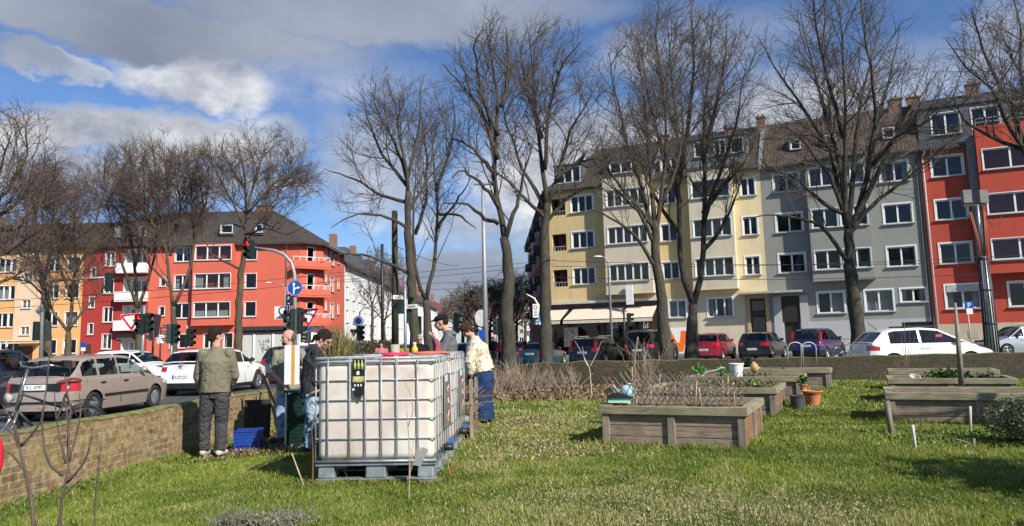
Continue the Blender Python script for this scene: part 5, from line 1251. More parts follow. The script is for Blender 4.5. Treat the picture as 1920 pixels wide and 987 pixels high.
# ---------------------------------------------------------------- masts, signs and signals
REDS = mat('sign_red', (0.50, 0.006, 0.02), .4, var=.05); SIGNW = mat('sign_white_face', (0.74, 0.74, 0.72), .4, var=.04); SIGNBACK = mat('sign_back', (0.30, .31, .32), .5, .3, var=.1)
LIT_RED = mat('lit_red_lens', (0.6, .01, .01), .3, emit=(1.0, .03, .015), estr=1.6); LENS = mat('dark_lens', (0.012, .012, .012), .15, coat=1)
LIT_GREEN = mat('lit_green_lens', (0.0, .3, .15), .3, emit=(.02, .8, .4), estr=.5)
def RYaw(d): return Matrix.Rotation(d, 4, 'Z')
def signal_head(o, c, yaw, h=.95, lit=None, n=3, back=False):
    """housing centred at c, looking along local -y turned by yaw"""
    M = Matrix.Translation(c) @ RYaw(yaw); w = .30; mb = MB(M); mb.b2(-w / 2, w / 2, -.09, .14, -h / 2, h / 2)
    if back: mb.b2(-w * .95, w * .95, .0, .03, -h * .62, h * .62)
    ho = mb.build('signal_housing', DKGREEN, o, bevel=.02)
    for i in range(n):
        z = h / 2 - h * (i + .5) / n; r = .10
        v = MB(M)
        vs = []; k = 9
        for q in range(k):
            a = PI * (-.15 + 1.3 * q / (k - 1)); vs += [(r * 1.1 * math.cos(a), -.09, z + r * 1.1 * math.sin(a)), (r * 1.1 * math.cos(a), -.30 + .05 * abs(q - 4) / 4, z + r * 1.1 * math.sin(a))]
        v.add(vs, [(2 * q, 2 * q + 1, 2 * q + 3, 2 * q + 2) for q in range(k - 1)]); ob = v.build('visor', DKGREEN, ho); ob.modifiers.new('s', 'SOLIDIFY').thickness = .008
        l = MB(M); l.disc((0, -.092, z), r, (0, -1, 0), .012, 16); l.build('lens', {0: LIT_RED, 2: LIT_GREEN}[i] if lit == i else LENS, ho)
def vpole(o, z0, z1, r0, r1=None, x=0, y=0, m=GREYPOLE, name='pole', n=10):
    mb = MB(); mb.tube([(x, y, z0), (x, y, (z0 + z1) / 2), (x, y, z1)], [r0, (r0 + (r1 or r0)) / 2, r1 or r0], n); return mb.build(name, m, o)
class Mast:
    def __init__(s, label, px, Y, cat='mast', name='sign_mast', group=None):
        q = P(px, 640, Y); s.x, s.Y = q.x, Y; s.gz = GZ(q.x, Y); s.o = thing(name, label, cat, (q.x, Y, s.gz), 0, group)
    def loc(s, px, py, dy=0): q = P(px, py, s.Y + dy); return Vector((q.x - s.x, dy, q.z - s.gz))
    def z(s, py, px=None): return P(px or 900, py, s.Y).z - s.gz
def plate(o, name, poly, c, yaw, m, back=SIGNBACK, th=.012, roll=0):
    """flat sign plate: outline in xz, facing -y"""
    M = Matrix.Translation(c) @ RYaw(yaw) @ Matrix.Rotation(roll, 4, 'Y'); mb = MB(M); mb.prism(poly, 0, -th); ob = mb.build(name, m, o)
    b = MB(M); b.prism([(x * .985, z * .985) for x, z in poly], .001, .006); b.build('sign_back', back, ob); return M, ob
def circ(r, n=24): return [(r * math.cos(2 * PI * i / n), r * math.sin(2 * PI * i / n)) for i in range(n)]
def rect(w, h): return [(-w / 2, -h / 2), (w / 2, -h / 2), (w / 2, h / 2), (-w / 2, h / 2)]
def tri(s): h = s * .866; return [(-s / 2, h / 3), (-s / 2 + .04, h / 3 + .03), (s / 2 - .04, h / 3 + .03), (s / 2, h / 3), (.03, -2 * h / 3), (-.03, -2 * h / 3)]
def yield_sign(o, c, yaw, s=.9, roll=0, back=False):
    if back: plate(o, 'give_way_sign', tri(s), c, yaw + PI, SIGNW, mat('sign_back_dark', (.05, .055, .06), .6), roll=roll); return
    M, ob = plate(o, 'give_way_sign', tri(s), c, yaw, REDS, roll=roll)
    m = MB(M); t = [(x * .66, z * .66) for x, z in tri(s)]; m.prism(t, -.013, -.0165); m.build('sign_face', SIGNW, ob)
    m = MB(M); m.prism([(x * 1.03, z * 1.03) for x, z in tri(s)], -.002, -.006); m.build('sign_edge', SIGNW, ob)
def arrow(mb, pts, w, head, y0=-.013, y1=-.017):
    for a, b in zip(pts[:-1], pts[1:]):
        d = Vector((b[0] - a[0], b[1] - a[1])).normalized(); n = Vector((-d.y, d.x)) * w / 2
        mb.prism([(a[0] - n.x, a[1] - n.y), (b[0] - n.x, b[1] - n.y), (b[0] + n.x, b[1] + n.y), (a[0] + n.x, a[1] + n.y)], y0, y1); y0 -= .0006; y1 -= .0006
    a, b = pts[-2], pts[-1]; d = Vector((b[0] - a[0], b[1] - a[1])).normalized(); n = Vector((-d.y, d.x)) * head * .6
    mb.prism([(b[0] - n.x, b[1] - n.y), (b[0] + d.x * head, b[1] + d.y * head), (b[0] + n.x, b[1] + n.y)], y0 - .001, y1 - .001)

# A: red light and give-way sign between the cars
m = Mast('galvanised post with a lit red traffic light and a tilted give-way sign', 268, 34, 'traffic light', 'traffic_light'); vpole(m.o, 0, m.z(573, 268), .065, m=ZINC)
signal_head(m.o, m.loc(263, 608, -.12), -.2, .92, 0); signal_head(m.o, m.loc(277, 606, .1), 1.2, .92); yield_sign(m.o, m.loc(245, 600, -.2), .25, .82, roll=-.12)
m = Mast('dark signal back board on a slim post right of the lit red light', 287, 38, 'signal post', 'signal_post'); vpole(m.o, 0, m.z(592, 287), .05, m=BLACK)
plate(m.o, 'back_board', rect(.36, 1.15), m.loc(293, 611), .2, BLACK, roll=.1); signal_head(m.o, m.loc(284, 622, .1), -1.3, .9)
m = Mast('slim black post with a small white dotted plate', 301, 40, 'sign post', 'sign_post'); vpole(m.o, 0, m.z(613, 301), .04, m=BLACK)
M_, ob = plate(m.o, 'plate', rect(.36, .44), m.loc(301, 636, -.06), 0, SIGNW); d = MB(M_)
for i, (a, b) in enumerate([(-.08, .1), (.07, .12), (-.1, -.02), (.04, 0), (.1, .03), (-.03, -.12)]): d.prism([(a - .03, b - .03), (a + .03, b - .03), (a + .03, b + .03), (a - .03, b + .03)], -.013, -.017)
d.build('dot_pattern', BLUEP, ob)
m = Mast('pair of dark traffic lights seen from the side before the V shaped tree', 322, 37, 'traffic light', 'traffic_light'); vpole(m.o, 0, m.z(612, 322), .05)
signal_head(m.o, m.loc(316, 626, 0), -1.1, .95); signal_head(m.o, m.loc(328, 626, 0), 1.1, .95)
m = Mast('slim post with one dark traffic light looking right, before the striped window bay', 350, 38, 'traffic light', 'traffic_light'); vpole(m.o, 0, m.z(611, 350), .045)
signal_head(m.o, m.loc(357, 633, 0), 1.3, .9)
# F: far left gantry
m = Mast('tall curved signal mast reaching over the road at the far left', 80, 40, 'signal mast', 'signal_mast')
t = MB(); t.tube([(0, 0, 0), m.loc(80, 560), m.loc(84, 540), m.loc(95, 529), m.loc(112, 526), m.loc(160, 523), m.loc(203, 520)], [.11, .09, .085, .08, .075, .06, .05], 10); t.build('mast', SIGNBACK, m.o)
signal_head(m.o, m.loc(204, 529, 0), PI, 1.0, back=False); signal_head(m.o, m.loc(69, 621), PI - .4, 1.0); signal_head(m.o, m.loc(90, 621), PI + .4, 1.0)
plate(m.o, 'sign', rect(.45, .45), m.loc(76, 583), PI, SIGNW, roll=.78)
# G: curved mast with blue direction sign
m = Mast('curved grey mast with blue straight-or-right sign and overhead signal behind the bald man', 553, 30, 'signal mast', 'signal_mast')
t = MB(); t.tube([(0, 0, 0), m.loc(553, 540), m.loc(552, 512), m.loc(546, 492), m.loc(533, 478), m.loc(515, 470), m.loc(478, 465)], [.10, .08, .075, .07, .065, .06, .05], 10); t.build('mast', SIGNBACK, m.o)
signal_head(m.o, m.loc(468, 468, -.1), -.35, .74, 0)
M_, ob = plate(m.o, 'direction_sign', circ(.30), m.loc(553, 540, -.12), 0, BLUEP)
w = MB(M_); arrow(w, [(-.04, -.24), (-.04, .12)], .05, .11); arrow(w, [(-.04, -.10), (.03, -.02), (.12, .0)], .05, .10, -.0155, -.0195); w.build('arrow', SIGNW, ob)
e = MB(M_); e.lathe([(.285, 0), (.30, -.004), (.303, .01)], (0, -.0135, 0), 24, Matrix.Rotation(PI / 2, 4, 'X')); e.build('sign_edge', SIGNW, ob)
M_, ob = plate(m.o, 'parking_sign', rect(.19, .82), m.loc(541, 572, -.2), -.1, mat('navy_sign', (.006, .012, .07), .4)); w = MB(M_); textmesh(w, 'P', 0, .25, .2, -.013, .8); w.bar((-.02, -.014, .05), (.04, -.014, .05), .03); w.bar((-.06, -.014, -.32), (.06, -.014, -.32), .02)
for z in (-.1, -.2, -.3): w.bar((-.05, -.014, z), (-.05, -.014, z + .08), .015); w.bar((.05, -.014, z), (.05, -.014, z + .08), .015)
w.build('sign_symbol', SIGNW, ob)
M_, ob = plate(m.o, 'road_layout_sign', rect(.60, .52), m.loc(528, 587, -.1), -.15, SIGNW); w = MB(M_); w.lathe([(.12, 0), (.19, 0), (.19, -.004), (.12, -.004)], (.05, -.013, .08), 18, Matrix.Rotation(PI / 2, 4, 'X')); w.prism([(-.28, -.24), (.0, -.05), (.28, -.02), (.28, -.24)], -.013, -.016); w.build('sign_symbol', mat('sign_grey', (.12, .13, .13), .5), ob)
signal_head(m.o, m.loc(545, 603, -.1), -.7, 1.0); signal_head(m.o, m.loc(562, 602, .1), 1.5, 1.05)
# H
m = Mast('give-way sign over a small round blue sign between the bald man and the bending woman', 579, 33, 'road sign', 'road_sign'); vpole(m.o, 0, m.z(580, 579), .035)
yield_sign(m.o, m.loc(579, 591, -.08), 0, .86); M_, ob = plate(m.o, 'cycle_sign', circ(.11), m.loc(578, 617, -.08), 0, BLUEP)
signal_head(m.o, m.loc(576, 633, -.05), -1.0, .5)
# I
m = Mast('round blue cycle sign on white plate above a small dark signal before the hedge', 674, 40, 'road sign', 'road_sign'); vpole(m.o, 0, m.z(596, 674), .045, m=SIGNBACK)
plate(m.o, 'plate', circ(.30), m.loc(672, 603, -.06), 0, SIGNW); plate(m.o, 'cycle_sign', circ(.17), m.loc(672, 602, -.09), 0, BLUEP); signal_head(m.o, m.loc(675, 625, 0), .9, .8); yield_sign(m.o, m.loc(663, 623, .1), 0, .42, back=True)
t = MB(); t.tube([m.loc(674, 596), m.loc(675, 585), m.loc(682, 578), m.loc(697, 576)], .03, 6); t.build('arm', SIGNBACK, m.o)
# J street names
m = Mast('galvanised post with two white street name plates left of the boy', 760, 26, 'street sign', 'street_sign'); vpole(m.o, 0, m.z(515, 760), .05, m=ZINC)
def nameplate(c, w, yaw, s):
    M_, ob = plate(m.o, 'name_plate', rect(w, .14), c, yaw, mat('name_plate', (.62, .63, .55), .5), roll=s); t = MB(M_)
    for i in range(int(w / .045) - 3): x = -w / 2 + .09 + i * .045; t.bar((x, -.014, -.03), (x + .01 * (i % 3), -.014, .03 if i % 4 else .045), .016); t.bar((x, -.0145, -.03 + .02 * (i % 3)), (x + .03, -.0145, -.03 + .02 * (i % 3)), .014)
    t.build('lettering', INK, ob)
nameplate(m.loc(746, 558, -.05), .36, .4, .08); nameplate(m.loc(772, 575, -.05), .42, -.1, -.04)
signal_head(m.o, m.loc(749, 575, .05), -1.6, .5, n=1); q = MB(); q.box(*m.loc(767, 590, .1), .18, .1, .6); q.build('cabinet', DKGREEN, m.o)
m = Mast('traffic light with a faint green lens between the two forked trunks', 784, 36, 'traffic light', 'traffic_light'); vpole(m.o, 0, m.z(600, 784), .05); signal_head(m.o, m.loc(784, 610, -.1), 0, .85, 2)
# L tarred pole
m = Mast('tall tarred wooden pole with a pale concrete foot', 741, 32, 'pole', 'utility_pole'); TAR = m_bark('tarred_wood', (.03, .026, .018), (.085, .075, .05), (.10, .10, .05), .3)
vpole(m.o, m.z(647, 741), m.z(396, 738), .155, .125, m=TAR, n=12); vpole(m.o, 0, m.z(647, 741) + .02, .20, .19, m=mat('concrete', (.36, .34, .29), .9), name='concrete_foot', n=12)
m = Mast('thin dark overhead line mast left of the tarred pole', 717, 50, 'mast', 'line_mast'); vpole(m.o, 0, m.z(458, 715), .12, .09, m=BLACK)
# N street lamp
m = Mast('tall pale street lamp with two lamp heads behind the woman in the patterned jacket', 911, 26, 'street lamp', 'street_lamp'); vpole(m.o, 0, m.z(346, 907), .095, .06, m=SIGNBACK)
for dx in (-.16, .16): b = MB(); b.box(dx, 0, m.z(345, 907), .34, .16, .07); b.build('lamp_head', SIGNBACK, m.o)
plate(m.o, 'round_sign', circ(.29), m.loc(902, 597, -.1), PI + .8, SIGNW, mat('pale_sign_back', (.36, .38, .37), .5)); plate(m.o, 'square_sign', rect(.22, .30), m.loc(903, 627, -.12), 0, BLUEP)
for (px, Y, tp, lx, ly, lab) in ((1147, 47, 484, 1121, 481, 'slim pale street lamp in front of the shop awnings'), (533, 66, 534, 503, 530, 'thin street lamp before the blank wall of the corner house')):
    m = Mast(lab, px, Y, 'street lamp', 'street_lamp'); t = MB(); a = m.loc(px - (3 if px > 600 else 0), tp); t.tube([(0, 0, 0), (0, 0, a.z - .3), (-.15, 0, a.z), m.loc(lx + 4, ly + 1)], [.085, .06, .045, .035], 8); t.build('pole', SIGNBACK, m.o)
    b = MB(); b.ball(m.loc(lx, ly + .5), .26, 10, (1.2, .5, .25)); b.build('lamp_head', SIGNW, m.o)
# O
m = Mast('curved signal mast with restriction signs before the brown house', 1013, 50, 'signal mast', 'signal_mast')
t = MB(); t.tube([(0, 0, 0), m.loc(1011, 590), m.loc(1009, 572), m.loc(1002, 560), m.loc(985, 551)], [.1, .08, .07, .06, .05], 8); t.build('mast', SIGNW, m.o)
signal_head(m.o, m.loc(980, 543, 0), 1.0, 1.0); M_, ob = plate(m.o, 'restriction_sign', rect(.36, .9), m.loc(1004, 583, -.1), 0, SIGNW); w = MB(M_); w.lathe([(.09, 0), (.14, 0), (.14, -.004), (.09, -.004)], (0, -.013, .22), 16, Matrix.Rotation(PI / 2, 4, 'X'))
for z in (-.02, -.12, -.22, -.32): w.bar((-.1, -.014, z), (.1, -.014, z), .03)
w.build('sign_symbol', INK, ob); plate(m.o, 'restriction_sign', rect(.30, .5), m.loc(1013, 578, 0), .5, SIGNW); plate(m.o, 'blue_sign', rect(.28, .6), m.loc(1013, 597, -.06), .2, mat('blue_green', (.03, .2, .45), .4, var=.5, scale=6)); signal_head(m.o, m.loc(1012, 620, -.1), .8, .8)
m = Mast('dark slim post with signal box before the left awning gap', 1172, 45, 'signal post', 'signal_post'); vpole(m.o, 0, m.z(577, 1171), .06, m=BLACK); signal_head(m.o, m.loc(1180, 600, 0), 1.3, .8)
# R striped mast
m = Mast('stout antenna mast wrapped in black and white cable strips by the red house', 1859, 35, 'mast', 'antenna_mast', None); R0, R1 = .29, .20; z1 = m.z(482, 1840)
vpole(m.o, 0, z1, R0, R1, m=mat('mast_white', (.55, .56, .55), .5, .2), n=16, name='mast'); vpole(m.o, z1, m.z(385, 1829), .07, .06, m=ZINC, name='upper_mast')
for i in range(14):
    a = 2 * PI * i / 14; b = MB(); b.tube([((R0 + .01) * math.cos(a), (R0 + .01) * math.sin(a), 0), ((R1 + .01) * math.cos(a), (R1 + .01) * math.sin(a), z1)], .028, 6); b.build('cable', BLACK, m.o)
for z in (.15, z1 * .33, z1 * .66, z1 * .97): b = MB(); b.lathe([(R0 - (R0 - R1) * z / z1 + .03, z), (R0 - (R0 - R1) * z / z1 + .05, z + .04), (R0 - (R0 - R1) * z / z1 + .03, z + .08)], (0, 0, 0), 16); b.build('band', BLACK, m.o)
ORC = mat('orange_cable', (.38, .10, .04), .6)
for a, c, mm in ((-.22, -.45, ORC), (-.15, -.38, ORC), (.12, .22, ORC), (.19, .28, ORC), (-.05, -.2, BLACK), (.02, .08, BLACK)):
    b = MB(); b.tube([(a * .8, -.1, z1 - .1), (a * 1.1, -.12, z1 + .8), (c, -.08, m.z(398, 1831))], .024, 6); b.build('cable', mm, m.o)
for px in (1812, 1843): b = MB(); b.box(*m.loc(px, 369), .40, .22, .62); b.build('antenna_box', mat('antenna_grey', (.13, .13, .125), .5, var=.2), m.o)
b = MB(); b.bar(m.loc(1805, 386), m.loc(1850, 384), .07); b.bar(m.loc(1812, 388), m.loc(1812, 376), .05); b.bar(m.loc(1843, 388), m.loc(1843, 376), .05); b.build('crossbar', BLACK, m.o)
for px, s in ((1795, -1), (1868, 1)):
    b = MB(); b.tube([m.loc(1833 + s * 12, 400), m.loc(1833 + s * 28, 425), m.loc(1833 + s * 42, 420), m.loc(1833 + s * 46, 400)], .015, 5); b.build('cable_loop', BLACK, m.o)
m = Mast('blue parking sign on a slim striped post before the red house', 1820, 39, 'road sign', 'road_sign'); vpole(m.o, 0, m.z(584, 1818), .035, m=mat('striped_post', (.5, .3, .28), .6, var=.7, stretch=(1, 1, 6)))
M_, ob = plate(m.o, 'parking_sign', rect(.42, .42), m.loc(1817, 573, -.05), -.2, BLUEP); w = MB(M_); textmesh(w, 'P', 0, 0, .36, -.013); w.build('sign_letter', SIGNW, ob); M_, ob = plate(m.o, 'extra_plate', rect(.30, .30), m.loc(1818, 584, -.05), -.2, SIGNW)
m = Mast('small blue parking sign at the foot of the dark red house', 156, 72, 'road sign', 'road_sign'); vpole(m.o, 0, m.z(645, 156), .04); plate(m.o, 'parking_sign', rect(.5, .5), m.loc(156, 647, -.05), 0, BLUEP); plate(m.o, 'extra_plate', rect(.45, .35), m.loc(156, 655, -.05), 0, SIGNW)
m = Mast('dark round-lens traffic light seen edge-on before the far avenue trees', 893, 60, 'traffic light', 'traffic_light'); vpole(m.o, 0, m.z(600, 893), .06, m=BLACK); signal_head(m.o, m.loc(893, 612), .6, 1.0)
m = Mast('pale post with dark signal behind the slim kinked tree', 932, 46, 'traffic light', 'traffic_light'); vpole(m.o, 0, m.z(595, 932), .06, m=SIGNBACK); signal_head(m.o, m.loc(929, 612), -.9, 1.0); signal_head(m.o, m.loc(938, 612), 1.1, 1.0)
m = Mast('dark signal post just right of the boy in the flat cap', 853, 44, 'traffic light', 'traffic_light'); vpole(m.o, 0, m.z(587, 853), .06, m=BLACK); signal_head(m.o, m.loc(857, 606), 1.2, 1.2)
# overhead wires
WIRE = mat('wire', (.03, .03, .03), .6)
def wire(a, b, Y0, Y1, r=.016, sag=.25, lab='thin tram wire spanning the crossing'):
    A, B = P(*a, Y0), P(*b, Y1); pts = [tuple(A.lerp(B, t) - Vector((0, 0, sag * 4 * t * (1 - t))) - A) for t in np.linspace(0, 1, 11)]
    mb = MB(); mb.tube(pts, r, 4); o = mb.build('overhead_wire', WIRE); o.location = A; tag(o, lab, 'wire', 'overhead tram wires')
for a, b, Y0, Y1 in (((-30, 566), (760, 497), 48, 56), ((-30, 580), (760, 512), 48, 56), ((560, 520), (1040, 487), 60, 54), ((560, 532), (1040, 495), 60, 54), ((740, 531), (1030, 515), 70, 55), ((740, 545), (1030, 522), 70, 55),
                     ((1035, 489), (1930, 489), 45, 44), ((1035, 500), (1930, 478), 45, 44), ((740, 460), (860, 498), 32, 60), ((1035, 520), (1900, 512), 45, 40)):
    wire(a, b, Y0, Y1)
# ---------------------------------------------------------------- garden furniture
WOODG = m_wood('weathered_larch', (.27, .225, .165), (.46, .40, .31), (1, 12, 12)); WOODZ = m_wood('weathered_post', (.27, .225, .165), (.46, .40, .31), (12, 12, 1))
WOODY = m_wood('weathered_larch_y', (.20, .165, .12), (.36, .31, .235), (12, 1, 12))
WOODB = m_wood('brown_board', (.28, .21, .15), (.50, .40, .30), (1, 12, 12)); WOODBY = m_wood('orange_brown_board', (.27, .13, .06), (.48, .26, .13), (12, 1, 12))
RIM = m_wood('mossy_rim', (.30, .255, .16), (.50, .44, .30), (1, 12, 12), (.20, .20, .07)); RIMY = m_wood('mossy_rim_y', (.30, .255, .16), (.50, .44, .30), (12, 1, 12), (.20, .20, .07))
SOIL = mat('potting_soil', (.028, .020, .014), 1, var=.5, scale=25, bmp=1.0, bscale=60); MULCH = mat('straw_mulch', (.30, .22, .13), 1, var=.5, scale=45, bmp=1, bscale=70)
def raised_bed(label, x, y, ln, dp, rz, h=.5, soil=SOIL, fill=.10, nx=2, name='raised_bed'):
    z = min(GZ(x, y), GZ(x + ln * math.cos(rz), y + ln * math.sin(rz))) - .01
    o = thing(name, label, 'raised bed', (x, y, z), rz, 'wooden raised beds'); pw = .09; t = .03
    for yy in (0, dp):
        s = -1 if yy == 0 else 1
        for i in range(nx + 1):
            xx = pw / 2 + (ln - pw) * i / nx; b = MB(); b.box(xx, yy + s * -.02, (h - .1) / 2 - .05, pw, .07, h + .0); b.build('post', WOODZ, o, bevel=.004)
    for xx in (0, ln):
        s = 1 if xx == 0 else -1; b = MB(); b.box(xx + s * .02, dp / 2, (h - .1) / 2 - .05, .07, pw, h); b.build('post', WOODZ, o, bevel=.004)
    n = 3; bh = (h - .10) / n
    for k in range(n):
        z0 = k * bh + .004 - (.08 if k == 0 else 0); z1 = (k + 1) * bh - .004
        for yy in (.035, dp - .035): b = MB(); b.b2(.03, ln - .03, yy - t / 2, yy + t / 2, z0, z1); b.build('board', WOODB, o)
        for xx in (.035, ln - .035): b = MB(); b.b2(xx - t / 2, xx + t / 2, .06, dp - .06, z0, z1); b.build('board', WOODBY, o)
    r = .10; e = .035
    for yy, s in ((-e, 1), (dp + e - r, 1)): b = MB(); b.b2(-e, ln + e, yy, yy + r, h - .10, h); b.build('rim', RIM, o, bevel=.006)
    for xx in (-e, ln + e - r): b = MB(); b.b2(xx, xx + r, -e + r + .002, dp + e - r - .002, h - .10, h - .002); b.build('rim', RIMY, o, bevel=.006)
    rnd = random.Random(int(x * 100)); V = []; nxg, nyg = 24, 14
    for j in range(nyg):
        for i in range(nxg): V.append((.05 + (ln - .1) * i / (nxg - 1), .05 + (dp - .1) * j / (nyg - 1), h - fill + rnd.uniform(-.015, .015) - (.24 * smooth((j / nyg - .36) / .12) if soil is MULCH else 0)))
    F = [(j * nxg + i, j * nxg + i + 1, (j + 1) * nxg + i + 1, (j + 1) * nxg + i) for j in range(nyg - 1) for i in range(nxg - 1)]
    numesh('soil', V, F, [soil, SOIL], o, mi=[1 if (soil is MULCH and (k // (nxg - 1)) >= 6) else 0 for k in range(len(F))]); return o
BZ = R(-25)
bedA = raised_bed('large wooden raised bed with straw mulch and a willow trellis, nearest of the middle group', 1.09, 9.66, 1.75, 1.5, BZ, .5, MULCH, .04)
bedB = raised_bed('wooden raised bed with sprouting herbs directly behind the trellis bed', 2.28, 13.3, 2.15, 1.5, BZ, .48, SOIL, .06)
bedC = raised_bed('wooden raised bed under the white bucket, third in the middle row', 3.6, 16.1, 2.3, 1.3, BZ, .5, SOIL, .08)
bedD = raised_bed('weathered raised bed with two pale hoops at the end of the middle row', 5.5, 19.0, 2.2, .9, BZ, .5, SOIL, .10)
bedE = raised_bed('empty wooden raised bed nearest on the right, dark soil inside', 5.50, 11.25, 2.3, 1.35, BZ, .45, SOIL, .24)
bedF = raised_bed('raised bed with leafy greens and a white pot, second on the right', 7.05, 14.3, 2.0, 1.15, BZ, .47, SOIL, .14)
bedG = raised_bed('raised bed with dry twigs close to the back wall on the right', 8.55, 17.3, 2.1, 1.0, BZ, .47, SOIL, .14)
def on(bed, x, y, z): return bed.matrix_basis @ Vector((x, y, z)) if True else None
def bedpt(b, x, y, z):
    c, s = math.cos(b.rotation_euler.z), math.sin(b.rotation_euler.z); return Vector((b.location.x + x * c - y * s, b.location.y + x * s + y * c, b.location.z + z))
grnd = random.Random(8)
STICK = mat('dry_stick', (.36, .27, .19), .9, var=.35, scale=9); STICKD = mat('grey_stick', (.20, .16, .125), .9, var=.3)
def stick(name, pts, r, m, label, cat, group=None):
    p0 = Vector(pts[0]); mb = MB(); mb.tube([tuple(Vector(p) - p0) for p in pts], r, 6); o = mb.build(name, m); o.location = p0; return tag(o, label, cat, group)
# trellis
t = thing('willow_trellis', 'low diamond lattice of willow sticks standing in the nearest middle bed', 'trellis', bedpt(bedA, 0, 0, .46), BZ)
mb2 = MB()
for layer, y in ((0, .30), (1, 1.05)):
    mb = MB()
    for i in range(19):
        x = .12 + i * .078; hh = .41 + grnd.uniform(-.04, .05)
        mb.tube([(x, y + grnd.uniform(-.02, .02), 0), (x + .26, y - .02, hh)], [.0065, .005], 4)
        mb.tube([(x + .1, y + .012, 0), (x - .20, y + .01, hh)], [.0065, .005], 4)
    mb.build('lattice', STICKD, t)
for i in range(16):
    x = .1 + i * .1 + grnd.uniform(-.03, .03); hh = grnd.choice([.26, .33, .50, .40]); y = .27 + grnd.uniform(-.1, .5); mb2 = MB(); mb2.tube([(x, y, -.02), (x + grnd.uniform(-.04, .04), y, hh)], .007, 5); mb2.build('upright', STICK, t)
# things on and round the middle beds
def bucket(name, label, c, r0, r1, h, m, cat='bucket', rim=.012, tilt=0, handle=False, fillm=None):
    o = thing(name, label, cat, c, 0, rot=(tilt, 0, 0)); b = MB(); b.lathe([(0, .002), (r0, 0), (r1, h), (r1 + rim, h), (r1 + rim, h - .02), (r1 - .004, h - .02) if 0 else (r1 + rim * .3, h - .025)], (0, 0, 0), 24); weld(b.build('shell', m, o), 40)
    i = MB(); i.lathe([(r1 - .002, h), (r0 - .006, .02), (0, .02)], (0, 0, 0), 24); i.build('inside', m, o)
    if fillm: f = MB(); f.disc((0, 0, h * .75), r1 * .94, (0, 0, 1), .01, 20); f.build('soil', fillm, o)
    return o
bucket('bucket', 'white plastic bucket hanging on the pale stick above the third middle bed', P(1382, 706, 15.3), .105, .14, .26, mat('bucket_white', (.80, .79, .76), .5, var=.12, scale=8))
g = MB(); g.lathe([(0, 0), (.05, .015), (.085, .08), (.08, .15), (.045, .20), (.012, .235), (0, .24)], (0, 0, 0), 18); go = g.build('gourd', mat('gourd_skin', (.50, .30, .11), .6, var=.2, scale=6)); go.location = P(1416, 700, 15.2); go.rotation_euler = (.1, -.15, 0); tag(go, 'ochre dried gourd stuck on a stake right of the white bucket', 'gourd')
stick('stake', [P(1416, 730, 15.2), P(1416, 698, 15.2)], .01, STICKD, 'short grey stake carrying the ochre gourd', 'stake')
stick('pale_branch', [P(1312, 728, 15.6), P(1317, 705, 15.6), P(1324, 698, 15.6), P(1345, 694, 15.5), P(1352, 690, 15.5), P(1380, 691, 15.5), P(1425, 690, 15.8)], [.018, .018, .018, .016, .016, .014, .012], mat('peeled_branch', (.52, .49, .42), .8), 'crooked pale peeled branch running left of the white bucket', 'branch')
TERRA = mat('terracotta', (.55, .19, .07), .75, var=.15, scale=7)
bucket('plant_pot', 'large terracotta coloured pot on the grass beside the middle beds', (P(1523, 741, 13.9).x, 13.9, .19), .105, .17, .28, TERRA, 'plant pot', .02, fillm=SOIL)
bucket('plant_pot', 'small terracotta pot with a green plant on the edge of the big pot', (P(1507, 741, 14.5).x, 14.5, .42), .05, .07, .13, TERRA, 'plant pot', .01, fillm=SOIL)
bucket('bucket', 'dark grey bucket standing left of the large terracotta pot', (P(1495, 751, 13.5).x, 13.5, .18), .10, .125, .24, mat('bucket_grey', (.055, .06, .065), .5), rim=.01)
hp = thing('hoop_pair', 'two pale metal hoops standing in the last middle bed', 'hoops', P(1500, 690, 19.2))
for px in (1491, 1516):
    pts = [P(px - 14, 690, 19.2)] + [P(px - 14 * math.cos(a), 653 - 11 * math.sin(a), 19.2) for a in np.linspace(0, PI, 9)] + [P(px + 15, 688, 19.2)]
    b = MB(); b.tube([tuple(q - hp.location) for q in pts], .014, 6); b.build('hoop', mat('hoop_metal', (.45, .43, .38), .5, .3), hp)
# sack and blue watering can
o = thing('seed_tray_box', 'flat mint and cream box with dark lid on the left corner of the trellis bed', 'box', bedpt(bedA, .02, .28, .5), BZ + .25)
b = MB(); b.b2(-.02, .26, -.06, .12, .0, .035); b.build('box_lower', mat('box_cream', (.55, .52, .40), .6), o); b = MB(); b.b2(-.02, .26, -.06, .12, .036, .075); b.build('box_band', mat('mint', (.08, .50, .36), .5), o); b = MB(); b.prism([(-.05, .076), (.30, .076), (.12, .14), (.02, .13)], -.08, .14); b.build('lid', BLACK, o)
o = thing('hand_trowel', 'dark garden trowel lying across the rim of the trellis bed', 'trowel', bedpt(bedA, .06, .02, .505), BZ); b = MB(); b.bar((-.1, .05, .015), (.28, -.01, .02), .02); b.build('handle', BLACK, o); b = MB(); b.bar((-.16, .06, .01), (-.02, .04, .01), .05, .008); b.build('blade', ZINC, o)
o = thing('watering_can', 'pale blue watering can behind the left end of the trellis', 'watering can', (P(1176, 733, 11.6).x, 11.6, .17 + .38), .4); LB = mat('light_blue', (.32, .52, .60), .5, var=.2, scale=9)
b = MB(); b.lathe([(0, 0), (.10, 0), (.10, .2), (.05, .24), (0, .24)], (0, 0, 0), 16); b.build('can', LB, o); b = MB(); b.tube([(-.08, 0, .05), (-.2, 0, .2), (-.24, 0, .24)], [.02, .015, .03], 8); b.build('spout', LB, o); b = MB(); b.tube([(.08, 0, .05), (.17, 0, .13), (.13, 0, .24), (0, 0, .27)], .011, 6); b.build('handle', LB, o)
st = thing('compost_stand', 'low dark plank stand carrying the pale blue watering can', 'stand', (P(1178, 733, 11.6).x, 11.6, .17), BZ); b = MB(); b.b2(-.15, .15, -.12, .12, .34, .375); b.build('top', WOODG, st)
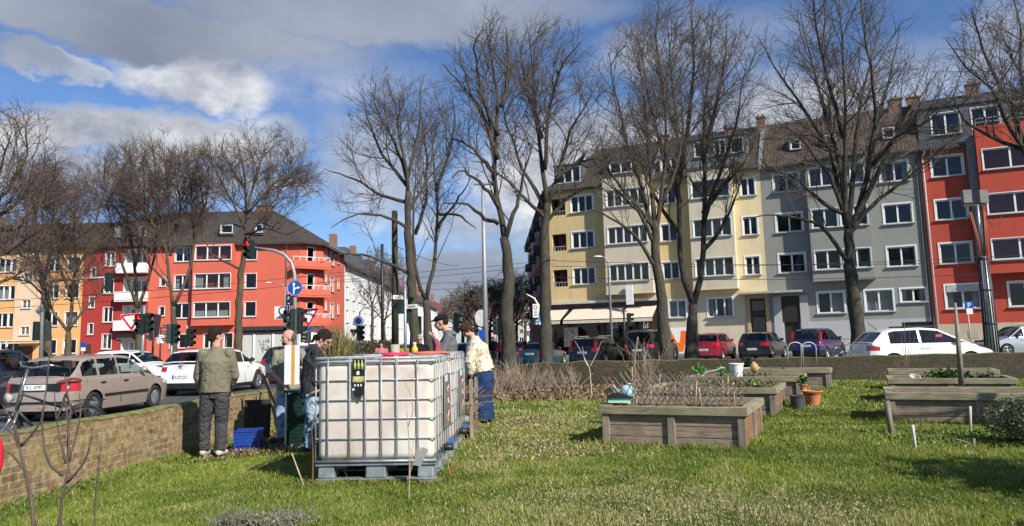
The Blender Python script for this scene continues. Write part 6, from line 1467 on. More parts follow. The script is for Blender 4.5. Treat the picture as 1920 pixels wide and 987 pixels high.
for sx in (-.11, .11):
    for sy in (-.09, .09): b = MB(); b.b2(sx - .02, sx + .02, sy - .02, sy + .02, 0, .34); b.build('leg', WOODZ, st)
# posts and stakes
def post(label, px, y0, y1, Y, r, lean=0, m=WOODZ, tip=.5):
    a = P(px, y0, Y); b_ = P(px + lean, y1, Y); p0 = Vector((a.x, Y, GZ(a.x, Y) - .05)) if y0 > 700 and Y < 12 else a; d = b_ - p0
    mb = MB(); mb.tube([(0, 0, 0), tuple(d * .5), tuple(d)], [r, r * .85, r * tip], 6); o = mb.build('wooden_stake', m); o.location = p0; return tag(o, label, 'stake')
post('tall tapering grey post rising behind the near right raised bed', 1803, 722, 568, 13.2, .055, -12, WOODZ, .4)
post('leaning grey stake behind the left end of the trellis', 1183, 720, 632, 14, .02, 13, STICKD, .7)
post('sharpened wooden stake at the left front of the empty right bed', 1672, 815, 752, 10.0, .045, -9, WOODZ, .8)
post('white painted stake among the weeds before the empty right bed', 1718, 855, 797, 8.6, .022, -7, mat('bleached', (.50, .47, .40), .8), .9)
post('upright light wooden stake left of the evergreen bush', 1819, 812, 762, 9.6, .02, 0, mat('bleached2', (.48, .42, .32), .8), .9)
post('short dark stake before the evergreen bush', 1826, 858, 822, 8.7, .022, 0, STICKD, .8)
stick('bent_cane', [P(1780, 822, 9), P(1800, 826, 8.9), P(1822, 834, 8.8), P(1845, 858, 8.5)], .008, mat('cane', (.35, .33, .22), .8), 'thin bent cane arching over the weeds by the evergreen bush', 'cane')
bucket('plant_pot', 'small white pot tipped over in the leafy raised bed', bedpt(bedF, .42, .35, .36), .06, .085, .15, mat('pot_white', (.60, .52, .45), .6, var=.25, scale=10), 'plant pot', tilt=.5)
post('thin pale stick poking from the grass left of the tote', 575, 893, 850, 7.3, .009, -28, STICK, .8)

# ---- leaves and bushes
LEAFC = {}
def leafmesh(name, pts, size, cols, parent=None, rng=None, aspect=2.0, up=0.0, matn=None):
    n = len(pts); rng = rng or np.random.default_rng(n); d = unit(rng.normal(size=(n, 3)) + np.array([0, 0, up])); a = unit(np.cross(d, rng.normal(size=(n, 3)))); s = size * (.6 + .8 * rng.random((n, 1)))
    V = np.stack([pts - a * s / 2 / aspect * 0, pts + d * s * .5 + a * s * .5 / aspect, pts + d * s, pts + d * s * .5 - a * s * .5 / aspect], 1).reshape(-1, 3)
    F = np.arange(4 * n).reshape(n, 4); o = numesh(name, V, F, MATS[matn or 'leaf'], parent); ca = o.data.color_attributes.new('col', 'FLOAT_COLOR', 'POINT')
    c = np.asarray(cols)[rng.integers(0, len(cols), n)] * (.75 + .5 * rng.random((n, 1))); c = np.concatenate([c, np.ones((n, 1))], 1); ca.data.foreach_set('color', np.repeat(c, 4, axis=0).astype(np.float32).ravel()); return o
m_attr('leaf', 'col', .45, .25, .45); m_attr('grass', 'col', .55, .3, .25); m_attr('litter', 'col', .9, 0, .15)
def ellip(n, c, r, rng, shell=.55):
    d = unit(rng.normal(size=(n, 3))); q = (shell + (1 - shell) * rng.random((n, 1))) * (1 + .12 * np.sin(d[:, :1] * 9) * np.cos(d[:, 1:2] * 8)); return np.asarray(c) + d * q * np.asarray(r)
def bush(label, x, y, r, n, size, cols, stems=6, name='bush', up=.2, stemm=STICKD, cat='bush'):
    z = GZ(x, y); o = thing(name, label, cat, (x, y, z)); rng = np.random.default_rng(int(abs(x * 31 + y * 77)))
    p = ellip(n, (0, 0, r[2] * .95), r, rng, .35); p = p[p[:, 2] > 0.0]; leafmesh('foliage', p, size, cols, o, rng, up=up)
    s = MB()
    for i in range(stems): a = 2 * PI * i / stems; s.tube([(0, 0, 0), (r[0] * .3 * math.cos(a), r[1] * .3 * math.sin(a), r[2] * .8), (r[0] * .6 * math.cos(a), r[1] * .6 * math.sin(a), r[2] * 1.4)], [.012, .009, .004], 5)
    s.build('stem', stemm, o); return o
EV = [(.05, .075, .035), (.08, .11, .055), (.03, .045, .02), (.13, .155, .085)]
bush('grey-green evergreen bush at the right edge before the empty bed', 5.95, 8.95, (.46, .40, .28), 7000, .032, EV)
bush('low silvery lavender clump in the foreground centre', P(505, 975, 5.8).x, 5.78, (.42, .17, .055), 1300, .020, [(.20, .21, .13), (.28, .28, .20), (.13, .14, .08), (.24, .20, .13)], stems=22, name='lavender', up=.6)
bush('small grey herb tuft left of the lavender clump', P(430, 975, 5.8).x, 5.86, (.14, .10, .05), 420, .018, [(.12, .13, .09), (.17, .17, .13)], name='herb_tuft', up=1.2)
GREENS = [(.04, .11, .02), (.07, .17, .03), (.03, .07, .015)]
def veg(label, bed, x, y, z, r, n, size, cols=GREENS, up=.4):
    o = thing('leafy_plant', label, 'plant', bedpt(bed, x, y, z), BZ); rng = np.random.default_rng(int(x * 100 + n)); p = ellip(n, (0, 0, r[2] * .6), r, rng, .2); p = p[p[:, 2] > -.02]; leafmesh('foliage', p, size, cols, o, rng, up=up, aspect=1.5); return o
veg('row of dark green leafy vegetables in the second right bed', bedF, .98, .5, .36, (.42, .22, .15), 420, .09)
veg('dark leafy plant at the right end of the second right bed', bedF, 1.6, .45, .36, (.22, .18, .12), 160, .07, [(.02, .03, .015), (.03, .045, .02)])
veg('small bright green plant behind the trellis, left one', bedC, .15, .9, .5, (.10, .1, .13), 70, .09, [(.12, .30, .06), (.07, .2, .03)])
veg('small bright green plant behind the trellis, right one', bedC, .62, .9, .5, (.11, .1, .12), 70, .09, [(.12, .30, .06), (.07, .2, .03)])
veg('low spreading herbs filling the second middle bed', bedB, 1.35, .8, .44, (.8, .55, .09), 1500, .05, [(.10, .16, .04), (.17, .20, .06), (.24, .22, .11)])
veg('dark conifer-like plant in the last middle bed', bedD, .3, .3, .45, (.22, .2, .26), 500, .06, [(.02, .04, .012), (.03, .06, .02)])
veg('green sprig in the small terracotta pot', bedC, 0, 0, 0, (.09, .09, .10), 110, .06).location = (P(1507, 741, 14.5).x, 14.5, .56)
veg('brownish dried herbs in the third middle bed', bedC, 1.2, .5, .42, (.6, .4, .08), 500, .05, [(.16, .13, .07), (.10, .10, .04)])

# ---- bare shrubs along the back wall
def shrub(label, x, y, h, n, w, m=STICK, r=.006, group=None, sub=5, name='bare_shrub', seed=None, lean=(0, 0)):
    o = thing(name, label, 'shrub', (x, y, GZ(x, y)), 0, group); rng = np.random.default_rng(seed or int(abs(x * 13 + y * 7) * 10))
    base = rng.normal(size=(n, 3)) * [w * .18, w * .18, 0]; d = unit(np.stack([rng.normal(size=n) * w / h * .55 + lean[0], rng.normal(size=n) * w / h * .5 + lean[1], np.ones(n)], 1)); l = h * (.6 + .5 * rng.random(n))
    A = sprout(base, d, l, 5, .08, .05); V, F = poly_tubes(A, np.linspace(1.3, .5, 5)[None] * np.full((n, 1), r), 4)
    numesh('stem', V, F, m, o)
    b, dd, l2, _ = children(A, l, h / sub, .3, lambda L_, t: L_ * .35 * rng.uniform(.5, 1.2, len(t)), R(35)); B = sprout(b, dd, l2, 3, .15, .1); V, F = poly_tubes(B, np.linspace(1, .6, 3)[None] * np.full((len(B), 1), r * .55), 3); numesh('twig', V, F, m, o); return o
SG = 'bare shrubs along the back wall'
for lab, px, Y, h, n, w in (('dense dry bare shrub beside the slim kinked tree', 975, 19.5, .85, 60, .8), ('spreading bare shrub right of the slim kinked tree by the wall', 1010, 20.3, .7, 36, .9), ('dry shrub in front of the dark wall below the teal car', 1040, 20.4, .5, 30, .8),
                           ('thin many-stemmed bare shrub before the leaning tree trunk', 1212, 20.6, 1.25, 26, 1.0), ('tangled dry shrub left of the kinked tree', 930, 19.0, .7, 50, .7), ('low dry shrub under the black estate car', 1075, 20.6, .6, 24, .7)):
    x = P(px, 700, Y).x; shrub(lab, x, Y, h, n, w, group=SG)
def twigtree(label, Y, paths, r, m, name='sapling', sub=True, cat='sapling'):
    p0 = P(*paths[0][0], Y); p0.z = GZ(p0.x, Y); o = thing(name, label, cat, p0); st = []
    for q, pth in enumerate(paths):
        n = len(pth); pts = [P(x, y, Y + .12 * math.sin(q * 2.1) * i / n) for i, (x, y) in enumerate(pth)]
        if q == 0: pts[0].z = p0.z - .05
        pts, ll = resample([tuple(a) for a in pts], 10); mb = MB(); rr = np.linspace(r * (1 if q == 0 else .62), r * (.5 if q == 0 else .22), 10); mb.tube([tuple(a - np.array(p0)) for a in pts], [float(v) * (1 + .18 * (i % 3 == 1)) for i, v in enumerate(rr)], 7); mb.build('stem' if q == 0 else 'branch', m, o); st.append((pts, ll))
    if sub:
        A = np.array([a for a, _ in st]); l = np.array([b for _, b in st]); b, d, l2, _ = children(A, l, .13, .1, lambda L_, t: np.full(len(t), .035), R(55)); B = sprout(b, d, l2, 2, .05, .0); V, F = poly_tubes(B, np.full((len(B), 2), r * .18), 3); numesh('bud', V - np.array(p0), F, m, o)
    return o
SAP = m_bark('sapling_bark', (.085, .055, .045), (.22, .165, .14), (.20, .18, .15), .4)
twigtree('many-branched bare sapling in the left foreground before the brick wall', 5.2, [[(107, 990), (116, 940), (123, 905), (130, 865)], [(130, 865), (127, 820), (133, 770), (120, 700)], [(126, 905), (145, 885), (162, 860), (176, 802)], [(124, 870), (112, 820), (105, 780), (102, 735)],
          [(129, 860), (140, 830), (151, 780), (149, 738)], [(118, 893), (98, 880), (84, 850), (78, 790), (88, 720), (95, 640)], [(130, 866), (128, 800), (122, 745)]], .014, SAP)
twigtree('bare sapling leaning in from the left foreground corner', 4.8, [[(76, 992), (60, 940), (46, 879), (36, 832)], [(36, 832), (20, 808), (-10, 790)], [(40, 836), (62, 812), (77, 791), (82, 760)], [(46, 879), (20, 850), (5, 842)], [(36, 832), (28, 800), (5, 760)]], .015, SAP)
twigtree('thin dark sapling rod right of the many-branched sapling', 6.0, [[(176, 990), (180, 930), (183, 890), (190, 835)], [(183, 895), (186, 870), (181, 850)]], .008, SAP)
twigtree('young forked sapling by the wall below the black estate car', 17.5, [[(1109, 718), (1106, 696), (1104, 688)], [(1104, 688), (1090, 660), (1078, 640)], [(1105, 690), (1118, 665), (1128, 640)], [(1104, 690), (1096, 676), (1092, 650)]], .018, mat('pale_bark', (.45, .38, .30), .8), sub=False)
twigtree('dry upright twiggy plant in the last right bed', 17.6, [[(1700, 690), (1698, 660), (1695, 600)], [(1702, 690), (1710, 650), (1716, 630)], [(1698, 690), (1688, 660), (1682, 635)], [(1701, 680), (1706, 640), (1704, 610)], [(1699, 680), (1690, 640), (1693, 620)]], .010, STICKD, sub=False)
twigtree('dry stalks beside the front right corner of the near tote', 6.6, [[(766, 905), (768, 860), (765, 800), (762, 760)], [(768, 900), (772, 850), (778, 810)], [(765, 800), (775, 770), (770, 740), (752, 705)], [(762, 905), (775, 870), (768, 830)]], .006, STICK, sub=False, name='dry_stalk', cat='plant')
twigtree('dry brown stalk left of the near tote', 7.4, [[(586, 885), (587, 850), (584, 800), (592, 770)], [(587, 860), (580, 830)]], .010, m_bark('stalk', (.12, .07, .04), (.25, .15, .09)), sub=False, name='dry_stalk', cat='plant')

GREYG = mat('grey_green_sprig', (.20, .20, .14), .9, var=.4, scale=12)
for px, n, w, lab in ((505, 130, .85, 'wide spray of dry grey-green sprigs over the foreground lavender clump'), (430, 45, .3, 'small spray of grey-green sprigs over the herb tuft left of the lavender'), (560, 50, .4, 'short grey-green sprigs at the right end of the lavender clump')):
    shrub(lab, P(px, 975, 5.8).x, 5.8, .17, n, w, GREYG, .003, 'herb sprigs in the foreground', 4, 'herb_sprig')

# ---- the two totes
CAGE = mat('cage_steel', (.37, .38, .39), .5, .35, var=.25, scale=15)
def m_tank():
    m, nt, b = _new('tank_plastic'); v = coords(nt, 'Object'); n = noise(nt, v, 1.8, 6, .65, .5); n2 = noise(nt, coords(nt, 'Object', (1, 1, .3)), 5, 5)
    c = ramp(nt, n, [(.3, (.47, .39, .32)), (.5, (.62, .565, .50)), (.7, (.68, .65, .60))]).outputs[0]; c = mixc(nt, math_(nt, 'MULTIPLY', ramp(nt, n2, [(.5, (0, 0, 0)), (.75, (1, 1, 1))]).outputs[0], .5), c, (.42, .31, .23))
    L(nt, c, b.inputs['Base Color']); b.inputs['Roughness'].default_value = .5; b.inputs['Subsurface Weight'].default_value = .12; b.inputs['Subsurface Radius'].default_value = (.05, .05, .04); return m
TANK = m_tank(); PALLET = mat('pallet_steel', (.27, .31, .32), .5, .4, var=.3, scale=8); TAG_BLUE = mat('valve_blue', (.02, .12, .45), .4); LABELG = mat('label_board', (.15, .19, .17), .5, var=.2)
def tote(label, x, y, z, rz, W=1.17, D=1.14, H=1.17):
    o = thing('liquid_tote', label, 'tote', (x, y, z), rz, 'caged plastic water totes'); ph = .17
    # pallet
    for (cx, cy) in [(a, b) for a in (.1, W / 2, W - .1) for b in (.08, D / 2, D - .08)]:
        m = MB(); m.box(cx, cy, .075, .16 if abs(cx - W / 2) > .1 else .20, .14, .115, taper=.95); m.build('pallet_foot', PALLET, o, bevel=.012)
    m = MB()
    for cy in (.06, D / 2, D - .06): m.b2(.0, W, cy - .05, cy + .05, .0, .016)
    for cx in (.08, W - .08): m.b2(cx - .05, cx + .05, 0.001, D, .0, .014)
    m.build('runner', PALLET, o, bevel=.004); m = MB(); m.b2(-.005, W + .005, -.005, D + .005, .135, .165); m.build('pallet_deck', PALLET, o, bevel=.008)
    m = MB(); m.tube([(-.01, -.012, .18), (W + .01, -.012, .18)], .014, 6); m.build('pallet_rail', PALLET, o)
    # tank
    bm = bmesh.new(); bmesh.ops.create_cube(bm, size=1); bmesh.ops.scale(bm, vec=(W - .022, D - .022, H - ph - .05), verts=bm.verts); bmesh.ops.translate(bm, vec=(W / 2, D / 2, ph + (H - ph) / 2 - .015), verts=bm.verts)
    bmesh.ops.bevel(bm, geom=bm.edges[:], offset=.075, segments=5, affect='EDGES', profile=.5)
    me = bpy.data.meshes.new('tank'); bm.to_mesh(me); bm.free(); me.materials.append(TANK); me.polygons.foreach_set('use_smooth', [True] * len(me.polygons)); meshobj('tank', me, o)
    # cage
    zs = [ph + .02, ph + .22, ph + .41, ph + .59, ph + .78, H - .03]; r = .0068
    m = MB()
    for z_ in zs[1:-1]:
        for a, b in (((0, 0), (W, 0)), ((W, 0), (W, D)), ((W, D), (0, D)), ((0, D), (0, 0))): m.tube([(*a, z_), (*b, z_)], r, 6)
    m.build('cage_ring', CAGE, o)
    m = MB()
    for a, b in (((0, 0), (W, 0)), ((W, 0), (W, D)), ((W, D), (0, D)), ((0, D), (0, 0))):
        m.tube([(*a, H - .01), (*b, H - .01)], .013, 6); m.tube([(*a, H - .045), (*b, H - .045)], .010, 6)
    m.build('top_rail', CAGE, o)
    m = MB()
    for f in (.105, .29, .42, .555, .685, .86):
        for (px_, py_) in ((W * f, -.014), (W * f, D + .014)): m.tube([(px_, py_, ph), (px_, py_, H - .01)], r, 6)
    for f in (.04, .2, .36, .5, .64, .8, .96):
        for (px_, py_) in ((-.014, D * f), (W + .014, D * f)): m.tube([(px_, py_, ph), (px_, py_, H - .01)], r, 6)
    m.build('cage_bar', CAGE, o)
    m = MB(); 
    for a, b in (((0, 0), (W, D)), ((0, D), (W, 0))): m.tube([(*a, H + .004), (*b, H + .004)], .009, 6)
    for f in (.33, .66): m.tube([(W * f, 0, H + .002), (W * f, D, H + .002)], .009, 6)
    m.build('top_brace', CAGE, o); m = MB(); m.lathe([(0, 0), (.09, 0), (.09, .04), (.08, .05), (0, .05)], (W / 2, D / 2, H - .05), 18); m.build('filler_cap', mat('cap_red', (.45, .02, .02), .5), o)
    # label board on the right hand side
    m = MB(); m.b2(W + .024, W + .032, D * .42, D * .80, ph + .25, ph + .80); lb = m.build('label_board', LABELG, o)
    for i, (a, b) in enumerate(((.70, .60), (.56, .48), (.44, .30))):
        m = MB(); m.b2(W + .033, W + .036, D * .55, D * .72, ph + b, ph + a); k = m.build('red_label', REDP, lb); w = MB()
        if i == 1: w.b2(W + .037, W + .039, D * .60, D * .66, ph + b + .01, ph + a - .01); w.b2(W + .0372, W + .0388, D * .66 + .001, D * .69, ph + b + .01, ph + b + .03)
        else: w.prism([(D * .58, ph + b + .03), (D * .69, ph + a - .05), (D * .69, ph + a - .02), (D * .58, ph + b + .06)], W + .037, W + .039, 'x'); w.b2(W + .0372, W + .0388, D * .60, D * .63, ph + b + .005, ph + b + .025)
        w.build('label_symbol', SIGNW, k)
    m = MB(); m.b2(W + .033, W + .035, D * .45, D * .62, ph + .72, ph + .79); m.build('white_label', SIGNW, lb)
    m = MB(); m.tube([(W - .02, D * .5, ph + .05), (W + .10, D * .5, ph + .05)], .035, 10); m.build('outlet', BLACK, o); m = MB(); m.bar((W + .06, D * .5, ph + .10), (W + .08, D * .5 + .12, ph + .11), .025); m.build('valve_handle', TAG_BLUE, o)
    return o
TX, TY, TR = -1.955, 7.43, R(-2.5)
tote('caged white water tote nearest the camera, dark card hanging on its front', TX, TY, .205, TR)
dx, dy = -math.sin(TR) * 1.36, math.cos(TR) * 1.36; tote('second caged water tote standing right behind the front one', TX + dx, TY + dy, .205, TR)
def tp(x, y, z): c, s = math.cos(TR), math.sin(TR); return Vector((TX + x * c - y * s, TY + x * s + y * c, .205 + z))
for i, (x, y) in enumerate(((.05, .05), (1.1, .06), (.58, .07), (.06, 1.1), (1.1, 1.08))):
    b = MB(); b.box(0, 0, .0, .24, .14, .075); ob = b.build('brick', mat('loose_brick', (.22, .12, .08), .9, var=.3)); ob.location = tp(x, y, -.04); ob.rotation_euler.z = i * .4
    tag(ob, 'weathered brick wedged under the pallet of the front tote', 'brick', 'bricks under the front tote')
c = thing('hanging_card', 'dark product card with three bottle pictures hooked on the front tote', 'card', tp(.37, -.03, .79), TR + .02)
b = MB(); b.prism([(0, .08), (.01, .06), (.02, .0), (.09, 0), (.115, .06), (.12, .15), (.12, .37), (0, .37), (-.005, .15)], -.004, 0); b.build('card', mat('card_black', (.014, .014, .018), .4), c)
for i in range(3): b = MB(); b.lathe([(0, 0), (.014, 0), (.014, .05), (.005, .075), (.005, .095), (0, .095)], (.025 + i * .035, -.010, .265), 8); b.build('bottle_picture', mat('bottle_lime', (.35, .42, .12), .4), c)
b = MB(); b.b2(.005, .115, -.008, -.0045, .145, .20); b.build('picture', mat('card_photo', (.45, .40, .16), .5, var=.6, scale=30), c); b = MB(); b.b2(.042, .068, -.008, -.0045, .215, .25); b.b2(.0, .02, -.008, -.0045, .065, .085)
for i in range(3): b.b2(.018 + i * .03, .032 + i * .03, -.008, -.0045, .105, .125)
b.build('print', SIGNW, c); b = MB(); b.tube([(.075, -.002, -.02), (.088, -.002, 0), (.075, -.002, .02), (.062, -.002, 0), (.075, -.002, -.02)], .006, 5); b.build('ring', BLACK, c)
def blob_thing(name, label, cat, loc, m, pts):
    b = MB()
    for (x, y, z, r, sc) in pts: b.ball((x, y, z), r, 10, sc)
    o = b.build(name, m); o.location = loc; md = o.modifiers.new('r', 'REMESH'); md.mode = 'VOXEL'; md.voxel_size = .008; md.use_smooth_shade = True; return tag(o, label, cat)
blob_thing('red_cloth', 'crumpled pink-red cloth on top of the front tote', 'cloth', tp(.72, .22, 1.18), mat('cloth_pink', (.62, .03, .10), .8), [(0, 0, .01, .08, (1.3, 1, .28)), (.09, .02, .012, .06, (1.3, 1, .3)), (-.07, .03, .01, .05, (1.2, 1, .3))])
blob_thing('red_cloth', 'flat salmon red cloth at the back of the front tote top', 'cloth', tp(.98, .75, 1.18), mat('cloth_salmon', (.60, .14, .10), .8), [(0, 0, .01, .1, (1.6, 1, .2)), (.15, .02, .01, .08, (1.3, 1, .2))])
o = thing('spray_bottle', 'small yellow bottle with white cap on the tote top', 'bottle', tp(.80, 1.0, 1.18)); b = MB(); b.lathe([(0, 0), (.034, 0), (.036, .06), (.016, .09), (.016, .1), (0, .1)], n=14); b.build('bottle', mat('yellow_plastic', (.75, .45, .03), .4), o); b = MB(); b.lathe([(0, .1), (.018, .1), (.018, .125), (0, .13)], n=12); b.build('cap', SIGNW, o)
o = tag(MB().build('x', WIRE) if 0 else stick('orange_cord', [tp(1.24, .35, .1), tp(1.28, .2, .02), tp(1.40, .1, -.03), tp(1.5, -.02, -.03)], .005, mat('cord_orange', (.65, .16, .03), .6), 'short orange cord trailing from the front tote into the grass', 'cord'))
b = MB(); b.prism([(0, 0), (.07, 0), (.11, .16), (.05, .17), (.035, .13), (.03, .17), (0, .165)], -.01, .01); b = b.build('grey_glove', mat('glove_grey', (.22, .23, .21), .8)); b.location = P(775, 872, 7.15); b.rotation_euler = (0, .2, .1); tag(b, 'grey cloth scrap hanging at the lower right front corner of the near tote', 'cloth')

# ---- blue crate, green panel, planks, compost frame
def crate(label, x, y, rz, w=.36, d=.30, h=.26):
    o = thing('plastic_crate', label, 'crate', (x, y, GZ(x, y) + .02), rz); BC = mat('crate_blue', (.012, .045, .26), .45, var=.15)
    for k in range(5):
        z0 = .0 + k * h / 5; b = MB()
        for a in ((-w / 2, w / 2, -d / 2, -d / 2 + .012), (-w / 2, w / 2, d / 2 - .012, d / 2)): b.b2(*a, z0, z0 + h / 5 - .014)
        for a in ((-w / 2, -w / 2 + .012, -d / 2 + .013, d / 2 - .013), (w / 2 - .012, w / 2, -d / 2 + .013, d / 2 - .013)): b.b2(*a, z0, z0 + h / 5 - .014)
        b.build('side_slat', BC, o)
    b = MB(); b.b2(-w / 2, w / 2, -d / 2, d / 2, -.004, .006)
    for sx in (-1, 1):
        for sy in (-1, 1): b.box(sx * (w / 2 - .012), sy * (d / 2 - .012), h / 2, .03, .03, h + .004)
    b.b2(-w / 2 - .01, w / 2 + .01, -d / 2 - .012, -d / 2 + .01, h - .012, h + .012); b.b2(-w / 2 - .01, w / 2 + .01, d / 2 - .01, d / 2 + .012, h - .012, h + .012); b.build('frame', BC, o); return o
q = P(466, 832, 11.2); crate('blue slatted plastic crate on the grass beside the brick wall', q.x, 11.2, .15)
o = thing('louvred_bin', 'dark green louvred compost bin between the bald man and the bending woman', 'bin', (P(569, 800, 10.9).x, 10.9, GZ(-3.2, 10.9)), -.1); DG = mat('bin_green', (.012, .035, .028), .5)
for k in range(14): b = MB(); b.box(0, -.20, .05 + k * .052, .30, .02, .045, rot=(.35, 0, 0)); b.box(-.15, 0, .05 + k * .052, .02, .40, .045, rot=(0, .35, 0)); b.build('louvre', DG, o)
b = MB(); b.b2(-.14, .16, -.18, .22, .0, .76); b.build('bin_body', DG, o); b = MB(); b.b2(-.18, -.155, -.24, -.20, 0, .80); b.build('edge_post', ZINC, o); b = MB(); b.b2(-.19, .2, -.25, .25, .77, .81); b.build('lid', DG, o)
PLK = m_wood('old_plank', (.20, .13, .08), (.38, .28, .18), (10, 10, 1)); pi = 0
for a, b_, w, lab in (((538, 812, 11.9), (487, 690, 12.4), .10, 'long weathered plank leaning against the wall end'), ((545, 806, 11.6), (512, 668, 12.2), .09, 'second weathered plank leaning left of the bald man'), ((520, 800, 12.2), (500, 715, 13.2), .12, 'short broad plank standing at the dark wall end'),
                      ((528, 800, 11.4), (556, 740, 11.6), .05, 'thin batten leaning the other way before the green bin'), ((497, 712, 13.6), (540, 700, 12.6), .14, 'plank lying on top of the wall corner')):
    A, B = P(*a), P(*b_); m = MB(); m.bar((0, 0, 0), tuple(B - A), w, .028, upv=(1, .3, 0)); ob = m.build('plank', PLK); ob.location = A; tag(ob, lab, 'plank')
A = P(481, 812, 12.5); m = MB(); m.b2(-.21, .21, -.015, .015, 0, .64); ob = m.build("shade_panel", m_wood("shade_tone", (.02, .016, .012), (.045, .036, .028), (12, 12, 1))); ob.location = (A.x, 12.5, GZ(A.x, 12.5)); ob.rotation_euler = (-.12, 0, .1); tag(ob, 'dark panel added as the shadow on the wall behind the blue crate', 'board')  # dark panel added in place of the shadow cast on the wall
# compost frame right of the totes
o = thing('compost_pile', 'wooden compost frame filled with cut twigs right of the totes', 'compost frame', (P(868, 815, 10.6).x, 10.6, GZ(-.6, 10.6)), 0)
b = MB(); b.bar((.13, -.1, -.05), (.13, -.1, .82), .05, .05); b.build('post', WOODZ, o); b = MB(); b.bar((.14, 1.0, -.05), (.14, 1.0, .8), .05, .05); b.build('post', WOODZ, o)
for z in (.12, .38, .64): b = MB(); b.bar((.15, -.08, z), (.15, 1.0, z), .02, .07, upv=(1, 0, 0)); b.build('board', WOODY, o)
b = MB(); b.bar((-.1, -.12, .5), (.14, -.12, .49), .05, .03); b.build('board', WOODG, o)
rng = np.random.default_rng(4); n = 150; A = sprout(np.stack([rng.uniform(-.15, .1, n), rng.uniform(.0, .9, n), rng.uniform(.0, .6, n)], 1), unit(rng.normal(size=(n, 3)) * [1, 1, .6] + [0, 0, .2]), .2 + .3 * rng.random(n), 3, .2, 0); V, F = poly_tubes(A, np.full((n, 3), .007), 4); numesh('cut_twigs', V, F, m_bark('cuttings', (.12, .06, .04), (.42, .30, .2), (.3, .2, .1), .3), o)
b = MB(); b.tube([(-.12, -.16, .28), (.10, -.16, .28)], .045, 12); pp = b.build('pipe_stub', mat('pipe_grey', (.22, .23, .24), .5)); pp.location = o.location; tag(pp, 'short grey plastic pipe lying in front of the cut twigs', 'pipe')
# red cloth at left edge
blob_thing('red_bag', 'red fabric bag just cut off by the left edge of the photo', 'bag', P(-6, 858, 5.4), mat('bag_red', (.62, .01, .03), .7), [(0, 0, 0, .05, (.8, 1, 2.8)), (-.03, 0, -.05, .06, (1, 1, 2)), (0, 0, .1, .03, (.7, .7, 2))])
# ornamental grass and hedge beyond the totes
def tuft(label, x, y, h, w, n, cols, name='ornamental_grass'):
    o = thing(name, label, 'grass tuft', (x, y, GZ(x, y))); rng = np.random.default_rng(n); b = rng.normal(size=(n, 3)) * [w * .2, w * .2, 0]; d = unit(np.stack([rng.normal(size=n) * .25 * w / h, rng.normal(size=n) * .25 * w / h, np.ones(n)], 1)); A = sprout(b, d, h * (.6 + .5 * rng.random(n)), 4, .05, -.03)
    V, F = poly_tubes(A, np.linspace(1, .4, 4)[None] * np.full((n, 1), .012), 3); ob = numesh('blade', V, F, MATS['grass'], o); ca = ob.data.color_attributes.new('col', 'FLOAT_COLOR', 'POINT'); c = np.asarray(cols)[rng.integers(0, len(cols), n)]; c = np.concatenate([c, np.ones((n, 1))], 1); ca.data.foreach_set('color', np.repeat(c, 12, axis=0).astype(np.float32).ravel())
tuft('tall straw-coloured ornamental grass behind the bending woman', P(628, 660, 24).x, 24, 2.0, .65, 520, [(.42, .30, .16), (.20, .22, .06), (.5, .36, .2), (.12, .16, .04)])
tuft('smaller green-gold ornamental grass right of the tall one', P(650, 660, 25).x, 25, 1.75, .5, 260, [(.42, .30, .12), (.16, .2, .05), (.22, .26, .08)])
x = P(680, 655, 46).x; o = thing('hedge', 'clipped brown winter hedge beyond the totes before the white houses', 'hedge', (x, 46, 0)); rng = np.random.default_rng(2); p = np.stack([rng.uniform(-2.4, 2.1, 9000), rng.uniform(-.6, .6, 9000), rng.uniform(.05, 1.75, 9000)], 1); leafmesh('foliage', p, .12, [(.16, .09, .04), (.10, .07, .03), (.07, .07, .03), (.22, .13, .06)], o, rng, matn='leaf')
b = MB(); b.b2(-2.3, 2.0, -.4, .4, 0, 1.6); b.build('core', TWIGD, o)
# unseen shrubs and tree added outside the frame to shade the lawn
bush('large unseen evergreen shrub added outside the right edge to shade the lawn', 6.3, 5.0, (1.15, 1.2, 1.35), 9000, .12, EV, name='added_shade_shrub')
bush('second unseen evergreen shrub added outside the lower right corner to shade the lawn', 5.5, 2.6, (1.1, 1.1, 1.2), 8000, .12, EV, name='added_shade_shrub')
tree('unseen bare tree added outside the right edge to cast shadow on the lawn', 8.5, [(2350, 800), (2350, 600), (2345, 450)], [[(2345, 452), (2300, 300), (2280, 100)], [(2345, 452), (2420, 300), (2450, 100)], [(2345, 452), (2350, 250), (2340, 50)], [(2345, 500), (2250, 380), (2200, 250)]], (2340, 250, 260, 300), r0=.16, tr=.004, dens=.6, group='added shade trees', fine=False)
